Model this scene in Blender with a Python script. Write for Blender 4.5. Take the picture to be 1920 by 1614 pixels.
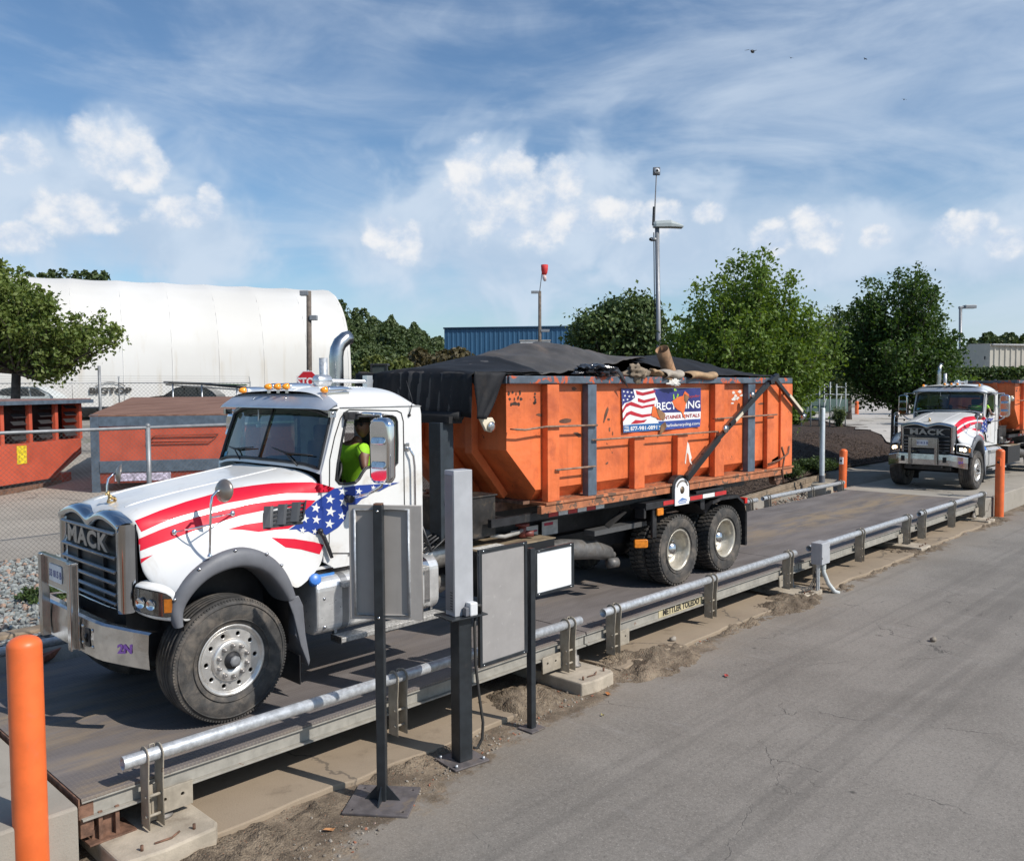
import bpy, bmesh, math, random
from mathutils import Vector, Matrix, noise as mnoise
from mathutils.bvhtree import BVHTree
from mathutils.geometry import delaunay_2d_cdt
random.seed(7)
R = math.radians
SC = bpy.context.scene
COL = SC.collection
for o in list(bpy.data.objects):
    bpy.data.objects.remove(o)

# ---------------------------------------------------------------- camera
FPX, PW, PH = 1609.52, 1920.0, 1614.0
CAMC = Vector((-3.6738, -6.9691, 2.9385))
yaw, pit, rol = 0.8049, 0.0496, -0.0062
FW = Vector((math.sin(yaw) * math.cos(pit), math.cos(yaw) * math.cos(pit), -math.sin(pit)))
RT0 = Vector((math.cos(yaw), -math.sin(yaw), 0)); UP0 = RT0.cross(FW)
RT = RT0 * math.cos(rol) + UP0 * math.sin(rol); UP = -RT0 * math.sin(rol) + UP0 * math.cos(rol)
cd = bpy.data.cameras.new('camera'); cam = bpy.data.objects.new('camera', cd); COL.objects.link(cam)
cd.sensor_fit = 'HORIZONTAL'; cd.sensor_width = 36.0; cd.lens = FPX / PW * 36.0
cd.clip_start = 0.1; cd.clip_end = 3000
m = Matrix((RT, UP, -FW)).transposed().to_4x4(); m.translation = CAMC
cam.matrix_world = m
SC.camera = cam

def ray(px, py):
    return FW + RT * ((px - PW / 2) / FPX) - UP * ((py - PH / 2) / FPX)
def P(px, py, ax, val):           # photo measurement: the point of the plane axis=val seen at a photo pixel
    d = ray(px, py); i = 'xyz'.index(ax); return CAMC + d * ((val - CAMC[i]) / d[i])
def PD(px, py, D):                # ... or at a distance D along the view axis
    return CAMC + ray(px, py) * D

# ---------------------------------------------------------------- light, sky, exposure
SUN_EL, SUN_AZ = R(42), math.atan2(0.25, -0.968)          # azimuth from +Y towards +X
S = Vector((math.sin(SUN_AZ) * math.cos(SUN_EL), math.cos(SUN_AZ) * math.cos(SUN_EL), math.sin(SUN_EL)))
sl = bpy.data.lights.new('sun', 'SUN'); sl.energy = 4.6; sl.angle = R(0.53); sl.color = (1.0, 0.945, 0.87)
so = bpy.data.objects.new('sun', sl); COL.objects.link(so)
so.rotation_euler = S.to_track_quat('Z', 'Y').to_euler(); so.location = (20, -40, 60)
SC.view_settings.view_transform = 'Standard'; SC.view_settings.look = 'None'
SC.view_settings.exposure = 0.0; SC.view_settings.gamma = 1.0; SC.view_settings.use_curve_mapping = False

class NT:                          # small node-tree writer
    def __init__(s, tree): s.t = tree; s.n = tree.nodes; s.l = tree.links
    def N(s, typ, **kw):
        n = s.n.new(typ)
        for k, v in kw.items(): setattr(n, k, v)
        return n
    def put(s, sock, v):
        if isinstance(v, bpy.types.NodeSocket): s.l.new(v, sock)
        else: sock.default_value = v
    def M(s, op, a, b=0.0, c=0.0, clamp=False):
        n = s.N('ShaderNodeMath', operation=op, use_clamp=clamp)
        s.put(n.inputs[0], a); s.put(n.inputs[1], b); s.put(n.inputs[2], c); return n.outputs[0]
    def V(s, op, a, b=(0, 0, 0)):
        n = s.N('ShaderNodeVectorMath', operation=op); s.put(n.inputs[0], a); s.put(n.inputs[1], b); return n.outputs[0]
    def sstep(s, v, a, b, o0=0.0, o1=1.0):
        n = s.N('ShaderNodeMapRange', interpolation_type='SMOOTHSTEP')
        s.put(n.inputs[0], v); s.put(n.inputs[1], a); s.put(n.inputs[2], b); s.put(n.inputs[3], o0); s.put(n.inputs[4], o1); return n.outputs[0]
    def mix(s, f, a, b, typ='MIX'):
        n = s.N('ShaderNodeMix', data_type='RGBA', blend_type=typ)
        s.put(n.inputs[0], f); s.put(n.inputs[6], a); s.put(n.inputs[7], b); return n.outputs[2]
    def noise(s, vec, scale, detail=4.0, rough=.55, dist=0.0, col=False):
        n = s.N('ShaderNodeTexNoise'); s.put(n.inputs['Vector'], vec); n.inputs['Scale'].default_value = scale
        n.inputs['Detail'].default_value = detail; n.inputs['Roughness'].default_value = rough; n.inputs['Distortion'].default_value = dist
        return n.outputs[1 if col else 0]
    def voro(s, vec, scale, feature='F1', out=0, rnd=1.0):
        n = s.N('ShaderNodeTexVoronoi', feature=feature); s.put(n.inputs['Vector'], vec); n.inputs['Scale'].default_value = scale
        n.inputs['Randomness'].default_value = rnd; return n.outputs[out]
    def sep(s, v):
        n = s.N('ShaderNodeSeparateXYZ'); s.put(n.inputs[0], v); return n.outputs
    def comb(s, x, y, z):
        n = s.N('ShaderNodeCombineXYZ'); s.put(n.inputs[0], x); s.put(n.inputs[1], y); s.put(n.inputs[2], z); return n.outputs[0]
    def scale(s, v, f): return s.V('MULTIPLY', v, f)

def C3(c): return (c[0], c[1], c[2], 1.0)
SRGB = lambda r, g, b: tuple(((x / 255) / 12.92 if x / 255 <= .04045 else ((x / 255 + .055) / 1.055) ** 2.4) for x in (r, g, b))

# ---- sky: Nishita + procedural clouds by direction
W = bpy.data.worlds.new('World'); SC.world = W; W.use_nodes = True
w = NT(W.node_tree)
for n in list(w.n): w.n.remove(n)
sky = w.N('ShaderNodeTexSky', sky_type='NISHITA'); sky.sun_disc = False
sky.sun_elevation = SUN_EL; sky.sun_rotation = SUN_AZ; sky.altitude = 0; sky.air_density = 1.0; sky.dust_density = 0.6; sky.ozone_density = 2.0
gen = w.N('ShaderNodeTexCoord').outputs['Generated']
dx, dy, dz = w.sep(gen)
az = w.M('ARCTAN2', dx, dy); el = w.M('ARCSINE', dz)
def azel(px, py):
    d = ray(px, py).normalized(); return math.atan2(d.x, d.y), math.asin(d.z)
aev = w.comb(az, el, 0.0)
def cumulus(lst, nz):                      # 1 - distance to the nearest ellipse of the list, in units of its radii
    out = None
    for px, py, rx, ry, base in lst:
        a0, e0 = azel(px, py); ka, ke = FPX / (rx * .8), FPX / (ry * (1 + .3 * (1 - base)))
        n = w.N('ShaderNodeVectorMath', operation='MULTIPLY_ADD'); w.put(n.inputs[0], aev); n.inputs[1].default_value = (ka, ke, 0); n.inputs[2].default_value = (-a0 * ka, -e0 * ke, 0)
        l = w.N('ShaderNodeVectorMath', operation='LENGTH'); w.l.new(n.outputs[0], l.inputs[0]); d = l.outputs['Value']
        out = d if out is None else w.M('MINIMUM', out, d)
    return w.M('SUBTRACT', 1.0, out)
HZ = [(70, 370, 340, 120, .8), (300, 440, 230, 80, .8), (960, 420, 330, 150, .8), (760, 450, 170, 75, .9), (1240, 440, 270, 95, .8), (1540, 460, 270, 70, .8), (1850, 460, 200, 60, .8)]
LB = [(215, 275, 78, 52, .75), (272, 308, 50, 40, .8), (165, 262, 44, 34, .9), (130, 395, 92, 36, .8), (30, 440, 60, 24, 1), (40, 285, 50, 26, 1), (335, 395, 62, 26, .9), (392, 378, 26, 28, .9),
      (888, 305, 58, 44, .7), (962, 322, 62, 46, .7), (1052, 340, 62, 46, .7), (985, 390, 175, 66, .7), (900, 350, 80, 60, .8), (1150, 405, 80, 40, .8), (718, 432, 42, 34, .8), (768, 444, 36, 30, .8), (745, 470, 60, 26, 1), (1235, 408, 62, 30, .9), (1330, 395, 44, 20, 1),
      (1520, 420, 42, 38, .8), (1556, 442, 34, 30, .8), (1448, 446, 44, 30, .8), (1640, 440, 34, 22, .9), (1790, 434, 46, 28, .8), (1835, 418, 34, 24, .8), (1880, 452, 44, 22, .9)]
sx = w.scale(gen, (9.0, 9.0, 11.0))
OFF = (.075, -.085, .20)
n1 = w.noise(sx, 2.3, 7, .58, .15); n2 = w.noise(w.V('ADD', sx, OFF), 2.3, 5, .58, .15); n0 = w.noise(sx, 1.1, 4, .55, .4)
LB = [(a, b + 4, c * 1.22, d * 1.22, .75) for a, b, c, d, e in LB]
ch = cumulus(HZ, n1); cl = cumulus(LB, n1); cu = cumulus([(a + .12 * c, b - .55 * d, c * 1.25, d, 1) for a, b, c, d, e in LB], n1)
vw = w.V('ADD', gen, w.scale(w.V('SUBTRACT', w.noise(w.scale(gen, (1, 1, 1)), 22, 5, .6, 0, True), (.5, .5, .5)), (.03, .03, .03)))
def billow(v): return w.M('ADD', w.M('MULTIPLY', w.M('SUBTRACT', .5, w.voro(v, 34)), .6), w.M('MULTIPLY', w.M('SUBTRACT', .5, w.voro(v, 70)), .4))
b1 = billow(vw); b2 = b1
hz = w.M('MULTIPLY', w.sstep(w.M('ADD', w.M('MULTIPLY', ch, 1.0), w.M('MULTIPLY', w.M('SUBTRACT', n0, .5), 2.2)), -.34, .50), .90)
def dens_(n, b): return w.M('ADD', w.M('MULTIPLY', cl, 1.25), w.M('ADD', w.M('MULTIPLY', w.M('SUBTRACT', n, .5), 1.75), w.M('MULTIPLY', b, .5)))
d1, d2 = dens_(n1, b1), dens_(n2, b2)
cmask = w.M('MULTIPLY', w.M('MULTIPLY', w.M('MULTIPLY', w.sstep(d1, .0, .55), w.sstep(cl, -.7, -.05)), .92), w.sstep(w.M('ADD', cu, w.M('MULTIPLY', w.M('SUBTRACT', n1, .5), 1.6)), -.85, .15))
lit = w.sstep(w.M('SUBTRACT', d1, d2), -.34, .44)
hcol = w.mix(w.sstep(n0, .35, .65), C3((4.9, 6.15, 7.8)), C3((6.2, 7.25, 8.6)))
ccol = w.mix(lit, C3((5.3, 6.5, 8.2)), C3((9.2, 9.2, 9.3)))
# hazy cirrus
st = w.V('ADD', w.scale(gen, (2.2, 2.2, 7.5)), (.3, .1, 0))
ci = w.noise(st, 1.3, 6, .55, 1.1)
ci2 = w.noise(w.scale(gen, (4.0, 4.0, 13.0)), 1.3, 6, .58, .9)
cir = w.M('ADD', w.M('MULTIPLY', ci, .68), w.M('MULTIPLY', ci2, .32))
rightness = w.sstep(az, .28, 1.25, -.07, .085)
lowness = w.sstep(el, .02, .50, .06, -.05)
cirm = w.sstep(w.M('ADD', w.M('ADD', cir, rightness), lowness), .36, .80)
c1 = w.mix(w.M('MULTIPLY', cirm, .78), w.mix(1.0, sky.outputs[0], C3((.96, 1.14, 1.25)), 'MULTIPLY'), C3((6.3, 7.3, 8.6)))
c2 = w.mix(cmask, w.mix(hz, c1, hcol), ccol)
bg = w.N('ShaderNodeBackground'); w.l.new(c2, bg.inputs[0]); bg.inputs[1].default_value = 0.10
ow = w.N('ShaderNodeOutputWorld'); w.l.new(bg.outputs[0], ow.inputs[0])

# ---------------------------------------------------------------- object helpers
def tag(o, label=None, cat=None, group=None, kind=None):
    if label: o['label'] = label
    if cat: o['category'] = cat
    if group: o['group'] = group
    if kind: o['kind'] = kind
    return o
def thing(name, label, cat, loc=(0, 0, 0), rz=0.0, group=None):
    o = bpy.data.objects.new(name, None); COL.objects.link(o); o.location = loc; o.rotation_euler = (0, 0, rz)
    o.empty_display_size = .2
    return tag(o, label, cat, group)
def copy_tree(o, parent=None, skip=()):
    c = o.copy(); COL.objects.link(c); mpi = o.matrix_parent_inverse.copy(); c.parent = parent; c.matrix_parent_inverse = mpi
    for ch in o.children:
        if ch.name.split('.')[0] not in skip: copy_tree(ch, c, skip)
    return c

class MB:
    """collects shapes; build() links them as ONE mesh object"""
    def __init__(s): s.v = []; s.f = []; s.m = []; s.mi = 0; s.sm = []; s.smooth = False
    def add(s, vs, fs):
        o = len(s.v); s.v.extend([tuple(p) for p in vs])
        for f in fs: s.f.append([i + o for i in f]); s.m.append(s.mi); s.sm.append(s.smooth)
        return s
    def mat(s, i): s.mi = i; return s
    def sh(s, b=True): s.smooth = b; return s
    def box(s, a, b, M=None):
        x0, y0, z0 = [min(a[i], b[i]) for i in range(3)]; x1, y1, z1 = [max(a[i], b[i]) for i in range(3)]
        vs = [Vector(p) for p in ((x0, y0, z0), (x1, y0, z0), (x1, y1, z0), (x0, y1, z0), (x0, y0, z1), (x1, y0, z1), (x1, y1, z1), (x0, y1, z1))]
        if M: vs = [M @ p for p in vs]
        return s.add(vs, [(3, 2, 1, 0), (4, 5, 6, 7), (0, 1, 5, 4), (1, 2, 6, 5), (2, 3, 7, 6), (3, 0, 4, 7)])
    def cbox(s, c, d, M=None, rot=None):
        h = [q / 2 for q in d]; T = Matrix.Translation(c)
        if rot is not None: T = T @ rot.to_4x4()
        if M: T = M @ T
        return s.box([-q for q in h], h, T)
    def prism(s, poly, ax, a, b):          # poly in the two other axes, extruded along ax
        n = len(poly); i = 'xyz'.index(ax)
        def mk(p, v):
            q = list(p); q.insert(i, v); return q
        vs = [mk(p, a) for p in poly] + [mk(p, b) for p in poly]
        fs = [tuple(range(n))[::-1], tuple(range(n, 2 * n))] + [(k, (k + 1) % n, n + (k + 1) % n, n + k) for k in range(n)]
        return s.add(vs, fs)
    def tube(s, path, r, n=10, cap=True, closed=False):
        P_ = [Vector(p) for p in path]; m_ = len(P_); rr = r if isinstance(r, (list, tuple)) else [r] * m_
        vs = []; ref = None
        for k in range(m_):
            if closed: t = P_[(k + 1) % m_] - P_[k - 1]
            else: t = P_[min(k + 1, m_ - 1)] - P_[max(k - 1, 0)]
            t.normalize()
            if ref is None: ref = Vector((0, 0, 1)) if abs(t.z) < .9 else Vector((1, 0, 0))
            a = t.cross(ref); a.normalize(); b = a.cross(t); b.normalize(); ref = b
            for j in range(n):
                q = 2 * math.pi * j / n; vs.append(P_[k] + (a * math.cos(q) + b * math.sin(q)) * rr[k])
        fs = []
        for k in range(m_ if closed else m_ - 1):
            k2 = (k + 1) % m_
            for j in range(n): fs.append((k * n + j, k2 * n + j, k2 * n + (j + 1) % n, k * n + (j + 1) % n))
        if cap and not closed: fs += [tuple(range(n))[::-1][::-1], tuple(range((m_ - 1) * n, m_ * n))[::-1]]
        sm = s.smooth; s.smooth = True if n > 5 else sm; s.add(vs, fs); s.smooth = sm; return s
    def cyl(s, a, b, r, n=16, r2=None): return s.tube([a, b], [r, r if r2 is None else r2], n)
    def lathe(s, prof, o, ax, n=32, cap=False):     # prof: (radius, height along ax)
        o = Vector(o); t = Vector(ax).normalized(); ref = Vector((0, 0, 1)) if abs(t.z) < .9 else Vector((1, 0, 0))
        a = t.cross(ref).normalized(); b = t.cross(a).normalized(); vs = []
        for (r, h) in prof:
            for j in range(n):
                q = 2 * math.pi * j / n; vs.append(o + t * h + (a * math.cos(q) + b * math.sin(q)) * r)
        fs = []
        for k in range(len(prof) - 1):
            for j in range(n): fs.append((k * n + j, k * n + (j + 1) % n, (k + 1) * n + (j + 1) % n, (k + 1) * n + j))
        if cap: fs += [tuple(range(n))[::-1], tuple(range((len(prof) - 1) * n, len(prof) * n))]
        sm = s.smooth; s.smooth = True; s.add(vs, fs); s.smooth = sm; return s
    def grid(s, rows, close=False):
        n = len(rows[0]); vs = [p for r_ in rows for p in r_]; fs = []
        for i in range(len(rows) - 1):
            for j in range(n if close else n - 1): fs.append((i * n + j, i * n + (j + 1) % n, (i + 1) * n + (j + 1) % n, (i + 1) * n + j))
        return s.add(vs, fs)
    def ball(s, c, r, nu=16, nv=10, sq=(1, 1, 1)):
        c = Vector(c); vs = []; fs = []
        for i in range(nv + 1):
            th = math.pi * i / nv
            for j in range(nu):
                ph = 2 * math.pi * j / nu
                vs.append(c + Vector((r * sq[0] * math.sin(th) * math.cos(ph), r * sq[1] * math.sin(th) * math.sin(ph), r * sq[2] * math.cos(th))))
        for i in range(nv):
            for j in range(nu): fs.append((i * nu + j, (i + 1) * nu + j, (i + 1) * nu + (j + 1) % nu, i * nu + (j + 1) % nu))
        sm = s.smooth; s.smooth = True; s.add(vs, fs); s.smooth = sm; return s
    def mesh(s, me, M=None, smooth=None):
        o = len(s.v); s.v.extend([tuple(M @ v.co) if M else tuple(v.co) for v in me.vertices])
        for p in me.polygons:
            s.f.append([i + o for i in p.vertices]); s.m.append(s.mi if smooth != 'keep' else p.material_index); s.sm.append(p.use_smooth if smooth is None or smooth == 'keep' else smooth)
        return s
    def build(s, name, mats, parent=None, bevel=0, sub=0, seg=2, recalc=True, auto=None):
        me = bpy.data.meshes.new(name); me.from_pydata(s.v, [], s.f); me.validate()
        mats = mats if isinstance(mats, (list, tuple)) else [mats]
        for m_ in mats: me.materials.append(m_)
        if len(me.polygons) == len(s.m):
            me.polygons.foreach_set('material_index', s.m); me.polygons.foreach_set('use_smooth', s.sm)
        if recalc:
            b = bmesh.new(); b.from_mesh(me); bmesh.ops.remove_doubles(b, verts=b.verts, dist=1e-5); bmesh.ops.recalc_face_normals(b, faces=b.faces); b.to_mesh(me); b.free()
        o = bpy.data.objects.new(name, me); COL.objects.link(o); o.parent = parent
        if sub:
            q = o.modifiers.new('sub', 'SUBSURF'); q.levels = q.render_levels = sub
            me.polygons.foreach_set('use_smooth', [True] * len(me.polygons))
        if bevel:
            q = o.modifiers.new('bev', 'BEVEL'); q.width = bevel; q.segments = seg; q.limit_method = 'ANGLE'; q.angle_limit = R(35); q.harden_normals = False
        return o
def split(mb, name, mats, parent=None, **kw):       # one object per connected piece
    n = len(mb.v); par = list(range(n))
    def fd(i):
        while par[i] != i: par[i] = par[par[i]]; i = par[i]
        return i
    for f in mb.f:
        a = fd(f[0])
        for j in f[1:]: par[fd(j)] = a
    groups = {}
    for k, f in enumerate(mb.f): groups.setdefault(fd(f[0]), []).append(k)
    out = []
    for ks in groups.values():
        ids = sorted({i for k in ks for i in mb.f[k]}); mp = {i: j for j, i in enumerate(ids)}; q = MB()
        q.v = [mb.v[i] for i in ids]; q.f = [[mp[i] for i in mb.f[k]] for k in ks]; q.m = [mb.m[k] for k in ks]; q.sm = [mb.sm[k] for k in ks]
        out.append(q.build(name, mats, parent, **kw))
    return out
def evmesh(o):
    dg = bpy.context.evaluated_depsgraph_get(); dg.update(); return bpy.data.meshes.new_from_object(o.evaluated_get(dg))
def drop(o):
    bpy.data.objects.remove(o)
def plate(outline, holes, thick, bevel=0.0):          # flat plate in XY with holes, centred on z=0
    cu = bpy.data.curves.new('plate', 'CURVE'); cu.dimensions = '2D'; cu.fill_mode = 'BOTH'
    cu.extrude = max(thick / 2 - bevel, 0); cu.bevel_depth = bevel; cu.bevel_resolution = 1
    for poly in [outline] + list(holes):
        sp = cu.splines.new('POLY'); sp.points.add(len(poly) - 1)
        for p, q in zip(sp.points, poly): p.co = (q[0], q[1], 0, 1)
        sp.use_cyclic_u = True
    o = bpy.data.objects.new('plate', cu); COL.objects.link(o); me = evmesh(o); drop(o); return me
def text(s_, size, ext=0.002, bold=0.0, spacing=1.0, sx=1.0, shear=0.0):
    cu = bpy.data.curves.new('text', 'FONT'); cu.body = s_; cu.size = size; cu.extrude = ext; cu.offset = bold
    cu.align_x = 'CENTER'; cu.align_y = 'CENTER'; cu.space_character = spacing; cu.resolution_u = 3; cu.shear = shear
    o = bpy.data.objects.new('text', cu); COL.objects.link(o); me = evmesh(o); drop(o)
    for v in me.vertices: v.co.x *= sx
    return me
def frame(o, xd, yd):                                   # matrix with local x, y axes along xd, yd
    xd = Vector(xd).normalized(); yd = Vector(yd).normalized(); zd = xd.cross(yd).normalized(); yd = zd.cross(xd)
    m_ = Matrix((xd, yd, zd)).transposed().to_4x4(); m_.translation = Vector(o); return m_
def circ(c, r, n=24): return [(c[0] + r * math.cos(2 * math.pi * k / n), c[1] + r * math.sin(2 * math.pi * k / n)) for k in range(n)]
def rrect(x0, y0, x1, y1, r, n=5):
    pts = []
    for cx, cy, a0 in ((x1 - r, y1 - r, 0), (x0 + r, y1 - r, 90), (x0 + r, y0 + r, 180), (x1 - r, y0 + r, 270)):
        for k in range(n + 1):
            a = R(a0 + 90 * k / n); pts.append((cx + r * math.cos(a), cy + r * math.sin(a)))
    return pts
def star(c, r, rot=0, k=.40):
    return [(c[0] + (r if i % 2 == 0 else r * k) * math.sin(rot + math.pi * i / 5), c[1] - (r if i % 2 == 0 else r * k) * math.cos(rot + math.pi * i / 5)) for i in range(10)]
def tri2d(poly, step=None):                             # fill a 2D polygon, with inner points if step is given
    pts = []; n = len(poly)
    for i in range(n):
        a, b = Vector(poly[i]), Vector(poly[(i + 1) % n]); k = max(1, int((b - a).length / step)) if step else 1
        for j in range(k): pts.append(a.lerp(b, j / k))
    nb = len(pts); edges = [(i, (i + 1) % nb) for i in range(nb)]
    if step:
        xs = [p.x for p in pts]; ys = [p.y for p in pts]; y = min(ys) + step * .5
        while y < max(ys):
            x = min(xs) + step * .5
            while x < max(xs): pts.append(Vector((x, y))); x += step
            y += step
    v, e, f, *_ = delaunay_2d_cdt(pts, edges, [], 1, 1e-5)
    return v, f

# ---------------------------------------------------------------- materials
MATS = {}
def mat(name, col, rough=.5, metal=0.0, var=.12, scale=6.0, bump=0.0, bscale=40.0, bdist=.01, dirt=None, rust=None, coat=0.0, streak=0.0, spec=.5):
    """principled surface with tone variation, optional dirt (col, amount, scale), rust/chips (col, amount, scale), fine bump"""
    if name in MATS: return MATS[name]
    m_ = bpy.data.materials.new(name); m_.use_nodes = True; t = NT(m_.node_tree); b = t.n['Principled BSDF']
    oc = t.N('ShaderNodeTexCoord').outputs['Object']
    nz = t.noise(oc, scale, 5, .6)
    c = t.mix(t.M('MULTIPLY', t.sstep(nz, .3, .7), 1.0), C3([q * (1 - var) for q in col]), C3([min(1, q * (1 + var)) for q in col]))
    rg = t.M('ADD', rough, t.M('MULTIPLY', t.M('SUBTRACT', t.noise(oc, scale * 2.3, 4), .5), .25 * min(1, rough * 2)), clamp=True)
    if streak:
        sn = t.noise(t.scale(oc, (14, 14, 1.2)), 1.0, 4, .6)
        c = t.mix(t.M('MULTIPLY', t.sstep(sn, .52, .78), streak), c, C3([q * .35 for q in col]))
    if dirt:
        dn = t.noise(oc, dirt[2], 6, .65, .4); c = t.mix(t.M('MULTIPLY', t.sstep(dn, .62 - dirt[1] * .35, .80 - dirt[1] * .2), .85), c, C3(dirt[0]))
    if rust:
        rn = t.noise(oc, rust[2], 7, .68, .6); f = t.sstep(rn, .74 - rust[1] * .3, .76 - rust[1] * .3)
        c = t.mix(f, c, C3(rust[0])); rg = t.mix(f, rg, C3((.85, .85, .85)))
    t.l.new(c, b.inputs['Base Color']); t.l.new(rg, b.inputs['Roughness']); b.inputs['Metallic'].default_value = metal
    b.inputs['Coat Weight'].default_value = coat; b.inputs['Coat Roughness'].default_value = .08; b.inputs['Specular IOR Level'].default_value = spec
    if bump:
        bn = t.N('ShaderNodeBump'); bn.inputs['Strength'].default_value = bump; bn.inputs['Distance'].default_value = bdist
        t.l.new(t.noise(oc, bscale, 4), bn.inputs['Height']); t.l.new(bn.outputs[0], b.inputs['Normal'])
    MATS[name] = m_; return m_
def glassmat(name, tint=(.7, .8, .78), refl=.10, rough=.01):
    if name in MATS: return MATS[name]
    m_ = bpy.data.materials.new(name); m_.use_nodes = True; t = NT(m_.node_tree)
    for n in list(t.n): t.n.remove(n)
    tr = t.N('ShaderNodeBsdfTransparent'); tr.inputs[0].default_value = C3(tint); gl = t.N('ShaderNodeBsdfGlossy'); gl.inputs[1].default_value = rough; gl.inputs[0].default_value = C3((1, 1, 1))
    fr = t.N('ShaderNodeLayerWeight'); fr.inputs[0].default_value = .35
    f = t.M('ADD', t.M('MULTIPLY', fr.outputs['Facing'], .25), refl, clamp=True)
    mx = t.N('ShaderNodeMixShader'); t.l.new(f, mx.inputs[0]); t.l.new(tr.outputs[0], mx.inputs[1]); t.l.new(gl.outputs[0], mx.inputs[2])
    o = t.N('ShaderNodeOutputMaterial'); t.l.new(mx.outputs[0], o.inputs[0]); MATS[name] = m_; return m_
def emit(name, col, st):
    if name in MATS: return MATS[name]
    m_ = bpy.data.materials.new(name); m_.use_nodes = True; b = m_.node_tree.nodes['Principled BSDF']
    b.inputs['Base Color'].default_value = C3(col); b.inputs['Emission Color'].default_value = C3(col); b.inputs['Emission Strength'].default_value = st; MATS[name] = m_; return m_

WHITE = mat('white_paint', (.73, .73, .715), .24, var=.025, scale=2, coat=.35, dirt=((.56, .52, .46), .34, 2.2))
BLACK = mat('black_steel', (.018, .018, .020), .45, var=.35, scale=9, dirt=((.10, .085, .07), .15, 5))
BLKGLOSS = mat('black_powder_coat', (.012, .013, .015), .32, var=.2, scale=12)
RUBBER = mat('tyre_rubber', (.045, .043, .041), .75, var=.35, scale=7, bump=.25, bscale=60, dirt=((.16, .135, .11), .48, 4))
CHROME = mat('chrome', (.80, .81, .83), .07, 1.0, var=.05, scale=3)
CHROMED = mat('dull_chrome', (.62, .62, .62), .20, 1.0, var=.15, scale=8, dirt=((.30, .27, .23), .22, 6))
ALU = mat('brushed_aluminium', (.74, .74, .73), .30, .62, var=.12, scale=9, bump=.06, bscale=120)
RIMALU = mat('dusty_wheel_aluminium', (.66, .64, .61), .38, .75, var=.14, scale=10, dirt=((.38, .34, .29), .22, 6))
GALV = mat('galvanised_steel', (.50, .52, .54), .42, .45, var=.22, scale=22, dirt=((.34, .33, .31), .12, 9))
DGREY = mat('charcoal_plastic', (.135, .14, .155), .55, var=.10, scale=5, bump=.1, bscale=200)
GREYP = mat('grey_painted_metal', (.36, .335, .31), .48, var=.08, scale=4, streak=.12)
LGREY = mat('pale_grey_enclosure', (.40, .41, .43), .42, var=.08, scale=5)
ORANGE = mat('weathered_orange_paint', (.72, .166, .050), .50, var=.15, scale=1.6, streak=.32, rust=((.10, .045, .025), .26, 7.5), dirt=((.44, .095, .035), .40, 2.0), bump=.8, bscale=1.9, bdist=.05)
ORBOL = mat('bollard_orange', (.78, .15, .035), .42, var=.10, scale=4, dirt=((.55, .16, .07), .12, 5))
SLATE = mat('slate_blue_paint', (.085, .115, .15), .50, var=.22, scale=7, rust=((.13, .05, .03), .16, 8), streak=.25)
RUSTY = mat('rusty_steel', (.16, .085, .055), .80, var=.45, scale=12, bump=.3, bscale=60)
TANMETAL = mat('tan_painted_steel', (.33, .29, .23), .6, var=.18, scale=9, rust=((.16, .075, .04), .20, 9), streak=.25)
CONC = mat('concrete', (.40, .345, .27), .9, var=.20, scale=4, bump=.35, bscale=50, dirt=((.20, .16, .12), .32, 3))
CONCG = mat('grey_concrete', (.34, .325, .30), .9, var=.16, scale=3, bump=.3, bscale=60, dirt=((.20, .17, .14), .25, 2.5))
AMBER = mat('amber_lens', (.95, .33, .02), .12, var=.05, spec=.6)
REDL = mat('red_lens', (.6, .02, .015), .15, var=.05)
REDP = mat('stripe_red', (.62, .010, .035), .5, var=.03, coat=.12, spec=.25)
BLUEP = mat('flag_blue', (.020, .050, .26), .5, var=.04, coat=.12, spec=.25)
GLASS = glassmat('window_glass', (.50, .62, .58), .10)
GLASSD = glassmat('windscreen_glass', (.46, .58, .53), .075)
LENS = glassmat('lamp_lens', (.80, .83, .85), .12)
MIRR = mat('mirror_glass', (.75, .77, .8), .03, 1.0, var=0)
SEAT = mat('dark_upholstery', (.03, .03, .033), .8)
DASH = mat('dash_plastic', (.09, .095, .09), .6)
CREAM = mat('cream_paint', (.62, .55, .42), .5, var=.15, rust=((.16, .08, .04), .1, 9))
WHITEV = mat('white_vinyl', (.80, .80, .80), .4, var=.03)
INK = mat('dark_ink', (.03, .028, .025), .6)
# ================================================================ ground
def lerpk(k, x):
    if x <= k[0][0]: return k[0][1]
    for (a, va), (b, vb) in zip(k, k[1:]):
        if x <= b:
            f = (x - a) / (b - a); f = f * f * (3 - 2 * f); return va + (vb - va) * f
    return k[-1][1]
ZK = [(0, -.3), (9, .08), (13, .25), (22, .32), (28, .72), (40, 1.40), (57, 1.65), (75, 2.0), (130, 2.2), (400, 2.6)]
def depth(x, y): return (x - CAMC.x) * .7207 + (y - CAMC.y) * .6932
def wally(x): return 3.66 + (x - 15.0) * .145
def zt(x, y):
    if y < 3.02: return -.5
    t = lerpk(ZK, depth(x, y))
    if x > 11 and x < 23 and y < wally(x) + .02: return -.24
    if x > 11: t = min(t, .12 + max(0, y - wally(min(x, 23))) * .22, .85 + max(0, depth(x, y) - 66) * .05)
    return -.5 + (t + .5) * min(1, (y - 3.02) / .35)

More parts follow.
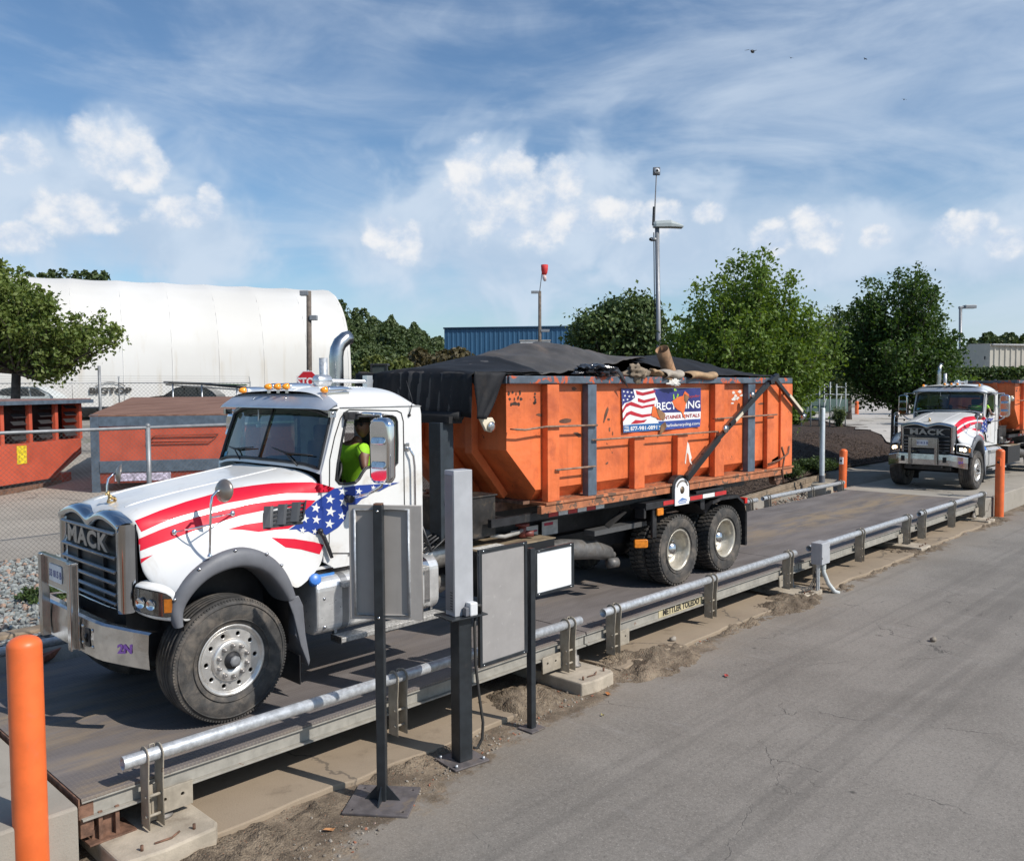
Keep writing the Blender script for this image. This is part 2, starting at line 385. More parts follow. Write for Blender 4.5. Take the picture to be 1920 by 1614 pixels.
def gmat(name, build):
    m_ = bpy.data.materials.new(name); m_.use_nodes = True; t = NT(m_.node_tree); b = t.n['Principled BSDF']
    oc = t.N('ShaderNodeTexCoord').outputs['Object']; c, rg, h, hs = build(t, oc)
    t.l.new(c, b.inputs['Base Color']); t.put(b.inputs['Roughness'], rg); b.inputs['Specular IOR Level'].default_value = .3
    if h is not None:
        bn = t.N('ShaderNodeBump'); bn.inputs['Strength'].default_value = hs[0]; bn.inputs['Distance'].default_value = hs[1]
        t.l.new(h, bn.inputs['Height']); t.l.new(bn.outputs[0], b.inputs['Normal'])
    return m_
def dirt_nodes(t, oc):
    a = t.noise(oc, 3.0, 8, .65); b = t.noise(oc, 38, 5, .7); c = t.voro(oc, 55); s = t.voro(oc, 26)
    col = t.mix(t.sstep(a, .35, .65), C3((.115, .088, .062)), C3((.27, .212, .150)))
    col = t.mix(t.sstep(b, .48, .68, 0, .75), col, C3((.065, .050, .038)))
    col = t.mix(t.sstep(c, .20, .12, 0, .7), col, C3((.38, .33, .27)))
    col = t.mix(t.sstep(s, .16, .10, 0, .8), col, C3((.30, .15, .09)))
    h = t.M('ADD', t.M('MULTIPLY', b, .7), t.M('MULTIPLY', t.M('SUBTRACT', 1, c), .5)); return col, h
def m_dirt(t, oc):
    c, h = dirt_nodes(t, oc); return c, .95, h, (.8, .03)
def m_road(t, oc):
    x, y, z = t.sep(oc)
    sp = t.noise(oc, 75, 4, .75); sp3 = t.noise(oc, 22, 5, .75); sp2 = t.voro(oc, 90); bl = t.noise(oc, .55, 6, .6, .5); bl2 = t.noise(t.scale(oc, (.35, 2.2, 1)), 1.6, 6, .65)
    col = t.mix(t.sstep(bl, .3, .7), C3((.176, .160, .140)), C3((.246, .225, .198)))
    col = t.mix(t.sstep(sp, .54, .70, 0, .75), col, C3((.42, .385, .35))); col = t.mix(t.sstep(sp, .46, .30, 0, .75), col, C3((.05, .047, .044))); col = t.mix(t.sstep(sp3, .5, .72, 0, .45), col, C3((.27, .25, .225))); col = t.mix(t.sstep(sp3, .5, .3, 0, .4), col, C3((.09, .085, .08)))
    col = t.mix(t.sstep(bl2, .56, .78, 0, .35), col, C3((.24, .22, .20))); tk = t.noise(t.scale(oc, (.10, 3.2, 1)), 1.1, 4, .6, .3); col = t.mix(t.sstep(tk, .50, .64, 0, .26), col, C3((.095, .088, .08)))                       # dusty wheel sweeps along the road
    sc = t.noise(t.scale(oc, (4.2, .6, 1)), 1.4, 5, .7); col = t.mix(t.M('MULTIPLY', t.sstep(sc, .58, .76, 0, .42), t.sstep(y, -6, -2)), col, C3((.30, .285, .27)))
    # cracks, present only here and there
    wv = t.V('ADD', oc, t.scale(t.V('SUBTRACT', t.noise(oc, 2.2, 5, .6, 0, True), (.5, .5, .5)), (.55, .55, .55)))
    ce = t.voro(wv, .42, 'DISTANCE_TO_EDGE'); wd = t.noise(oc, 1.1, 4)
    cr = t.M('MULTIPLY', t.sstep(ce, .0042, .001), t.sstep(wd, .47, .62))
    wv2 = t.V('ADD', oc, t.scale(t.V('SUBTRACT', t.noise(oc, 5, 4, .6, 0, True), (.5, .5, .5)), (.2, .2, .2)))
    ce2 = t.voro(wv2, 2.6, 'DISTANCE_TO_EDGE'); cr2 = t.M('MULTIPLY', t.sstep(ce2, .02, .006), t.M('MULTIPLY', t.sstep(t.noise(oc, .7, 3), .62, .74), .6))
    cr = t.M('MAXIMUM', cr, cr2); col = t.mix(t.M('MULTIPLY', cr, .62), col, C3((.05, .046, .042)))
    # oil spots
    col = t.mix(t.sstep(t.voro(oc, 1.3), .055, .02, 0, .6), col, C3((.03, .029, .028)))
    # earth washed over the edge beside the scale
    ye = t.M('ADD', t.M('MULTIPLY', t.M('EXPONENT', t.M('MULTIPLY', x, -.42)), -.95), -.91)
    wob = t.M('ADD', t.M('MULTIPLY', t.M('SUBTRACT', t.noise(oc, 1.3, 6, .65), .5), 1.5), t.M('MULTIPLY', t.M('SUBTRACT', t.noise(oc, 14, 5, .7), .5), .35))
    e = t.M('SUBTRACT', t.M('ADD', y, wob), ye); f = t.sstep(e, -.10, .08); dust = t.sstep(e, -.9, .1, 0, .35)
    dc, dh = dirt_nodes(t, oc)
    col = t.mix(dust, col, C3((.26, .215, .165))); col = t.mix(f, col, dc)
    h = t.mix(f, t.M('ADD', t.M('MULTIPLY', sp, .3), t.M('MULTIPLY', cr, -.8)), dh)
    return col, .88, h, (.55, .015)
def m_conc(base, dirtc, tracks=0):
    def f(t, oc):
        a = t.noise(oc, .6, 7, .62, .4); b = t.noise(oc, 60, 3, .7); c = t.noise(oc, 3.5, 6, .65)
        col = t.mix(t.sstep(a, .3, .7), C3([q * .86 for q in base]), C3([min(1, q * 1.1) for q in base])); col = t.mix(t.sstep(c, .55, .8, 0, .6), col, C3(dirtc))
        col = t.mix(t.sstep(b, .55, .75, 0, .25), col, C3([q * .5 for q in base]))
        wv = t.V('ADD', oc, t.scale(t.noise(oc, 1.5, 5, .6, 0, True), (.8, .8, .8))); ce = t.voro(wv, .22, 'DISTANCE_TO_EDGE')
        col = t.mix(t.sstep(ce, .006, .002, 0, .6), col, C3((.08, .07, .06))); return col, .9, t.M('ADD', b, t.M('MULTIPLY', c, .5)), (.3, .01)
    return f
def m_mulch(t, oc):
    a = t.noise(oc, .8, 6, .65); wv = t.scale(oc, (1, 1, 1)); v = t.voro(t.V('ADD', wv, t.scale(t.noise(oc, 6, 3, .6, 0, True), (.2, .2, .2))), 16, 'F1', 1); n = t.noise(oc, 26, 5, .7)
    r_, g_, b_ = t.sep(v)
    col = t.mix(r_, C3((.032, .021, .016)), C3((.085, .058, .044))); col = t.mix(t.sstep(n, .55, .8, 0, .75), col, C3((.20, .15, .115))); col = t.mix(t.sstep(a, .5, .75, 0, .35), col, C3((.10, .074, .058)))
    return col, .95, n, (1.0, .06)
def m_gravel(t, oc):
    v = t.voro(oc, 17, 'F1', 1); d = t.voro(oc, 17); r_, g_, b_ = t.sep(v)
    col = t.mix(r_, C3((.16, .165, .16)), C3((.40, .41, .39))); col = t.mix(t.sstep(g_, .75, .95), col, C3((.34, .25, .19))); col = t.mix(t.sstep(d, .45, .7), col, C3((.05, .047, .043)))
    return col, .9, t.M('SUBTRACT', 1, d), (1.0, .05)
def m_yard(t, oc):
    a = t.noise(oc, .25, 7, .65); b = t.noise(oc, 5, 6, .7); g = t.noise(oc, .12, 5, .6)
    col = t.mix(t.sstep(a, .35, .65), C3((.20, .185, .16)), C3((.33, .30, .26))); col = t.mix(t.sstep(b, .5, .8, 0, .5), col, C3((.11, .10, .085)))
    col = t.mix(t.sstep(g, .56, .62, 0, .9), col, C3((.07, .10, .032))); return col, .95, b, (.6, .05)
DIRT = gmat('bare_earth', m_dirt); ROAD = gmat('weathered_asphalt', m_road); PADC = gmat('yard_concrete', m_conc((.355, .318, .268), (.24, .20, .155)))
LOTC = gmat('pale_concrete_lot', m_conc((.46, .43, .39), (.33, .30, .27))); SLABC = gmat('foundation_concrete', m_conc((.30, .238, .172), (.13, .098, .068))); APPC = gmat('approach_concrete', m_conc((.33, .30, .255), (.20, .17, .135)))
MULCH = gmat('bark_mulch', m_mulch); GRAVEL = gmat('grey_gravel', m_gravel); YARD = gmat('yard_earth', m_yard)

def axis(lo, hi, fine0, fine1, step, grow=1.22):
    a = []; q = fine0
    while q < fine1: a.append(q); q += step
    a.append(fine1); s_ = step
    while a[-1] < hi: s_ *= grow; a.append(min(hi, a[-1] + s_))
    s_ = step
    while a[0] > lo: s_ *= grow; a.insert(0, max(lo, a[0] - s_))
    return a
xs = axis(-900, 1500, -6, 30, .75); ys = axis(-700, 1800, 3.0, 16, .35)
ys = [y for y in ys if y < -60 or y > 2.9]; ys = sorted(ys + [-60, -6, 2.95])
mb = MB().sh(); mb.grid([[(x, y, (zt(x, y) if y > 3 else -.508) - (.25 if 11 < x < 45 and wally(min(x, 23)) + .3 < y < 24 else .012)) for x in xs] for y in ys])
tag(mb.build('ground', YARD, recalc=False), kind='structure')
mb = MB().sh(); rx = axis(-60, 300, -6, 24, 1.0); ry = axis(-90, -.56, -4, -.56, .4)
mb.grid([[(x, y, -.5) for x in rx] for y in ry]); tag(mb.build('road', ROAD, recalc=False), kind='structure')
mb = MB().sh(); mb.grid([[(x, y, -.506 + .05 * max(0, mnoise.noise((x * .9, y * 1.3, 2)))) for x in axis(-14, 20.4, -2, 20, .3)] for y in axis(-.56, 3.05, -.56, 3.05, .3)])
tag(mb.build('bare_ground', DIRT, recalc=False), kind='structure')
def sheet(name, m_, c00, c10, c11, c01, nx, ny, eps, rag=0.0):
    rows = []
    for j in range(ny + 1):
        v = j / ny; row = []
        for i in range(nx + 1):
            u = i / nx; x = (c00[0] * (1 - u) + c10[0] * u) * (1 - v) + (c01[0] * (1 - u) + c11[0] * u) * v
            y = (c00[1] * (1 - u) + c10[1] * u) * (1 - v) + (c01[1] * (1 - u) + c11[1] * u) * v
            if rag and (i in (0, nx) or j in (0, ny)):
                x += rag * mnoise.noise((x * .8, y * .8, 1)); y += rag * mnoise.noise((x * .8, y * .8, 9))
            row.append((x, y, zt(x, y) + eps))
        rows.append(row)
    return tag(MB().sh().grid(rows).build(name, m_, recalc=False), kind='structure')
sheet('concrete_pad', PADC, (-30, 8.15), (8, 8.15), (13, 24), (-30, 24), 60, 30, .015, .25)
sheet('gravel_bed', GRAVEL, (-12, 3.45), (9.5, 3.45), (9.5, 8.1), (-12, 8.1), 60, 16, .01)
sheet('gravel_strip', GRAVEL, (11.02, 3.05), (22.6, 3.05), (22.6, 4.72), (11.02, 3.1), 40, 4, .008)
mb = MB().sh(); rows = []
for j in range(46):
    v = (j / 45) ** 1.5; row = []
    for i in range(81):
        x = 10.5 + 40 * i / 80; y0 = wally(min(x, 23.2)) + .09; y = y0 + 22 * v; z = zt(x, y + .03) + .02 + .60 * math.exp(-((x - 22) / 5) ** 2 - ((y - 11.5) / 4) ** 2)
        if j: z += .10 * mnoise.noise((x * .55, y * .55, 3)) + .05 * mnoise.noise((x * 2.2, y * 2.2, 4))
        row.append((x, y, z))
    rows.append(row)
mb.grid(rows); tag(mb.build('mulch_bed', MULCH, recalc=False), kind='structure')
mb = MB()
for _ in range(9000):
    x = random.uniform(13, 32); y = wally(min(x, 23.2)) + .15 + 12 * random.random() ** 1.4; z = zt(x, y + .03) + .05 + .60 * math.exp(-((x - 22) / 5) ** 2 - ((y - 11.5) / 4) ** 2) + .10 * mnoise.noise((x * .55, y * .55, 3)) + .05 * mnoise.noise((x * 2.2, y * 2.2, 4))
    l = random.uniform(.03, .10); mb.cbox((x, y, z), (l, random.uniform(.012, .03), .012), rot=Matrix.Rotation(random.uniform(0, 6.28), 3, 'Z') @ Matrix.Rotation(random.uniform(-.5, .5), 3, 'Y'))
CHIP = gmat('bark_chips', lambda t, oc: (t.mix(t.N('ShaderNodeNewGeometry').outputs['Random Per Island'], C3((.025, .017, .013)), C3((.17, .125, .095))), .95, None, (0, 0)))
tag(mb.build('bark_chips', CHIP, recalc=False), 'loose dark bark chips covering the sloping mulch bed', 'mulch', kind='stuff')
sheet('concrete_lot', LOTC, (29, 3.35), (95, 3.35), (95, 26), (51, 19.2), 50, 24, .06, 1.1)

# ================================================================ weighbridge
def m_deck(t, oc):
    x, y, z = t.sep(oc)
    a = t.noise(t.scale(oc, (.35, 1.3, 1)), 2.0, 7, .62, .3); n = t.noise(oc, 30, 5, .7); st = t.noise(t.scale(oc, (.25, 5, 1)), 2.0, 5, .6)
    col = t.mix(t.sstep(a, .3, .7), C3((.125, .110, .105)), C3((.190, .170, .163))); col = t.mix(t.sstep(st, .5, .75, 0, .35), col, C3((.235, .215, .210)))
    lane = t.M('MULTIPLY', t.M('SUBTRACT', y, 1.3), 1.75); lane = t.M('EXPONENT', t.M('MULTIPLY', t.M('MULTIPLY', lane, lane), -1.0)); d2 = t.noise(t.scale(oc, (.6, 2.2, 1)), 1.6, 7, .65)
    far = t.sstep(x, 8, 15, .45, 1.0)
    col = t.mix(t.M('MULTIPLY', t.M('MULTIPLY', lane, far), t.sstep(d2, .36, .62)), col, C3((.27, .205, .135)))
    eg = t.sstep(y, .05, -.5, 0, .6); col = t.mix(t.M('MULTIPLY', eg, t.sstep(d2, .45, .70)), col, C3((.22, .18, .14)))
    left = t.sstep(x, .4, -1.3, 0, .6); col = t.mix(t.M('MULTIPLY', left, t.sstep(d2, .42, .68)), col, C3((.30, .225, .14)))
    col = t.mix(t.sstep(n, .6, .8, 0, .4), col, C3((.05, .045, .043)))
    s1 = t.M('SINE', t.M('MULTIPLY', t.M('ADD', x, y), 95.0)); s2 = t.M('SINE', t.M('MULTIPLY', t.M('SUBTRACT', x, y), 95.0))
    dia = t.sstep(t.M('MULTIPLY', s1, s2), .25, .6); col = t.mix(t.M('MULTIPLY', dia, t.M('ADD', t.M('MULTIPLY', eg, .5), .15)), col, C3((.25, .215, .18)))
    return col, t.sstep(n, .3, .7, .62, .80), dia, (.35, .006)
DECK = gmat('diamond_plate_steel', m_deck)
SEAMS = [-1.49, 4.28, 10.0, 15.2, 20.38]; YN, YF = -.534, 2.97
t_ = thing('truck_scale', 'long steel weighbridge deck carrying the front roll-off truck', 'weighbridge', (9.4, 1.2, -.5))
def lp(o, root):                        # part built in world coordinates, parented to a root that stands elsewhere
    o.parent = root; o.matrix_parent_inverse = Matrix.Translation(root.location).inverted(); return o
for a, b in zip(SEAMS, SEAMS[1:]):
    mb = MB().box((a + .009, YN, -.022), (b - .009, YF, 0)); lp(mb.build('deck_plate', DECK, bevel=.003), t_)
    for y in (YN + .03, YF - .05):
        mb = MB(); y1 = y + .02
        mb.box((a + .012, y, -.15), (b - .012, y1, -.0235)); mb.box((a + .012, y - .035, -.035), (b - .012, y - .0005, -.0235)); mb.box((a + .012, y - .045, -.166), (b - .012, y1 + .05, -.1505))
        lp(mb.build('side_beam', mat('grey_beam_paint', (.30, .285, .25), .6, var=.15, scale=7, rust=((.18, .09, .05), .30, 6), streak=.3), bevel=.002), t_)
    for xx, s_ in ((a, 1), (b, -1)):
        mb = MB(); x0 = xx + s_ * .50; x1 = xx + s_ * .82
        mb.mesh(plate([(x0, -.30), (x1, -.30), (x1, -.12), (x0, -.12)], [circ((x0 + s_ * .10, -.2), .018, 12), circ((x0 + s_ * .24, -.2), .018, 12)], .02, .003), frame((0, YN - .03, 0), (1, 0, 0), (0, 0, 1)))
        lp(mb.build('mounting_plate', TANMETAL), t_)
    for y in (.3, 1.2, 2.1): lp(MB().box((a + .05, y, -.30), (b - .05, y + .1, -.0235)).build('cross_beam', BLACK), t_)
mb = MB().box((SEAMS[0] - .012, YN, -.15), (SEAMS[0] + .0, YF, .004)).box((SEAMS[0] + .005, YN + .02, -.30), (SEAMS[0] + .10, YF - .02, -.03))
lp(mb.build('end_plate', RUSTY, bevel=.003), t_)
mb = MB().box((5.85, YN + .0235, -.148), (6.95, YN + .0285, -.045)); o = lp(mb.build('name_plate', mat('aged_decal', (.50, .43, .26), .6, var=.2, scale=9)), t_)
tm = text('METTLER TOLEDO', .115, .001, .004, sx=.95); mb = MB().mesh(tm, frame((6.40, YN + .021, -.097), (1, 0, 0), (0, 0, 1))); mb.build('lettering', INK, o)
for c in o.children: c.matrix_parent_inverse = Matrix.Identity(4)

def saddle(mb, x, y, z, r):              # two straps straddling the pipe and running down to the beam
    for dx_ in (-.055, .055):
        pts = []
        for k in range(9):
            a = R(200 - 220 * k / 8); pts.append((y + math.cos(a) * (r + .024), z + math.sin(a) * (r + .024)))
        pts += [(y + r + .035, -.02), (y + .075, -.05), (y + .075, -.34), (y - .055, -.34), (y - .055, 0)]
        mb.mesh(plate(pts, [circ((y, z + 0.0), r + .001, 20)], .010, .002), frame((x + dx_, 0, 0), (0, 1, 0), (0, 0, 1)))
    mb.box((x - .05, y + .055, -.33), (x + .05, y + .062, -.05)); mb.tube([(x - .02, y, z + r + .004), (x - .015, y, z + r + .03), (x + .015, y, z + r + .03), (x + .02, y, z + r + .004)], .006, 6)
    mb.cyl((x - .07, y - .02, -.1), (x + .07, y - .02, -.1), .012, 8); mb.cyl((x - .07, y - .02, -.25), (x + .07, y - .02, -.25), .012, 8)
PIPES = [(-1.22, 4.06, (-1.0, 1.35, 3.85), 'nearest the camera, beside the front wheel'), (4.5, 9.6, (4.72, 7.0, 9.38), 'below the truck rear wheels, left of the junction box'),
         (10.12, 14.9, (10.5, 12.3, 14.7), 'running right from the grey junction box'), (15.4, 20.1, (15.62, 17.6, 19.9), 'next to the concrete end wall and right orange bollard')]
YP, ZP, RP = -.62, .205, .051
def rail(x0, x1, bx, y, label, flip=1):
    t = thing('guide_rail', label, 'guide rail', ((x0 + x1) / 2, y, -.34), 0, 'galvanised pipe rails along the scale')
    mb = MB(); n = 40
    mb.lathe([(RP, 0), (RP, x1 - x0), (RP - .008, x1 - x0), (RP - .008, 0), (RP, 0)], (x0, y, ZP), (1, 0, 0), 24); lp(mb.build('pipe', GALV, recalc=False), t)
    for x in bx:
        mb = MB(); saddle(mb, x, 0, ZP, RP)
        mb.v = [(p[0], y + p[1] * flip, p[2]) for p in mb.v]
        lp(mb.build('bracket', TANMETAL), t)
for x0, x1, bx, nm in PIPES: rail(x0, x1, bx, YP, 'grey near-edge pipe rail ' + nm)
rail(-6.4, 4.0, (-5.5, -2.5, 1.2, 3.8), 3.06, 'dark shaded pipe rail at far left behind the chrome bumper', -1)
rail(4.5, 9.6, (4.7, 7, 9.4), 3.06, 'pipe rail on the far edge hidden behind the front truck', -1)
rail(10.1, 15.25, (10.3, 12.6, 14.9), 3.06, 'short visible pipe rail end on the far edge behind the rear mudguard', -1)
rail(15.55, 20.3, (15.8, 18.2, 20.1), 3.06, 'grey pipe rail on the far edge ending at the leaning orange bollard', -1)

# ---- foundations
for k, (a, b) in enumerate(((-.75, 3.0), (4.55, 9.1), (10.3, 14.4), (15.6, 19.6))):
    mb = MB(); poly = [(a, 3.0)] + [(a + (b - a) * q / 22, -.90 + .06 * (k % 2) + .10 * mnoise.noise((a + (b - a) * q / 22 * 1.3, k, 5)) + random.uniform(-.02, .02)) for q in range(23)] + [(b, 3.0)]; mb.prism([(p[0], p[1]) for p in poly], 'z', -.56, -.452)
    tag(mb.build('foundation_slab', SLABC, bevel=.012), kind='structure')
PN = ['under the near scale corner by the left bollard', 'beside the twin sign board post', 'under the grey junction box', 'between the last two pipe rails', 'by the concrete end wall']
for k, (px, y0, y1, w_) in enumerate(((-1.0, -.98, .6, .75), (3.95, -1.02, .3, .62), (9.75, -.92, .3, .70), (15.2, -.88, .3, .6), (20.0, -.86, .3, .6))):
    pts = [(px - w_ / 2, y0 + .03), (px - w_ * .1, y0 - .01), (px + w_ / 2 - .05, y0 + .02), (px + w_ / 2, y0 + .1), (px + w_ / 2, y1), (px - w_ / 2, y1)]
    t = thing('concrete_pier', 'tan concrete footing block ' + PN[k], 'footing', (px, y0 + .3, -.5), 0, 'footing blocks under the scale')
    h = -.36 if k in (0, 1) else -.43
    lp(MB().prism(pts, 'z', -.58, h).build('block', CONC, bevel=.018), t)
    mb = MB().lathe([(.0, .0), (.085, 0), (.085, .02), (.06, .03), (.06, .12), (.035, .13), (.035, .2)], (px + .12, y0 + .50, h), (0, 0, 1), 18); lp(mb.build('load_cell', mat('dull_cast_steel', (.20, .185, .17), .6, .3, var=.3, scale=12), recalc=False), t)
    mb = MB().tube([(px - .1, y0 + .12, h + .006), (px + .02, y0 + .10, h + .012), (px + .1, y0 + .15, h + .01)], .008, 6); mb.cyl((px - .2, y0 + .1, h), (px - .2, y0 + .1, h + .04), .012, 8); mb.cyl((px + .2, y0 + .12, h), (px + .2, y0 + .12, h + .04), .012, 8)
    lp(mb.build('anchor_bolts', RUSTY), t)
mb = MB()
for s_ in (-.06, .06): mb.prism([(-1.30 + s_, -.36), (-1.27 + s_, -.36), (-1.27 + s_, -.14), (-1.30 + s_, -.14)], 'y', -.52, -.36)
mb.prism([(-1.4, -.36), (-1.18, -.36), (-1.25, -.17), (-1.33, -.17)], 'y', -.47, -.45); mb.box((-1.44, -.56, -.362), (-1.10, -.3, -.348))
lp(mb.build('support_stand', RUSTY, bevel=.003), t_)
# approach blocks
mb = MB().box((-9, -.62, -.6), (-1.53, 3.05, -.004)); tag(mb.build('near_approach_slab', APPC, bevel=.02), kind='structure')
mb = MB().box((20.42, -.52, -.6), (75, 3.25, -.002)); tag(mb.build('far_approach_slab', APPC, bevel=.02), kind='structure')
mb = MB().box((-9, -1.15, -.6), (-2.12, -.63, -.20)); tag(mb.build('approach_kerb', APPC, bevel=.02), kind='structure')
# dirt mounds and pebbles
def mound(cx, cy, rx_, ry_, h, seed):
    rows = []
    for j in range(41):
        row = []
        for i in range(41):
            u, v = i / 20 - 1, j / 20 - 1; x = cx + u * rx_; y = cy + v * ry_; q = max(0, 1 - (u * u + v * v)) ** .8
            z = -.53 + (h + .03) * q * (.65 + .7 * mnoise.noise((x * 3, y * 3, seed))) + (.045 * mnoise.noise((x * 9, y * 9, seed)) + .034 * abs(mnoise.noise((x * 24, y * 24, seed))) + .02 * mnoise.noise((x * 50, y * 50, seed))) * min(1, q * 3)
            row.append((x, y, z))
        rows.append(row)
    tag(MB().sh().grid(rows).build('dirt_mound', DIRT, recalc=False), 'low heap of loose brown earth beside the scale deck', 'dirt heap', kind='stuff')
for k, a in enumerate(((5.1, -.80, 1.0, .60, .13), (3.0, -.62, .55, .45, .16), (9.0, -.78, 1.0, .45, .14), (1.4, -.95, .8, .25, .03), (7.6, -.86, 1.2, .22, .03), (12.4, -.84, 1.5, .22, .03), (10.6, -.8, .6, .4, .05), (15.0, -.75, .9, .35, .06), (14.3, -.68, .5, .3, .08), (19.9, -.75, 1.3, .4, .05), (-.5, -1.1, .9, .5, .04))): mound(*a, k)
def stones(name, spots, m_, label, cat):
    ico = bmesh.new(); bmesh.ops.create_icosphere(ico, subdivisions=1, radius=1); iv = [v.co.copy() for v in ico.verts]; jf = [[v.index for v in f.verts] for f in ico.faces]; ico.free()
    mb = MB()
    for (x, y, z, r) in spots:
        Mx = Matrix.Rotation(random.uniform(0, 6.28), 3, Vector((random.random(), random.random(), random.random() + .1)).normalized()); sq = Vector((r * random.uniform(.8, 1.5), r, r * random.uniform(.45, .9)))
        mb.add([Vector((x, y, z)) + Mx @ Vector([a * b * random.uniform(.8, 1.15) for a, b in zip(v, sq)]) for v in iv], jf)
    return tag(mb.build(name, m_, recalc=False), label, cat, kind='stuff')
def m_stone(c0, c1, c2):
    def f(t, oc):
        v = t.N('ShaderNodeNewGeometry').outputs['Random Per Island']; n = t.noise(oc, 30, 4, .6)
        col = t.mix(v, C3(c0), C3(c1)); col = t.mix(t.sstep(v, .80, .82), col, C3(c2)); col = t.mix(t.sstep(n, .4, .8, 0, .4), col, C3([q * .5 for q in c0])); return col, .9, n, (.3, .01)
    return f
STONE = gmat('slate_chips', m_stone((.17, .185, .185), (.40, .42, .40), (.36, .25, .19))); PEB = gmat('pebbles', m_stone((.16, .13, .10), (.45, .41, .35), (.30, .13, .08)))
sp = []
for _ in range(5200):
    x, y = random.uniform(-3.5, 2.6), random.uniform(4.2, 8.0); sp.append((x, y, zt(x, y) + .02, random.uniform(.018, .05)))
stones('gravel_stones', sp, STONE, 'loose grey slate chips filling the bed before the chain-link fence', 'gravel')
sp = []
for _ in range(1900):
    x, y = random.uniform(13, 21.5), random.uniform(3.1, 4.5)
    if y < wally(x) - .05: sp.append((x, y, -.225, random.uniform(.02, .05)))
stones('gravel_stones', sp, PEB, 'pale pebbles lying between the far rail and timber wall', 'gravel')
sp = []
for _ in range(2600):
    x = random.uniform(-1.5, 20); ye = -.8 - .95 * math.exp(-.42 * x); y = ye + abs(random.gauss(0, .25)) - .08
    if y < -.55: sp.append((x, y, -.497, random.choice((.004, .006, .008, .012, .016))))
stones('pebbles', sp, PEB, 'small pebbles scattered along the earth edge of the asphalt', 'pebbles')
for nm, pxy, r, m_, lab in (('stone', (1262, 1203), .05, PEB, 'dark stone lying on the concrete slab beside the asphalt'), ('stone', (1750, 1198), .045, PEB, 'lone pale stone lying out on the open asphalt')):
    q = P(*pxy, 'z', -.47); mb = MB().ball((0, 0, .02), r, 10, 7, (1.2, .9, .7)); mb.v = [tuple(Vector(v) * (1 + .2 * mnoise.noise(Vector(v) * 30))) for v in mb.v]
    o = mb.build(nm, m_); o.location = (q.x, q.y, -.49 if pxy[0] > 1300 else -.45); tag(o, lab, 'stone')
for pxy, c, lab in (((1140, 1301), (.45, .17, .05), 'orange fallen leaf on asphalt near the footing block'), ((1362, 1267), (.35, .05, .04), 'red fallen leaf alone on the asphalt'), ((617, 1556), (.42, .2, .08), 'brown fallen leaf by the sign stand base plate'), ((1130, 1341), (.5, .42, .1), 'tiny yellow leaf on the asphalt below the footing')):
    q = P(*pxy, 'z', -.49); mb = MB(); r = .05 if 'tiny' not in lab else .025
    mb.add([(r, 0, .012), (r * .4, r * .5, .02), (-r * .6, r * .35, .004), (-r, 0, .02), (-r * .5, -r * .45, .006), (r * .5, -r * .4, .016), (0, 0, .004)], [(0, 1, 6), (1, 2, 6), (2, 3, 6), (3, 4, 6), (4, 5, 6), (5, 0, 6)])
    o = mb.build('fallen_leaf', mat('leaf_' + lab.split()[0], c, .7), recalc=False); o.location = (q.x, q.y, -.492); o.rotation_euler = (0, 0, random.uniform(0, 6)); tag(o, lab, 'leaf')
# ================================================================ roll-off truck (built in world coordinates round its centre line y = YC)
YC = 1.12
truck = thing('roll_off_truck', 'large white roll-off truck in front with red stripes and blue starred flag paint', 'truck', (0, YC, 0))
def tp(o, parent=None):                 # a truck part built in coordinates (x, w = distance left of the centre line, z)
    o.parent = parent or truck; return o
def mir(rows): return rows
# --- hood with fenders: cross sections from the centre line to the wheel arch, (x, w, z)
HS = [[(-.75, 0, 1.865), (-.735, .28, 1.88), (-.715, .52, 1.88), (-.685, .68, 1.85), (-.665, .745, 1.75), (-.68, .765, 1.48), (-.655, .83, 1.315), (-.50, 1.07, 1.20)],
      [(-.45, 0, 1.935), (-.45, .28, 1.945), (-.45, .52, 1.94), (-.45, .685, 1.895), (-.45, .765, 1.79), (-.45, .80, 1.60), (-.47, .93, 1.42), (-.42, 1.105, 1.33)],
      [(-.15, 0, 1.99), (-.15, .28, 2.0), (-.15, .52, 1.99), (-.15, .70, 1.935), (-.15, .785, 1.83), (-.15, .83, 1.68), (-.15, .96, 1.56), (-.15, 1.12, 1.50)],
      [(.15, 0, 2.035), (.15, .28, 2.045), (.15, .52, 2.03), (.15, .73, 1.975), (.15, .82, 1.86), (.15, .865, 1.71), (.15, .98, 1.60), (.15, 1.12, 1.53)],
      [(.45, 0, 2.075), (.45, .28, 2.085), (.45, .52, 2.07), (.45, .77, 2.01), (.45, .86, 1.89), (.45, .895, 1.72), (.45, .985, 1.56), (.45, 1.11, 1.40)],
      [(.66, 0, 2.11), (.66, .28, 2.115), (.66, .52, 2.10), (.66, .81, 2.035), (.66, .89, 1.90), (.66, .915, 1.70), (.66, .97, 1.42), (.645, 1.06, 1.04)],
      [(.82, 0, 2.135), (.83, .28, 2.14), (.85, .52, 2.125), (.85, .84, 2.06), (.85, .91, 1.91), (.85, .93, 1.70), (.85, .945, 1.42), (.80, .99, 1.06)],
      [(.90, 0, 2.15), (.94, .28, 2.155), (1.0, .55, 2.145), (1.06, .86, 2.08), (1.07, .925, 1.92), (1.07, .94, 1.70), (1.07, .945, 1.45), (1.07, .95, 1.22)]]
HS.insert(0, [(x + .015, w_ * .985, z - .13) if j < 4 else (x + .05, w_ - .03, z - .01) for j, (x, w_, z) in enumerate(HS[0])])
mb = MB().sh()
rows = [[(x, w_, z) for (x, w_, z) in s[::-1]] + [(x, -w_, z) for (x, w_, z) in s[1:]] for s in HS]
mb.grid([[(x, -w_, z) for (x, w_, z) in r_] for r_ in rows])
o = mb.build('hood', WHITE, sub=3); hood_me = evmesh(o); drop(o)
for p in hood_me.polygons: p.use_smooth = True
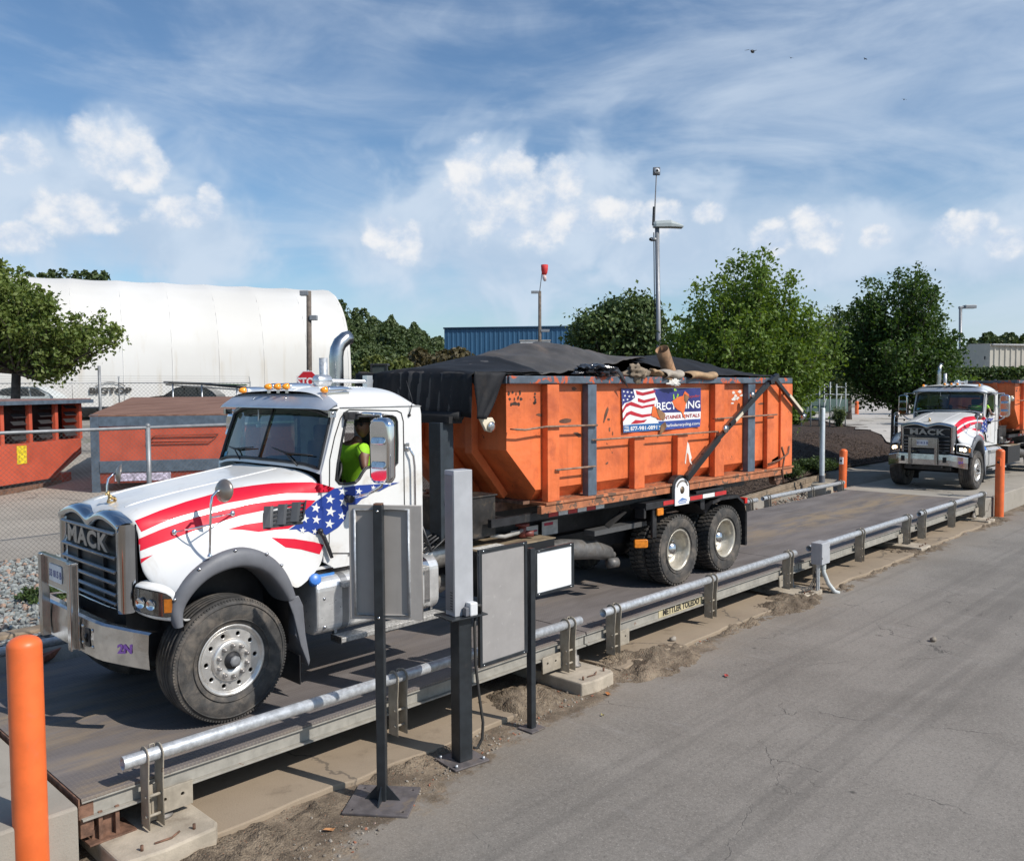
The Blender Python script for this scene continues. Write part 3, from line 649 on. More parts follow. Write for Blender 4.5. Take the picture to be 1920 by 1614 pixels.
def bvh_of(me, M=Matrix.Identity(4)):
    return BVHTree.FromPolygons([M @ v.co for v in me.vertices], [list(p.vertices) for p in me.polygons])
TW = Matrix.Translation((0, YC, 0))
hood_bvh = bvh_of(hood_me, TW)
SIDE_W = .945
def surf(px, py, lift):                  # measured point of the painted body: hood first, else the flat cab side
    d = ray(px, py).normalized(); loc, nor, i, dist = hood_bvh.ray_cast(CAMC, d)
    if loc is None and px < 500: return None
    if loc is None or loc.x > 1.065:
        q = P(px, py, 'y', YC - SIDE_W - lift - .004); return Vector((q.x, q.y - YC, q.z))
    if nor.dot(d) > 0: nor = -nor
    q = loc + nor * lift; return Vector((q.x, q.y - YC, q.z))
def decal(mb, mi, poly, lift, step=5.0):
    v, f = tri2d(poly, step); pts = [surf(p[0], p[1], lift) for p in v]; f = [q for q in f if all(pts[i] is not None for i in q)]
    mb.mat(mi).sh(True); mb.add([p if p is not None else Vector() for p in pts], f); mb.mat(0)
RED_A = [(253, 976), (300, 957), (350, 940), (400, 926), (435, 916), (475, 910), (510, 906), (550, 904.5), (585, 904), (606, 908), (628, 915), (616, 922), (590, 924), (560, 924), (535, 925), (495, 930), (460, 937), (425, 943), (385, 954), (340, 967), (300, 981), (265, 997)]
RED_B = [(258, 1011), (300, 993), (350, 975), (400, 960), (435, 951), (475, 944), (510, 939.5), (545, 937), (575, 937), (592, 938), (580, 950), (566, 964), (545, 952), (515, 952), (488, 958), (450, 966), (400, 983), (360, 996), (325, 1010), (285, 1024), (249, 1038)]
RED_C = [(428, 992), (460, 983), (490, 979), (520, 976), (560, 974), (552, 984), (541, 991), (515, 993), (485, 997), (455, 993)]
RED_F = [(246, 1055), (265, 1047), (287, 1040), (272, 1050), (256, 1063), (243, 1079)]
RED_D = [(509, 1008), (552, 1010), (590, 1016), (607, 1021), (599, 1039), (565, 1030), (535, 1026)]
BLUE = [(571, 957), (590, 941), (602, 933), (613, 925), (626, 916), (650, 913), (672, 909.5), (700, 908), (750, 904), (731, 910), (712, 920), (700, 921), (692, 929), (680, 934), (670, 944), (658, 949), (650, 960), (648, 972), (636, 987), (613, 1002), (600, 1000), (590, 1002), (578, 996), (565, 998), (556, 992), (541, 993), (557, 982), (559, 974), (570, 970)]
hb = MB(); hb.mesh(hood_me)
for poly in (RED_A, RED_B, RED_C, RED_F): decal(hb, 1, poly, .0022, 2.5)
cabdec = []                              # paint that falls on the cab side, added to the cab below
def split_decal(target, mi, poly, lift, step, cab):
    v, f = tri2d(poly, step); pts = [surf(p[0], p[1], lift) for p in v]
    sel = [t_ for t_ in f if all(pts[i] is not None for i in t_) and (sum(pts[i].x for i in t_) / 3 > 1.067) == cab]
    target.mat(mi).sh(True); target.add([p if p is not None else Vector() for p in pts], sel); target.mat(0)
STARS = [((643, 921), 9.5), ((619, 936), 9.5), ((645, 941), 10), ((592, 952), 10), ((620, 959), 10.5), ((571, 972), 9), ((593, 974), 9), ((618, 982), 9.5), ((641, 967), 8), ((567, 994), 7), ((731, 907), 3.5), ((590, 996), 6), ((673, 921), 7), ((700, 914), 5)]
for mi, poly, lift, step in [(1, RED_D, .0022, 4), (2, BLUE, .0032, 4)] + [(0, star(c, r, .15), .0045, None) for c, r in STARS]:
    split_decal(hb, mi, poly, lift, step, False)
hood = tp(hb.build('hood', [WHITE, REDP, BLUEP], recalc=False))
# crease lines on the bonnet, panel seam to the cab
mb = MB()
for s_ in (-1, 1):
    pts = []
    for k in range(26):
        x = -.60 + 1.5 * k / 25; w_ = s_ * (.36 + .02 * k / 25); loc, nor, i, d_ = hood_bvh.ray_cast(Vector((x, YC - w_, 4)), Vector((0, 0, -1)))
        if loc: pts.append((loc.x, loc.y - YC, loc.z - .001))
    mb.tube(pts, .0075, 8)
tp(mb.build('bonnet_crease', WHITE, hood))
# hood side vent: dark louvres
def hy(x, z):
    loc, nor, i, d_ = hood_bvh.ray_cast(Vector((x, -3, z)), Vector((0, 1, 0))); return loc.y - YC
for s_ in (1, -1):
    mb = MB(); VZ = lambda u: (1.655 + .035 * u, 1.845 + .02 * u)
    for k in range(3):
        u0 = k / 3.0; x0 = .43 + .14 * k; z0, z1 = VZ(u0)
        sl_ = .045
        def pt(x, z, out): return (x + sl_ * (z - z0) / (z1 - z0), s_ * (hy(min(x + .02, 1.0), z) - out), z)
        mb.add([pt(x0, z0, .008), pt(x0 + .05, z0, .034), pt(x0 + .05, z1, .034), pt(x0, z1, .008), pt(x0 + .078, z0, .036), pt(x0 + .078, z1, .034)], [(0, 1, 2, 3), (1, 4, 5, 2)])
        mb.add([pt(x0 + .078, z0, .036), pt(x0 + .078, z1, .034), pt(x0 + .078, z1, .0), pt(x0 + .078, z0, .0)], [(0, 1, 2, 3)])
        for q in range(5):
            z = z0 + (z1 - z0) * (q + .5) / 5
            mb.add([pt(x0 + .080, z - .004, .028), pt(x0 + .138, z - .004, .010), pt(x0 + .138, z + .012, .012), pt(x0 + .080, z + .012, .030)], [(0, 1, 2, 3)])
    xe = .43 + .14 * 3 - .02; z0, z1 = VZ(1); mb.add([pt(xe, z0, .030), pt(xe + .03, z0, .012), pt(xe + .03, z1, .012), pt(xe, z1, .030)], [(0, 1, 2, 3)])
    z0, z1 = VZ(0)
    xs_ = [.425 + .425 * q / 8 for q in range(9)]
    mb2 = MB(); mb2.grid([[(x + .045 * (z - z0) / (z1 - z0), s_ * (hy(min(x, 1.0), z) - .004), z) for x in xs_] for z in (z0 - .012, (z0 + z1) / 2, z1 + .025)])
    v_ = tp(mb.build('hood_vent', mat('vent_grey', (.045, .048, .054), .45, var=.1), recalc=False), hood); tp(mb2.build('vent_backing', BLACK, recalc=False), v_)
# --- wheel arch flares, wells, rear skirts
FO = [(-.50, .93), (-.535, 1.05), (-.51, 1.19), (-.43, 1.325), (-.30, 1.425), (-.15, 1.5), (.04, 1.54), (.17, 1.532), (.35, 1.465), (.52, 1.33), (.62, 1.16), (.665, 1.0)]
FI = [(-.43, .945), (-.435, 1.02), (-.42, 1.10), (-.37, 1.20), (-.26, 1.295), (-.14, 1.35), (.02, 1.38), (.15, 1.372), (.30, 1.32), (.43, 1.205), (.52, 1.08), (.575, .975)]
def fw(x): return 1.085 if x < -.48 else 1.12 if x < .5 else 1.09
for s_ in (1, -1):
    rows = []
    for (a, b) in zip(FO, FI):
        m1 = ((a[0] * .6 + b[0] * .4), (a[1] * .6 + b[1] * .4)); w_ = fw(a[0])
        rows.append([(a[0] * 1.0, -s_ * (w_ - .05), a[1] + .004), (a[0], -s_ * (w_ + .004), a[1]), (m1[0], -s_ * (w_ + .035), m1[1]), (b[0], -s_ * (w_ + .030), b[1]), (b[0] * .985, -s_ * (w_ - .04), b[1] * .985), (b[0] * .98, -s_ * (w_ - .28), b[1] * .98)])
    fl = tp(MB().sh().grid(rows).build('fender_flare', DGREY, sub=2, recalc=False))
    mb = MB()
    for k in (2, 4, 6, 8, 9):
        a, b = FO[k], FI[k]; q = (a[0] * .9 + b[0] * .1, a[1] * .9 + b[1] * .1); mb.lathe([(0, .012), (.013, .01), (.016, 0)], (q[0], -s_ * (fw(a[0]) + .012), q[1]), (0, -s_, .4), 10)
    [tp(o_, fl) for o_ in split(mb, 'flare_bolt', CHROMED)]; (lambda *a: 0)(0, fl)
    rows = [[(b[0], -s_ * 1.10, b[1] + .01), (b[0] * 1.02, -s_ * .62, b[1] + .03), (b[0], -s_ * .45, b[1])] for b in FI]
    rows = [[(-.40, -s_ * 1.05, .75)] + [(-.40, -s_ * .62, .75), (-.40, -s_ * .45, .75)]] + rows + [[(.60, -s_ * 1.05, .55), (.60, -s_ * .62, .55), (.60, -s_ * .45, .55)]]
    tp(MB().sh().grid(rows).build('wheel_well', BLACK, recalc=False))
    mb = MB(); mb.prism([(-.42, .6), (-.42, 1.0), (-.2, 1.3), (.05, 1.38), (.35, 1.25), (.6, .95), (.6, .6)], 'y', -s_ * .44, -s_ * .46); tp(mb.build('wheel_well_wall', BLACK))
    mb = MB(); mb.prism([(.565, 1.0), (.69, 1.0), (.735, .90), (.755, .62), (.80, .36), (.785, .30), (.70, .52), (.63, .82)], 'y', -s_ * 1.075, -s_ * 1.10)
    mb.prism([(.66, .62), (.70, .54), (.795, .30), (.80, .36), (.765, .60), (.73, .88), (.70, .99), (.66, .99)], 'y', -s_ * .70, -s_ * 1.0749)
    sk = tp(mb.build('fender_skirt', DGREY, bevel=.010)); mb = MB(); mb.box((.70, -s_ * .72, .14), (.712, -s_ * 1.07, .42)); tp(mb.build('mud_flap', BLACK), sk)
# --- head lamps
for s_ in (1, -1):
    # pod: section swept from inner front to outer rear
    path = [(-.70, .765), (-.70, .83), (-.665, .92), (-.59, 1.01), (-.50, 1.075), (-.44, 1.10)]
    zt_ = [1.295, 1.30, 1.29, 1.27, 1.23, 1.17]; zb_ = [1.035, 1.03, 1.01, .99, .975, .975]
    rows = []
    for (x, w_), a, b in zip(path, zt_, zb_):
        rows.append([(x + .10, -s_ * (w_ - .02), a + .02), (x + .02, -s_ * w_, a), (x - .004, -s_ * (w_ + .0), a - .022), (x - .004, -s_ * w_, b + .03), (x + .03, -s_ * (w_ - .005), b - .005), (x + .12, -s_ * (w_ - .06), b + .0)])
    pod = MB().sh().grid(rows).build('headlamp', WHITE, sub=2, recalc=False); tp(pod)
    def lrow(f0, f1, off):
        return [[(x - off, -s_ * (w_ + off * .6), b + (a - b) * f) for f in (f0, (f0 + f1) / 2, f1)] for (x, w_), a, b in zip(path[:5], zt_, zb_)]
    g = lrow(.20, .90, .012)
    tp(MB().sh().grid(g).build('lens', LENS, sub=2, recalc=False), pod)
    g = lrow(.16, .94, .007); tp(MB().sh().grid(g).build('reflector', mat('lamp_reflector', (.09, .095, .10), .2, .7, var=.4, scale=25), sub=1, recalc=False), pod)
    mb = MB()
    for (x, w_, z, r) in ((-.690, .885, 1.155, .045), (-.635, .960, 1.14, .045)):
        mb.lathe([(0, .002), (r * .5, .003), (r * .95, .016), (r, .017)], (x - .005, -s_ * w_, z), (-.85, -s_ * .5, 0), 18)
    tp(mb.build('bulb_reflector', CHROME, recalc=False), pod)
    mb = MB(); mb.grid([[(x - .0105, -s_ * (w_ + .0075), z) for z in (1.07, 1.12, 1.185)] for x, w_ in ((-.56, 1.033), (-.53, 1.055), (-.505, 1.072))]); tp(mb.build('turn_signal', mat('amber_signal', (.42, .13, .015), .2, var=.15, scale=30), recalc=False), pod)
# --- grille
GX = -.765
def gz(w_):                               # crown of the chrome surround: two humps and a centre dip
    a = abs(w_); return 1.845 + .045 * math.exp(-((a - .34) / .20) ** 2) - .03 * math.exp(-(a / .10) ** 2) * 1.0 - max(0, a - .52) ** 2 * 1.1
grille = thing('grille', None, None); grille.parent = truck
bpy.data.objects.remove(grille)
mb = MB().sh()
N = 28; ws = [-.71 + 1.42 * k / N for k in range(N + 1)]
# crown
mb.grid([[(GX + .10, w_, gz(w_) - .005) for w_ in ws], [(GX + .03, w_, gz(w_) + .012) for w_ in ws], [(GX - .035, w_, gz(w_) - .012) for w_ in ws], [(GX - .045, w_ * .985, gz(w_) - .06) for w_ in ws], [(GX - .03, w_ * .97, gz(w_) - .085 - .035 * math.exp(-(w_ / .11) ** 2)) for w_ in ws], [(GX + .03, w_ * .965, gz(w_) - .09 - .035 * math.exp(-(w_ / .11) ** 2)) for w_ in ws]])
for s_ in (1, -1):
    rows = []
    for k in range(11):
        z = 1.80 - .76 * k / 10; wo = .71 - .01 * (k / 10); q = .0
        rows.append([(GX + .095, -s_ * (wo + .035), z), (GX + .04, -s_ * (wo + .03), z), (GX - .02, -s_ * (wo + .005), z), (GX - .045, -s_ * (wo - .035), z), (GX - .03, -s_ * (wo - .075), z), (GX + .03, -s_ * (wo - .085), z)])
    mb.grid(rows)
mb.box((GX - .04, -.70, 1.035), (GX + .04, .70, 1.075))
grille = tp(mb.build('grille', mat('grille_chrome', (.52, .53, .55), .11, 1.0, var=.06), recalc=False, sub=1))
mb = MB().box((GX + .012, -.69, 1.04), (GX + .03, .69, 1.80)); tp(mb.build('grille_backing', BLACK), grille)
for z in (1.715, 1.505, 1.385, 1.285, 1.19, 1.11):
    mb = MB(); mb.prism([(GX - .045, z - .012), (GX - .048, z + .004), (GX - .03, z + .016), (GX + .01, z + .016), (GX + .01, z - .012)], 'y', -.62, .62); tp(mb.build('grille_bar', mat('shaded_chrome', (.30, .30, .31), .22, 1.0, var=.1), bevel=.003), grille)  # bar chrome darkened, the shade on the truck front is in its colour
for s_ in (-1, 1): tp(MB().box((GX - .012, s_ * .30 - .012, 1.06), (GX + .011, s_ * .30 + .012, 1.49)).build('grille_upright', BLACK), grille)
tm = text('MACK', .205, .012, .008, 1.12, sx=1.5)
mb = MB().mesh(tm, frame((GX - .03, 0, 1.612), (0, -1, 0), (0, 0, 1))); tp(mb.build('lettering', mat('satin_metal', (.42, .40, .38), .35, .7, var=.1), recalc=False), grille)
# dark gloss panels at the sides of the grille
for s_ in (1, -1):
    mb = MB().sh(); mb.grid([[(GX + .09, -s_ * .742, z), (GX + .10, -s_ * (.757), z)] for z in (1.80, 1.5, 1.06)]); tp(mb.build('grille_edge', BLACK, recalc=False), grille)
# nose ornament: small gold dog on a plinth
mb = MB(); ox = -.58
mb.prism([(ox - .06, -.02), (ox + .08, -.025), (ox + .10, .025), (ox - .06, .02)], 'z', 1.905, 1.93)
body = [((ox + .065, 0, 1.972), .030), ((ox + .03, 0, 1.985), .030), ((ox - .005, 0, 2.0), .034), ((ox - .03, 0, 2.03), .028)]
mb.tube([b[0] for b in body], [b[1] for b in body], 10); mb.ball((ox - .045, 0, 2.06), .032, 12, 8, (1.1, 1, 1)); mb.ball((ox - .075, 0, 2.05), .02, 10, 6)
for s_ in (-1, 1):
    mb.tube([(ox - .015, s_ * .026, 1.99), (ox - .03, s_ * .032, 1.955), (ox - .045, s_ * .03, 1.925)], [.016, .012, .012], 8); mb.tube([(ox + .06, s_ * .024, 1.98), (ox + .075, s_ * .03, 1.95), (ox + .06, s_ * .03, 1.925)], [.018, .013, .012], 8); mb.ball((ox - .03, s_ * .03, 2.085), .012, 8, 6)
mb.v = [(ox + (v[0] - ox) * .55, v[1] * .6, 1.91 + (v[2] - 1.91) * .58) for v in mb.v]
tp(mb.build('hood_ornament', mat('gold_metal', (.62, .43, .20), .30, 1.0, var=.1)), hood)
# --- bumper
path = [(-.715, 1.075), (-.80, .975), (-.89, .86), (-.965, .76), (-1.0, .68), (-1.005, .5), (-1.005, .25), (-1.005, 0)]
path = [(x, -w_) for x, w_ in path] + [(x, w_) for x, w_ in path[:-1][::-1]]
rows = []
for k, (x, y) in enumerate(path):
    q = min(1, max(0, (abs(y) - .68) / .4)); zt_ = 1.02 - .09 * q; zb_ = .70 - .085 * q
    rows.append([(x + .10, y * (1 - .05 * q), zt_ - .012), (x + .02, y, zt_ + .003), (x - .004, y, zt_ - .012), (x - .012, y, (zt_ + zb_) / 2), (x - .004, y, zb_ + .012), (x + .02, y, zb_ - .003), (x + .07, y * (1 - .05 * q), zb_ + .01)])
bump = tp(MB().grid(rows).build('bumper', CHROMED, recalc=False))
for p in bump.data.polygons: p.use_smooth = False
for s_ in (1, -1):
    tp(MB().mesh(plate(rrect(-.05, -.075, .05, .075, .012), [], .006, .001), frame((-1.0165, -s_ * .56, .865), (0, -1, 0), (0, 0, 1))).build('tow_opening', BLACK), bump)
    mb = MB(); mb.tube([(-1.02, -s_ * .56, .83), (-1.035, -s_ * .56, .865), (-1.02, -s_ * .56, .90)], .012, 8); tp(mb.build('tow_hook', BLKGLOSS), bump)
    mb = MB()
    for w_, z in ((.66, .80), (.66, .94), (.44, .80), (.44, .94)): mb.lathe([(0, .01), (.012, .008), (.016, 0)], (-1.012, -s_ * w_, z), (-1, 0, 0), 10)
    [tp(o_, bump) for o_ in split(mb, 'bumper_bolt', CHROMED)]; (lambda *a: 0)(0, bump)
tm = text('2N', .10, .001, .004); q0 = Vector((-.80, -.975, .77)); xd = Vector((.09, -.115, 0)).normalized()
mb = MB().mesh(tm, frame(Vector((-.845, -.9175, .80)) + Vector((-.788, -.616, 0)) * .017, xd, (0, 0, 1))); tp(mb.build('number', mat('purple_paint', (.16, .07, .30), .5)), bump)
# bumper guard with licence plate
mb = MB()
for s_ in (1, -1):
    mb.box((-1.09, s_ * .315, .72), (-1.02, s_ * .345, 1.47)); mb.box((-1.035, s_ * .345, .72), (-1.02, s_ * .405, 1.47)); mb.box((-1.09, s_ * .3449, .72), (-1.075, s_ * .39, 1.47))
guard = tp(MB().box((-1.058, -.3145, 1.19), (-1.05, .3145, 1.20)).build('bumper_guard', CHROME, bevel=.002))
for o in split(mb, 'guard_bar', mat('guard_chrome', (.50, .50, .50), .16, 1.0, var=.12, scale=6), bevel=.004): tp(o, guard)
mb = MB().box((-1.058, -.312, 1.20), (-1.05, .312, 1.455)).box((-1.075, -.405, 1.4551), (-1.03, .405, 1.475)); tp(mb.build('guard_plate', MATS['guard_chrome'], bevel=.003), guard)
mb = MB().mesh(plate(rrect(-.15, -.075, .15, .075, .012), [], .006, .001), frame((-1.063, .02, 1.33), (0, -1, 0), (0, 0, 1))); pl = tp(mb.build('licence_plate', mat('plate_white', (.72, .73, .76), .4)), guard)
mb = MB().mesh(text('33 815 B', .085, .001, .002), frame((-1.067, .02, 1.322), (0, -1, 0), (0, 0, 1))); tp(mb.build('plate_lettering', mat('plate_blue', (.08, .09, .25), .5), pl))
# --- cab
CW = .94
def cabside(px, py): q = P(px, py, 'y', YC - CW); return (q.x, q.z)
WIN = [cabside(*p) for p in ((630, 899), (633, 870), (640, 830), (648, 789), (652, 783), (660, 781), (735, 780), (741, 783), (744, 790), (745, 830), (744.5, 868), (740, 873), (695, 874.5), (687, 877), (680, 886), (674, 897), (667, 904), (650, 907), (636, 906))]
SIDE = [(1.075, 1.24), (1.07, 2.12), (1.255, 2.70), (1.30, 2.745), (2.28, 2.745), (2.325, 2.735), (2.34, 2.66), (2.345, 1.9), (2.345, 1.16), (1.2, 1.16)]
cab_mb = MB()
for s_ in (1, -1):
    me = plate(SIDE, [WIN], .03, .004); cab_mb.mesh(me, frame((0, -s_ * (CW - .015), 0), (1, 0, 0), (0, 0, 1)))
# back wall with small window, floor, firewall, pillars
cab_mb.mesh(plate([(-.925, 1.16), (.925, 1.16), (.925, 2.74), (-.925, 2.74)], [rrect(-.45, 2.2, .45, 2.62, .06)], .02, .003), frame((2.33, 0, 0), (0, -1, 0), (0, 0, 1)))
cab_mb.box((1.0, -.90, 1.16), (2.31, .90, 1.19))
# windscreen surround
BOT = [(1.07, .925, 2.10), (1.02, .70, 2.145), (.95, .36, 2.165), (.915, 0, 2.17)]; TOP = [(1.262, .90, 2.70), (1.215, .66, 2.775), (1.17, .34, 2.80), (1.15, 0, 2.805)]
BOT = BOT + [(x, -w_, z) for x, w_, z in BOT[:-1][::-1]]; TOP = TOP + [(x, -w_, z) for x, w_, z in TOP[:-1][::-1]]
def wsp(u, v, off=0.0):                   # u across 0..1, v up 0..1
    k = u * 6; i = min(5, int(k)); f = k - i
    def cr(L):
        p0, p1, p2, p3 = [Vector(L[max(0, min(6, i + q))]) for q in (-1, 0, 1, 2)]
        return .5 * ((2 * p1) + (p2 - p0) * f + (2 * p0 - 5 * p1 + 4 * p2 - p3) * f * f + (3 * p1 - p0 - 3 * p2 + p3) * f ** 3)
    a, b = cr(BOT), cr(TOP); q = a.lerp(b, v); q.y *= -1; return (q.x - off, q.y, q.z + off * .3)
us = [0, .012, .035, .06, .09] + [.09 + .82 * k / 16 for k in range(1, 16)] + [.91, .94, .965, .988, 1]; vs_ = [0, .03, .07] + [.07 + .84 * k / 6 for k in range(1, 6)] + [.91, 1]
cab_mb.sh()
for i in range(len(us) - 1):
    for j in range(len(vs_) - 1):
        if .035 <= us[i] and us[i + 1] <= .966 and vs_[j] >= .07 and vs_[j + 1] <= .915: continue
        cab_mb.add([wsp(us[i], vs_[j], .01), wsp(us[i + 1], vs_[j], .01), wsp(us[i + 1], vs_[j + 1], .01), wsp(us[i], vs_[j + 1], .01)], [(0, 1, 2, 3)])
cab_mb.sh(False)
# roof
def roofz(w_, x):
    a = abs(w_) / .94; z = 2.97 - .03 * a ** 2 - .20 * a ** 7; f = min(1, max(0, (x - 2.02) / .33)); z -= (z - 2.745) * f ** 2.6; g = max(0, (1.45 - x) / .3); return z - (z - 2.80) * .30 * g ** 1.6
wl = [-.94, -.935, -.90, -.84, -.72, -.52, -.27, 0, .27, .52, .72, .84, .90, .935, .94]; xl = [1.16, 1.2, 1.3, 1.45, 1.7, 1.95, 2.1, 2.2, 2.28, 2.32, 2.345]
rg = [[(x, w_ * (1 - .02 * max(0, (x - 2.25) / .1)), roofz(w_, x)) for w_ in wl] for x in xl]
for r_ in rg: r_[0] = (r_[0][0], r_[0][1], 2.742); r_[-1] = (r_[-1][0], r_[-1][1], 2.742)
o = MB().sh().grid(rg).build('roof', WHITE, sub=2); rm = evmesh(o); drop(o); cab_mb.mesh(rm)
for mi, poly, lift, step in [(1, RED_D, .0022, 4), (1, RED_A, .0022, 5), (2, BLUE, .0032, 4)] + [(0, star(c, r, .15), .0045, None) for c, r in STARS]: split_decal(cab_mb, mi, poly, lift, step, True)
cab = tp(cab_mb.build('cab', [WHITE, REDP, BLUEP], recalc=False))
# gutters, door seams, window gaskets
mb = MB()
for s_ in (1, -1):
    y = -s_ * (CW + .004); mb.tube([(1.29, y, 2.752), (1.8, y, 2.752), (2.30, y, 2.752), (2.335, y, 2.745)], .007, 6)
[tp(o_, cab) for o_ in split(mb, 'roof_gutter', mat('seam_grey', (.35, .35, .35), .5))]
DO = [cabside(*p) for p in ((617, 1037), (617, 955), (618, 862), (627, 820), (638, 785), (645, 774), (655, 768), (700, 769), (744, 770), (752, 774), (756, 790), (757, 860), (758, 940), (759, 1010), (755, 1034), (745, 1037))]
for s_ in (1, -1):
    mb = MB(); mb.tube([(x, -s_ * (CW + .001), z) for x, z in DO], .0065, 6, closed=True); door = tp(mb.build('door_seam', mat('seam_dark', (.03, .03, .03), .7)), cab)
    mb = MB(); mb.tube([(x, -s_ * (CW + .001), z) for x, z in WIN], .014, 8, closed=True); tp(mb.build('window_gasket', BLACK), cab)
    mb = MB(); me = plate([(1.25, 2.0), (2.05, 2.0), (2.05, 2.64), (1.40, 2.64)], [], .004); mb.mesh(me, frame((0, -s_ * (CW - .032), 0), (1, 0, 0), (0, 0, 1)))
    if s_ == -1: tp(mb.build('side_window', GLASSD), cab)
    hx = 2.135
    mb = MB(); mb.tube([(hx, -s_ * (CW + .0), 2.31), (hx, -s_ * (CW + .05), 2.30), (hx + .045, -s_ * (CW + .055), 2.22), (hx + .06, -s_ * (CW + .055), 2.1), (hx + .06, -s_ * (CW + .055), 1.62), (hx + .05, -s_ * CW, 1.58)], .014, 10); tp(mb.build('grab_handle', CHROME), cab)
    mb = MB(); mb.box((hx - .03, -s_ * (CW + .0005), 2.27), (hx + .03, -s_ * (CW + .012), 2.36)); tp(mb.build('handle_mount', CHROMED, bevel=.006), cab)
    mb = MB(); mb.tube([(2.17, -s_ * (CW + .012), 2.66), (2.20, -s_ * (CW + .03), 2.80), (2.16, -s_ * (CW - .02), 3.02)], [.006, .004, .0025], 6); mb.ball((2.17, -s_ * (CW + .01), 2.655), .018, 10, 8); tp(mb.build('antenna', BLACK), cab)
    mb = MB(); q = cabside(612, 963); mb.box((q[0] - .02, -s_ * (CW + .0005), q[1] - .03), (q[0] + .03, -s_ * (CW + .01), q[1] + .03)); tp(mb.build('cab_marker', CHROMED, bevel=.004), cab)
# door vents / plates low on the door, latch strut
mb = MB(); mb.cyl((1.44, -CW - .001, 1.44), (1.44, -CW - .006, 1.44), .05, 20); tp(mb.build('door_badge', mat('badge_grey', (.45, .47, .52), .4)), cab)
mb = MB().box((1.36, -CW - .0005, 1.26), (1.50, -CW - .012, 1.295)); tp(mb.build('door_strip', CHROMED, bevel=.003), cab)
mb = MB(); mb.tube([(1.02, -.965, 1.55), (1.05, -.985, 1.50), (1.10, -.985, 1.38), (1.14, -.985, 1.28)], [.018, .022, .022, .018], 10); mb.ball((1.02, -.97, 1.555), .03, 12, 8); tp(mb.build('hood_latch', BLACK), hood)
# glass, wipers, sun visor
g = [[wsp(.03 + .94 * i / 24, .06 + .87 * j / 8, .0) for i in range(25)] for j in range(9)]
tp(MB().sh().grid(g).build('windscreen', GLASSD, recalc=False), cab)
mb = MB(); loop = [wsp(.035 + .93 * k / 24, .072, .012) for k in range(25)] + [wsp(.966, .072 + .84 * k / 8, .012) for k in range(1, 9)] + [wsp(.966 - .93 * k / 24, .912, .012) for k in range(1, 25)] + [wsp(.035, .912 - .84 * k / 8, .012) for k in range(1, 8)]
mb.tube(loop, .017, 8, closed=True); mb.tube([wsp(.5, .06 + .86 * k / 6, .010) for k in range(7)], .011, 8); tp(mb.build('windscreen_gasket', BLACK), cab)
for u0, u1 in ((.20, .40), (.66, .86)):
    mb = MB(); a, b, c = wsp(u0, .03, .03), wsp((u0 + u1) / 2, .20, .03), wsp(u1, .26, .03); e = wsp(u0 - .10, .24, .03); mb.tube([a, b], .008, 6); mb.tube([e, b, c], [.006, .011, .006], 6); tp(mb.build('wiper', BLACK), cab)
mb = MB().sh()
vr = [(0, -.005), (.03, .0), (.10, .02), (.17, .055), (.20, .10)]
rows = []
for i in range(25):
    u = i / 24; a = 2 * u - 1; w_ = .985 * a; bow = .075 * a * a; e = max(0, (abs(a) - .86) / .14)
    rows.append([(.99 + bow + .07 * e, w_ * -1, 2.745 - .02 * e), (.985 + bow + .08 * e, -w_, 2.765 - .02 * e), (1.10 + bow * .7 + .08 * e, -w_ * .99, 2.84 - .05 * e), (1.20 + bow * .3 + .06 * e, -w_ * .965, 2.895 - .11 * e), (1.24 + .05 * e, -w_ * .95, 2.89 - .12 * e)])
vis = tp(MB().sh().grid(rows).build('sun_visor', mat('brushed_visor', (.66, .68, .71), .44, .75, var=.06, scale=5), sub=1, recalc=False), cab)
mb = MB()
for s_ in (1, -1): mb.box((1.16, -s_ * .93, 2.66), (1.23, -s_ * .965, 2.72)); mb.lathe([(0, .012), (.012, .01), (.015, 0)], (1.19, -s_ * .965, 2.70), (0, -s_, 0), 10)
for k, w_ in enumerate((-.33, .27)): mb.lathe([(0, .01), (.012, .006), (.014, 0)], (1.09, -w_, 2.845), (-.5, 0, 1), 10)
tp(mb.build('visor_bracket', CHROMED), vis)
# roof marker lamps, air horn, exhaust stack
for w_, x in ((.75, 1.30), (.17, 1.22), (0, 1.22), (-.17, 1.22), (-.75, 1.30)):
    z = roofz(w_, x) - .005
    mb = MB(); prof = [(0, .0), (.026, .012), (.034, .05), (.036, .10), (.033, .19), (.02, .28), (0, .35)]
    mb.lathe(prof, (x - .06, -w_, z + .035), (1, 0, .03), 18); mb.box((x - .05, -w_ - .03, z - .035), (x + .22, -w_ + .03, z + .012)); ml = tp(mb.build('marker_lamp', CHROME), cab)
    mb = MB(); mb.lathe([(0, -.04), (.018, -.036), (.030, -.014), (.036, .02), (.035, .024)], (x - .06, -w_, z + .035), (1, 0, .03), 18); tp(mb.build('amber_lens', AMBER), ml)
mb = MB(); mb.tube([(1.63, -.0, 3.03), (1.645, -.0, 3.03), (1.80, -.0, 3.03), (1.82, -.0, 3.03)], [.058, .066, .066, .05], 18); mb.tube([(1.80, -.0, 3.03), (1.86, -.02, 3.03), (2.28, -.06, 3.02), (2.34, -.06, 3.02)], [.03, .022, .022, .04], 14); mb.box((1.70, -.03, 2.94), (1.78, .03, 3.0)); mb.box((2.25, -.1, 2.93), (2.33, -.02, 3.09))
tp(mb.build('air_horn', mat('satin_horn', (.70, .71, .72), .3, .8)), cab)
mb = MB(); mb.cyl((2.05, .43, 2.85), (2.05, .43, 3.30), .048, 16); tp(mb.build('air_intake', GALV), cab)
EXX, EXW = 2.46, -.80
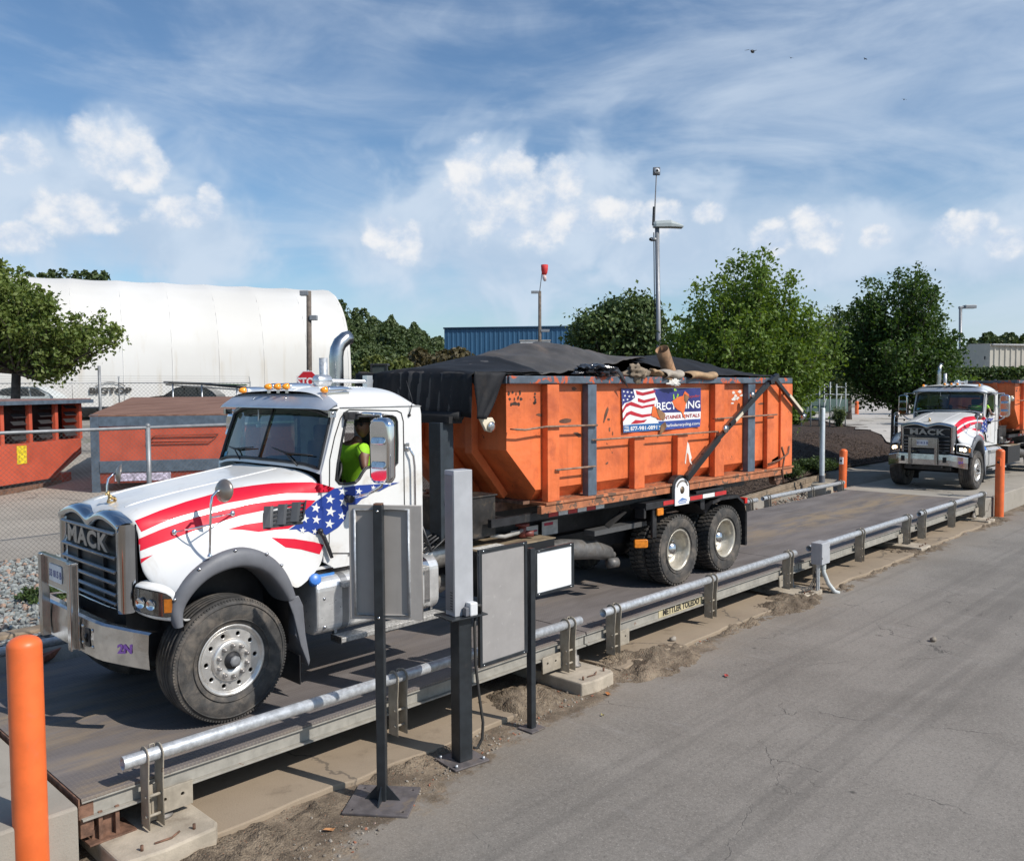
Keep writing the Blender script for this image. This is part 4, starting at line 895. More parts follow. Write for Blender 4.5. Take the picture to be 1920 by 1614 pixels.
mb = MB().tube([(EXX, -EXW, 1.3), (EXX, -EXW, 2.0), (EXX, -EXW, 3.25), (EXX, -EXW, 3.33), (EXX + .015, -EXW, 3.42), (EXX + .06, -EXW, 3.50), (EXX + .14, -EXW, 3.56), (EXX + .20, -EXW, 3.575)], .088, 22); tp(mb.build('exhaust_stack', mat('stack_steel', (.52, .51, .50), .24, 1.0, var=.15, scale=4)))
# --- mirrors
for s_ in (1, -1):
    mx, mw, mz = 1.49, 1.36, 2.33; rz_ = R(8) * s_
    Mx = Matrix.Translation((mx, -s_ * mw, mz)) @ Matrix.Rotation(rz_, 4, 'Z')
    mb = MB(); mb.mesh(plate(rrect(-.105, -.29, .105, .29, .055), [], .11, .035), Mx @ frame((0, 0, 0), (0, -1, 0), (0, 0, 1)))
    ms = tp(mb.build('side_mirror', CHROME), cab)
    mb = MB()
    for z in (.10, -.135): mb.mesh(plate(rrect(-.085, -.028, .085, .028, .014), [], .03, .012), Mx @ frame((-.052, 0, z), (0, -1, 0), (.25, 0, 1)))
    mb.mesh(plate(rrect(-.09, -.27, .09, .27, .045), [], .006, .002), Mx @ frame((.056, 0, 0), (0, -1, 0), (0, 0, 1))); tp(mb.build('mirror_trim', CHROMED), ms)
    mb = MB(); mb.tube([(1.42, -s_ * (CW - .0), 2.68), (1.44, -s_ * 1.15, 2.695), (1.49, -s_ * 1.34, 2.69), (1.49, -s_ * 1.36, 2.60)], .016, 10); mb.tube([(1.95, -s_ * CW, 2.66), (1.42, -s_ * 1.30, 2.69)], .012, 8)
    mb.tube([(1.49, -s_ * 1.36, 2.06), (1.48, -s_ * 1.35, 1.98), (1.42, -s_ * 1.22, 1.90), (1.36, -s_ * .99, 1.85), (1.36, -s_ * .94, 1.845)], .016, 10); [tp(o_, ms) for o_ in split(mb, 'mirror_arm', CHROME)]
    mb = MB(); mb.cyl((1.36, -s_ * (CW), 1.84), (1.34, -s_ * (CW + .10), 1.84), .04, 12); mb.box((1.33, -s_ * CW, 2.63), (1.46, -s_ * (CW + .09), 2.71)); tp(mb.build('mirror_mount', BLACK, bevel=.008), ms)
    # round look-down mirror on a chrome tripod
    c = Vector((-.05, -s_ * 1.12, 2.06)); ax_ = Vector((.94, s_ * .33, -.12)).normalized()
    mb = MB(); mb.lathe([(0, -.045), (.05, -.04), (.085, -.022), (.103, 0), (.100, .006), (0, .008)], c, ax_, 28); rm_ = tp(mb.build('round_mirror', mat('mirror_back', (.34, .29, .25), .32, .7, var=.15)), hood)
    f0 = Vector((-.20, -s_ * 1.125, 1.515)); hub = c - ax_ * .05
    mb = MB(); mb.tube([f0, (-.19, -s_ * 1.13, 1.75), (-.18, -s_ * 1.13, 1.95), (-.165, -s_ * 1.13, 2.02), (-.12, -s_ * 1.125, 2.06), hub], .011, 10)
    a1 = Vector((.17, hy(.17, 1.81) * s_ - s_ * .012, 1.81)); a2 = Vector((-.36, hy(-.36, 1.70) * s_ - s_ * .012, 1.70)); mid = Vector((-.185, -s_ * 1.13, 1.84))
    mb.tube([mid, a1], .007, 8); mb.tube([Vector((-.19, -s_ * 1.13, 1.78)), a2], .007, 8)
    for a in (a1, a2): mb.ball(a, .032, 14, 8, (.8, .6, .9))
    mb.lathe([(.022, .0), (.022, .012), (.01, .02)], f0 - Vector((0, 0, .01)), (0, 0, 1), 12); tp(mb.build('mirror_stalk', CHROME), rm_)
# --- interior
mb = MB().sh(); mb.grid([[wsp(.05, .06, -.04), wsp(.27, .06, -.04), wsp(.5, .06, -.04), wsp(.73, .06, -.04), wsp(.95, .06, -.04)], [(1.22, -.85, 2.13), (1.22, -.4, 2.16), (1.22, 0, 2.16), (1.22, .4, 2.14), (1.22, .85, 2.13)], [(1.30, -.85, 1.95), (1.32, -.4, 1.98), (1.32, 0, 1.98), (1.32, .4, 1.95), (1.30, .85, 1.95)], [(1.22, -.85, 1.5), (1.25, -.4, 1.5), (1.25, 0, 1.5), (1.25, .4, 1.5), (1.22, .85, 1.5)]])
tp(mb.build('dashboard', DASH, sub=1, recalc=False), cab)
for w_ in (.44, -.46):
    mb = MB(); mb.box((1.62, -w_ - .24, 1.55), (2.10, -w_ + .24, 1.72)); mb.box((1.98, -w_ - .23, 1.70), (2.12, -w_ + .23, 2.33)); mb.box((2.0, -w_ - .14, 2.33), (2.10, -w_ + .14, 2.52)); tp(mb.build('seat', SEAT, bevel=.04, seg=3), cab)
th = [2 * math.pi * k / 28 for k in range(28)]; sc_ = Vector((1.47, -.44, 2.02)); A_ = Vector((0, 1, 0)); B_ = Vector((.45, 0, .89)).normalized()
mb = MB(); mb.tube([sc_ + A_ * .21 * math.cos(q) + B_ * .21 * math.sin(q) for q in th], .016, 8, closed=True); mb.tube([sc_ - A_ * .2, sc_, sc_ + A_ * .2], .014, 6); mb.tube([sc_, sc_ + Vector((-.16, 0, -.22))], .03, 10); tp(mb.build('steering_wheel', BLACK), cab)
mb = MB().box((1.10, -.905, 1.2), (2.31, -.90, 1.98)).box((1.10, .90, 1.2), (2.31, .905, 1.98)).box((2.30, -.9, 1.2), (2.312, .9, 2.2)).box((1.3, -.85, 2.80), (2.2, .85, 2.81)); tp(mb.build('cab_lining', SEAT), cab)
q = [wsp(.885 + .05 * a, .12 + .05 * b, .004) for a, b in ((0, 0), (1, 0), (1, 1.6), (0, 1.6))]; tp(MB().add(q, [(0, 1, 2, 3)]).build('inspection_sticker', mat('sticker_blue', (.10, .35, .50), .4, var=.5, scale=60)), cab)
q = wsp(.62, .62, .0); mb = MB(); mb.tube([(q[0] + .02, q[1], q[2] + .16), (q[0] + .02, q[1], q[2])], .008, 6); mb.prism([(q[0] - .0, q[1] - .02), (q[0] + .04, q[1] - .02), (q[0] + .04, q[1] + .02), (q[0], q[1] + .02)], 'z', q[2] - .03, q[2]); tp(mb.build('cab_aerial', mat('pale_plastic', (.6, .62, .6), .5)), cab)
# --- wheels
def tyre_profile(r, w_, ri):
    h = w_ / 2; return [(ri, -h * .78), (ri + .02, -h * .86), (ri + (r - ri) * .45, -h * 1.02), (r - .055, -h * .97), (r - .022, -h * .90), (r - .003, -h * .80), (r, -h * .70)]
def front_wheel(s_):
    r, w_, ri = .549, .36, .30; yo = -s_ * 1.12; root = thing('front_wheel', None, None); root.parent = truck
    c = Vector((0, yo + s_ * w_ / 2, r)); ax = Vector((0, -s_, 0)); h = w_ / 2
    pr = tyre_profile(r, w_, ri); full = list(pr)
    for g in (-.48, -.20, .10, .40):
        y0 = g * h; full += [(r + .002, y0 - .012), (r + .002, y0), (r - .014, y0 + .003), (r - .014, y0 + .013), (r + .002, y0 + .016)]
    full += [(a, -b) for a, b in pr[::-1]]
    mb = MB().lathe(full, c, ax, 96)
    for k in range(0, 120):                # shoulder sipes
        a = 2 * math.pi * k / 120; d = Vector((math.cos(a), 0, math.sin(a))); t = Vector((-math.sin(a), 0, math.cos(a)))
        for sgn in (1, -1):
            p0 = c + d * (r - .016) + ax * (h * .80 * sgn); M_ = Matrix((t, ax, d)).transposed().to_4x4(); M_.translation = p0; mb.cbox((0, -.0 * sgn, 0), (.017, .045, .016), M_)
    for rr, hh in ((.50, .006), (.42, .004), (.36, .004)):
        mb.lathe([(rr - .006, h * .985 - .02), (rr - .004, h * 1.01 + hh - .004), (rr + .004, h * 1.01 + hh - .004), (rr + .006, h * .985 - .02)], c, ax, 72)
    tp(mb.build('tyre', RUBBER, recalc=False), root)
    mb = MB(); mb.lathe([(.285, -h * .8), (.285, h * .6), (.292, h * .80), (.312, h * .88), (.318, h * .90), (.312, h * .92), (.292, h * .90), (.286, h * .80), (.268, h * .74)], c, ax, 64)
    yd = h * .72; holes = [circ((.232 * math.cos(2 * math.pi * k / 10), .232 * math.sin(2 * math.pi * k / 10)), .024, 14) for k in range(10)]
    mb.mesh(plate(circ((0, 0), .272, 60), holes + [circ((0, 0), .075, 24)], .022, .004), frame(c + ax * yd, (1, 0, 0), (0, 0, 1)))
    mb.lathe([(.19, yd + .010), (.182, yd + .035), (.168, yd + .042), (.082, yd + .042), (.075, yd + .03), (.075, yd - .05)], c, ax, 48)
    tp(mb.build('rim', RIMALU, recalc=False), root)
    mb = MB(); mb.lathe([(.285, -.05), (.0, -.05)], c, ax, 32); tp(mb.build('brake_drum', BLACK, recalc=False), root)
    mb = MB()
    for k in range(10):
        a = 2 * math.pi * (k + .5) / 10; p = c + Vector((math.cos(a), 0, math.sin(a))) * .138; mb.lathe([(.020, yd + .040), (.019, yd + .062), (.014, yd + .082), (0, yd + .09)], p, ax, 8)
    [tp(o_, root) for o_ in split(mb, 'lug_nut', mat('nut_steel', (.35, .33, .31), .45, .6, var=.3))]
    mb = MB(); mb.lathe([(.082, yd - .03), (.078, yd + .05), (.060, yd + .055), (.057, yd + .085), (.03, yd + .09), (0, yd + .09)], c, ax, 8); mb.box(c + ax * (yd + .089) + Vector((-.004, -.003, -.03)), c + ax * (yd + .089) + Vector((.004, .003, .03))); tp(mb.build('hub', mat('hub_black', (.022, .022, .024), .5, var=.2)), root)
    mb = MB(); mb.lathe([(.05, yd + .086), (.048, yd + .10), (.02, yd + .104), (0, yd + .104)], c, ax, 8); tp(mb.build('hub_cap', mat('hub_cap_grey', (.17, .175, .18), .5, var=.2)), root)
    return root
def rear_wheel(x, s_, outer=True):
    r, w_, ri = .5244, .25, .295; yo = -s_ * (1.12 if outer else .83); root = thing('rear_wheel', None, None); root.parent = truck
    c = Vector((x, yo + s_ * w_ / 2, r)); ax = Vector((0, -s_, 0)); h = w_ / 2
    pr = [(ri, -h * .78), (ri + .02, -h * .86), (ri + (r - ri) * .45, -h * 1.02), (r - .06, -h * .99), (r - .034, -h * .93), (r - .022, -h * .80)]
    mb = MB().lathe(pr + [(a, -b) for a, b in pr[::-1]], c, ax, 80)
    n = 46
    for k in range(n):
        a = 2 * math.pi * k / n; 
        for sgn, off, l in ((1, 0, .085), (-1, .5, .085), (.18, .25, .045)):
            aa = a + off * 2 * math.pi / n; d = Vector((math.cos(aa), 0, math.sin(aa))); t = Vector((-math.sin(aa), 0, math.cos(aa)))
            yc_ = (h * .93 - l / 2) * (1 if sgn > 0 else -1) if abs(sgn) == 1 else 0
            M_ = Matrix((t, ax, d)).transposed().to_4x4(); M_.translation = c + d * (r - .013) + ax * yc_; mb.cbox((0, 0, 0), (.045, l, .026), M_)
    for rr in (.485, .40, .345): mb.lathe([(rr - .006, h * .985 - .02), (rr - .004, h * 1.015), (rr + .004, h * 1.015), (rr + .006, h * .985 - .02)], c, ax, 72)
    tp(mb.build('tyre', RUBBER, recalc=False), root)
    if outer:
        mb = MB(); mb.lathe([(.285, h * .2), (.292, h * .82), (.308, h * .9), (.306, h * .94), (.292, h * .93), (.275, h * .80), (.262, h * .2), (.240, -h * .5), (.19, -h * .75), (.12, -h * .78)], c, ax, 64)
        tp(mb.build('rim', mat('cream_rim', (.52, .48, .40), .35, .4, var=.15, scale=8, dirt=((.22, .17, .11), .3, 7)), recalc=False), root)
        mb = MB(); mb.lathe([(.125, -h * .8), (.12, -h * .3), (.105, h * .05), (.07, h * .35), (0, h * .46)], c, ax, 32); tp(mb.build('hub', CHROMED, recalc=False), root)
        mb = MB()
        for k in range(10):
            a = 2 * math.pi * k / 10; p = c + Vector((math.cos(a), 0, math.sin(a))) * .16; mb.lathe([(.016, -h * .78), (.015, -h * .5), (0, -h * .48)], p, ax, 6)
        [tp(o_, root) for o_ in split(mb, 'lug_nut', CHROMED)]
    return root
for s_ in (1, -1):
    front_wheel(s_)
    for x in (7.137, 8.474):
        rear_wheel(x, s_); rear_wheel(x, s_, False)
# --- chassis
mb = MB()
for s_ in (1, -1): mb.box((-.9, s_ * .40 - .04, .62), (9.0, s_ * .40 + .04, .90))
tp(mb.build('chassis_frame', BLACK))
mb = MB(); mb.box((-.72, -.62, .55), (1.0, .62, 1.35)); tp(mb.build('engine_bay', BLACK))
mb = MB()
for x in (0, 7.137, 8.474): mb.cyl((x, -.9, .52), (x, .9, .52), .09, 14)
for x in (7.137, 8.474): mb.ball((x, 0, .55), .24, 16, 10, (1, 1, 1))
mb.box((6.9, -.5, .55), (8.8, -.42, .66)); mb.box((6.9, .42, .55), (8.8, .5, .66)); [tp(o_) for o_ in split(mb, 'axle', BLACK)]
for s_ in (1, -1):                        # fuel tanks with straps and steps
    mb = MB(); pts = rrect(-.30, -.285, .30, .285, .13, 6)
    M_ = frame((.92, -s_ * .735, .815), (0, -s_, 0), (0, 0, 1))
    mb.prism([(.735 - .0 - .0 + q[0], .815 + q[1]) for q in pts], 'x', .93, 2.50)
    mb.v = [(p[0], -s_ * p[1], p[2]) for p in mb.v]
    tank = tp(mb.build('fuel_tank', ALU, bevel=.03, seg=3))
    for x in (1.22, 2.28):
        mb = MB(); pts = rrect(-.303, -.288, .303, .288, .13, 6); mb.prism([(.735 + q[0], .815 + q[1]) for q in pts], 'x', x, x + .075); mb.v = [(p[0], -s_ * p[1], p[2]) for p in mb.v]; tp(mb.build('tank_strap', CHROMED if x > 2 else mat('strap_grey', (.30, .30, .30), .35, .6)), tank)
    if s_ == 1:
        mb = MB(); mb.cyl((.965, -.93, 1.06), (.93, -1.0, 1.10), .058, 18); mb.lathe([(.05, .0), (.058, .01), (.058, .05), (.05, .055), (0, .058)], (.93, -.985, 1.09), (-.2, -.9, .35), 10); tp(mb.build('filler_cap', mat('cap_blue', (.05, .20, .62), .35)), tank)
        mb = MB(); mb.prism([(.995, 1.075), (1.20, 1.075), (1.20, 1.12), (.995, 1.12)], 'y', -.925, -.935); tp(mb.build('tank_decal', mat('decal_blue', (.06, .22, .55), .4)), tank)
        mb = MB()
        for x, z in ((1.01, .90), (1.01, .62)): mb.lathe([(0, .012), (.013, .008), (.016, 0)], (x, -1.036, z), (0, -1, 0), 8)
        [tp(o_, tank) for o_ in split(mb, 'tank_bolt', CHROMED)]; (lambda *a: 0)(0, tank)
    mb = MB()
    for z, x0, x1 in ((.47, 1.10, 2.45), (.985, 1.20, 2.3)):
        mb.box((x0, -s_ * 1.0, z), (x1, -s_ * (1.18 if z < .6 else 1.10), z + .05))
    st_ = tp(mb.build('cab_step', mat('tread_step', (.42, .41, .39), .5, .5, var=.35, scale=40, bump=.5, bscale=90), bevel=.006))
    mb = MB().box((1.10, -s_ * 1.18, .46), (1.106, -s_ * 1.0, .53)); 
    for x in (1.15, 2.40): mb.box((x, -s_ * .99, .49), (x + .03, -s_ * .95, .56))
    [tp(o_, st_) for o_ in split(mb, 'step_bracket', CHROMED)]; (lambda *a: 0)(0, st_)
mb = MB(); mb.cyl((2.45, -.52, 1.0), (3.15, -.52, 1.0), .165, 24); mb.cyl((2.62, -.35, .62), (3.1, -.35, .62), .14, 24); tp(mb.build('air_tank', mat('satin_steel', (.48, .46, .43), .35, .7, var=.2, dirt=((.2, .16, .11), .3, 6)), bevel=.02))
# hydraulic reservoir, battery box, hoses, valve
mb = MB().box((2.80, -.86, 1.18), (3.55, -.25, 1.66)); mb.box((2.78, -.88, 1.655), (3.57, -.23, 1.675)); hyd = tp(mb.build('hydraulic_reservoir', mat('oily_black', (.025, .022, .02), .5, var=.5, scale=6, dirt=((.12, .09, .06), .3, 5)), bevel=.008))
mb = MB(); mb.cyl((2.83, -.865, 1.3), (2.83, -.95, 1.3), .05, 14); mb.cyl((3.35, -.55, 1.3), (3.75, -.60, 1.3), .055, 14); mb.tube([(3.52, -.8, 1.17), (3.7, -.86, 1.14), (3.95, -.84, 1.15), (4.05, -.82, 1.17)], .025, 10)
[tp(o_, hyd) for o_ in split(mb, 'grey_hose', mat('hose_grey', (.30, .29, .27), .5))]
mb = MB(); mb.cyl((4.08, -.8, 1.08), (4.08, -.8, 1.22), .05, 14); mb.cyl((4.08, -.8, 1.22), (4.08, -.8, 1.25), .09, 16); mb.cyl((4.08, -.8, 1.12), (4.18, -.9, 1.12), .04, 10); tp(mb.build('valve', mat('valve_red', (.20, .05, .04), .5, var=.3)), hyd)
mb = MB()
for k in range(7):
    a = random.uniform(-.1, .1); mb.tube([(2.42, -.5 - .05 * k, 1.25 + .04 * k), (2.55, -.6 - .04 * k, 1.15 + a), (2.7, -.62 - .03 * k, 1.2 + a), (2.85, -.55 - .05 * k, 1.3)], .016, 6)
[tp(o_, hyd) for o_ in split(mb, 'hose', BLACK)]
mb = MB().box((3.12, -1.04, .52), (4.42, -.46, 1.045)); bat = tp(mb.build('battery_box', BLKGLOSS, bevel=.01))
mb = MB().box((3.11, -1.05, 1.0451), (4.43, -.45, 1.06)); lid = tp(mb.build('lid', mat('dusty_tan_lid', (.22, .17, .11), .7, var=.35, scale=7), bevel=.004), bat); mb = MB().box((3.18, -1.02, 1.061), (3.62, -.80, 1.0625)); tp(mb.build('warning_label', mat('label_white', (.62, .60, .56), .5, var=.35, scale=30)), bat)
mb = MB(); mb.tube([(4.5, -.72, .80), (4.9, -.75, .80), (5.5, -.78, .72), (5.85, -.78, .62)], [.14, .14, .13, .10], 18); mb.cyl((5.8, -.78, .63), (5.95, -.80, .58), .05, 12); mb.cyl((5.75, -.86, .5), (5.9, -.9, .5), .07, 12); tp(mb.build('muffler', mat('grimy_grey', (.15, .145, .14), .5, .3, var=.3, dirt=((.10, .075, .05), .4, 6))))
# hoist frame, tail beams, reflective tape, warning plates
mb = MB()
for s_ in (1, -1): mb.box((3.3, s_ * .40 - .06, 1.22), (9.95, s_ * .40 + .06, 1.38)); mb.box((3.35, s_ * .96 - .03, 1.30), (9.3, s_ * .96 + .03, 1.395))
for x in (3.6, 5.0, 6.4, 7.8, 9.2): mb.box((x, -.95, 1.28), (x + .10, .95, 1.38))
mb.box((3.4, -.34, .92), (9.4, .34, 1.2)); hoist = tp(mb.build('hoist_frame', BLACK))
mb = MB(); mb2 = MB()
for k in range(6): (mb if k % 2 else mb2).box((4.36 + k * .19, -.991, 1.315), (4.54 + k * .19, -.996, 1.375))
for k in range(5): (mb if k % 2 else mb2).box((6.62 + k * .36 * .98, -1.181, 1.245 - .0), (6.62 + (k + .96) * .36 * .98, -1.186, 1.305))
[tp(o_, hoist) for o_ in split(mb, 'white_tape', mat('reflective_white', (.75, .74, .72), .4)) + split(mb2, 'red_tape', mat('reflective_red', (.50, .03, .03), .4))]
mb = MB().box((4.45, -.48, .98), (4.72, -.485, 1.12)).box((4.80, -.48, .96), (5.12, -.485, 1.15)).box((4.2, -.48, .98), (4.36, -.485, 1.10)); wp = [tp(o_, hoist) for o_ in split(mb, 'warning_plate', mat('label_pale', (.55, .52, .48), .5, var=.2))][0]
mb = MB().box((4.84, -.4855, 1.09), (5.02, -.488, 1.13)).box((4.47, -.4855, 1.04), (4.70, -.488, 1.06)); [tp(o_, hoist) for o_ in split(mb, 'warning_band', mat('warn_red', (.5, .04, .08), .5))]
# rear mudguard with rack
for s_ in (1, -1):
    mb = MB(); mb.box((6.20, -s_ * .90, 1.22), (8.30, -s_ * 1.18, 1.315)); mb.box((7.55, -s_ * .98, 1.316), (8.35, -s_ * 1.15, 1.36)); mb.box((6.18, -s_ * 1.0, 1.10), (6.23, -s_ * 1.16, 1.24))
    mb.box((6.42, -s_ * 1.10, .80), (6.52, -s_ * 1.14, 1.22)); mb.box((7.72, -s_ * 1.05, 1.05), (7.84, -s_ * 1.12, 1.22))
    rk = tp(mb.build('mudguard_rack', BLACK, bevel=.006))
    pts = [(6.55, 1.0), (6.62, 1.17), (6.9, 1.22), (7.35, 1.22), (7.55, 1.17), (7.78, .99), (8.0, 1.17), (8.25, 1.21), (8.75, 1.20), (8.95, 1.08), (9.05, .85), (9.07, .36)]
    mb = MB(); mb.grid([[(x, -s_ * .66, z), (x, -s_ * 1.17, z)] for x, z in pts]); mb.grid([[(x, -s_ * 1.17, z), (x - (.0), -s_ * 1.17, z - .05)] for x, z in pts[6:10]])
    mb.box((9.03, -s_ * .68, .34), (9.075, -s_ * 1.165, .9)); tp(mb.build('mudguard', BLACK, recalc=False), rk)
    mb = MB().mesh(plate(rrect(-.07, -.045, .07, .045, .015), [], .03, .008), frame((6.56, -s_ * 1.165, 1.16), (1, 0, 0), (0, 0, 1))); mb.mesh(plate(rrect(-.09, -.05, .09, .05, .015), [], .05, .01), frame((6.30, -s_ * 1.02, .72), (.8, -s_ * .6, 0), (0, 0, 1))); [tp(o_, rk) for o_ in split(mb, 'side_lamp', mat('amber_side_lamp', (.70, .22, .02), .25, var=.2, scale=20))]
    mb = MB().box((9.00, -s_ * 1.0, 1.03), (9.08, -s_ * 1.17, 1.12)); tp(mb.build('tail_lamp', REDL, bevel=.008), rk); mb = MB().box((9.06, -s_ * .95, .96), (9.30, -s_ * 1.05, 1.03)); tp(mb.build('rear_bar', BLACK), rk)
    mb = MB(); mb.box((5.3, -s_ * .98, .95), (6.5, -s_ * .8, 1.02)); mb.add([(5.6, -s_ * 1.0, 1.03), (6.0, -s_ * 1.0, 1.20), (6.12, -s_ * .8, 1.20), (5.75, -s_ * .8, 1.03)], [(0, 1, 2, 3)]); tp(mb.build('side_tray', mat('tray_grey', (.10, .10, .10), .5, .3)), rk)
# tarp system: gantry posts, side arms
mb = MB()
for s_ in (1, -1): mb.box((2.72, -s_ * .62, 1.2), (2.92, -s_ * .82, 2.55))
gan = tp(MB().box((2.72, -.6195, 1.2), (2.92, .6195, 1.30)).build('tarp_gantry', SLATE, bevel=.006)); [tp(o_, gan) for o_ in split(mb, 'gantry_post', mat('shaded_slate', (.024, .033, .042), .55, var=.25, scale=7, streak=.3), bevel=.006)]; mb = MB().box((2.78, -.90, 2.54), (2.98, .90, 2.62)); mb.cyl((2.90, -.96, 2.62), (2.90, .96, 2.62), .055, 16); tp(mb.build('tarp_roller', mat('roller_black', (.010, .010, .011), .7), bevel=0), gan)  # post slate is darkened: shade behind the cab put into the colour
mb = MB(); pz = [(3.06, 2.60), (3.26, 2.60), (3.30, 2.54), (3.24, 2.43), (3.16, 2.45)]; mb.prism(pz, 'y', -1.115, -1.075); br = tp(mb.build('roller_bracket', CREAM, bevel=.006), gan); mb = MB(); mb.lathe([(.04, 0), (.055, .01), (.055, .03), (.03, .035), (0, .035)], (3.22, -1.115, 2.50), (0, -1, 0), 18); tp(mb.build('roller_cap', CHROMED), gan)
def beam(mb, a, b, w_, h):
    a, b = Vector(a), Vector(b); d = (b - a); L = d.length; d.normalize(); up = Vector((0, 1, 0)); s2 = d.cross(up).normalized(); M_ = Matrix((d, up, s2)).transposed().to_4x4(); M_.translation = a; mb.box((0, -w_ / 2, -h / 2), (L, w_ / 2, h / 2), M_)
for s_ in (1, -1):
    y = -s_ * 1.235; mb = MB(); beam(mb, (7.16, y, 1.60), (8.05, y, 2.15), .05, .10); beam(mb, (7.6, y + s_ * .012, 1.90), (9.83, y + s_ * .012, 3.07), .045, .065); beam(mb, (8.35, y - s_ * .02, 2.35), (9.45, y - s_ * .02, 2.95), .03, .05); beam(mb, (9.80, y, 3.09), (10.95, y, 2.42), .05, .07); beam(mb, (9.66, y, 3.0), (9.95, y, 3.12), .07, .08)
    arm = tp(mb.build('tarp_arm', BLKGLOSS, bevel=.005))
    mb = MB(); beam(mb, (8.5, y - s_ * .036, 2.40), (8.72, y - s_ * .036, 2.52), .012, .05); beam(mb, (10.35, y - s_ * .03, 2.78), (10.85, y - s_ * .03, 2.49), .02, .05); tp(mb.build('arm_sleeve', CREAM), arm)
    mb = MB(); mb.cyl((9.05, y - s_ * .04, 2.80), (9.05, y, 2.80), .05, 12); mb.cyl((8.2, y - s_ * .05, 2.28), (8.2, y, 2.28), .06, 12); mb.cyl((10.9, y - .03, 2.42), (11.0, y + .06, 2.36), .045, 10); [tp(o_, arm) for o_ in split(mb, 'arm_joint', CHROMED)]
    mb = MB(); pts = [(6.89, 1.21), (7.26, 1.21), (7.26, 1.45)] + [(7.075 + .185 * math.cos(R(a)), 1.45 + .15 * math.sin(R(a))) for a in range(20, 170, 15)] + [(6.89, 1.45)]; mb.prism(pts, 'y', -s_ * 1.19, -s_ * 1.205)
    cov = tp(mb.build('pivot_cover', WHITEV, bevel=.003), arm)
    mb = MB(); pts = [(6.84, 1.30), (7.31, 1.30), (7.31, 1.45)] + [(7.075 + .235 * math.cos(R(a)), 1.45 + .20 * math.sin(R(a))) for a in range(15, 180, 15)] + [(6.84, 1.45)]; mb.prism(pts, 'y', -s_ * 1.08, -s_ * 1.189); tp(mb.build('pivot_housing', BLACK, bevel=.01), arm)
    mb = MB(); mb.cyl((7.075, -s_ * 1.2051, 1.43), (7.075, -s_ * 1.209, 1.43), .055, 20)
    for k in range(12):
        a = R(20 + 12.5 * k); p = (7.075 + .145 * math.cos(a), -s_ * 1.207, 1.45 + .115 * math.sin(a)); mb.cbox(p, (.018, .004, .03), rot=Matrix.Rotation(math.pi / 2 - a, 3, 'Y'))
    tp(mb.build('pivot_bolt', mat('bronze_bolt', (.16, .12, .08), .5, .6)), arm)
    mb = MB(); 
    for x0, x1, z in ((6.96, 7.2, 1.262), (6.98, 7.18, 1.235)): mb.box((x0, -s_ * 1.2051, z), (x1, -s_ * 1.208, z + .012))
    mb.prism([(6.98, 1.28), (7.07, 1.315), (7.2, 1.285)], 'y', -s_ * 1.2051, -s_ * 1.208); tp(mb.build('cover_print', mat('print_blue', (.06, .16, .40), .5)), arm)
# the far half of the cab is a little wider than the near half
def widen(o, f=1.085):
    if o.type == 'MESH':
        for v in o.data.vertices:
            if v.co.y > 0: v.co.x -= .075 * v.co.y ** 2 * min(1, max(0, (1.55 - v.co.x) / .4)); v.co.y *= f
    for c in o.children: widen(c, f)
widen(cab)
# ================================================================ roll-off container
cont = thing('roll_off_container', 'long orange roll-off container with torn banner on the front truck', 'container', (7.1, YC, 1.45))
def cp(o, parent=None):
    if parent is None: return lp(o, cont)
    o.parent = parent; return o
YS, YR, YB = .08, -.02, 2.16            # near panel, rib faces, far panel
def cpts(*pp): return [(P(px, py, 'y', YS).x, P(px, py, 'y', YS).z) for px, py in pp]
mb = MB()
poly = [(3.56, 3.0), (3.56, 2.20), (4.06, 1.69), (10.62, 1.69), (10.62, 3.0)]
mb.prism(poly, 'y', YS, YS + .012); mb.prism(poly, 'y', YB - .012, YB)
mb.add([(4.06, YS, 1.69), (10.62, YS, 1.69), (10.62, YS + .15, 1.54), (4.14, YS + .15, 1.54)], [(0, 1, 2, 3)])
mb.add([(4.06, YB, 1.69), (10.62, YB, 1.69), (10.62, YB - .15, 1.54), (4.14, YB - .15, 1.54)], [(3, 2, 1, 0)])
cp(mb.build('side_wall', ORANGE, bevel=.003))
mb = MB(); mb.box((3.56, YS + .013, 2.20), (3.575, YB - .013, 3.0)); mb.add([(3.56, YS + .001, 2.20), (3.56, YB - .001, 2.20), (4.06, YB - .001, 1.69), (4.06, YS + .001, 1.69), (4.145, YS + .15, 1.535), (4.145, YB - .15, 1.535)], [(0, 1, 2, 3), (3, 2, 5, 4)])
cp(mb.build('front_wall', ORANGE))
for y in (.62, 1.12, 1.62):
    mb = MB(); mb.prism([(3.45, 3.0), (3.559, 3.0), (3.559, 2.2), (4.08, 1.60), (4.0, 1.55), (3.45, 2.15)], 'y', y - .06, y + .06); cp(mb.build('front_rib', ORANGE, bevel=.006))
mb = MB().box((10.60, YS, 1.54), (10.66, YB, 3.0)); cp(mb.build('tailgate', ORANGE, bevel=.004))
mb = MB().box((4.0, YS + .15, 1.50), (10.6, YB - .15, 1.54)); cp(mb.build('floor', RUSTY))
def rx(px, py=800): return P(px, py, 'y', YR).x
for px0, px1, zt1, m_, nm in ((1027, 1049, 2.975, ORANGE, 'rib'), (1103, 1119, 2.975, SLATE, 'slate_rib'), (1190, 1209, 2.245, ORANGE, 'short_rib'), (1271, 1290, 2.25, ORANGE, 'short_rib'), (1341, 1358, 2.975, ORANGE, 'rib'), (1403, 1416, 2.975, SLATE, 'slate_rib')):
    a, b = rx(px0), rx(px1)
    mb = MB().box((a, YR, 1.535), (b, YS - .0005, zt1)); cp(mb.build(nm, m_, bevel=.006))
    if nm == 'slate_rib': MB()
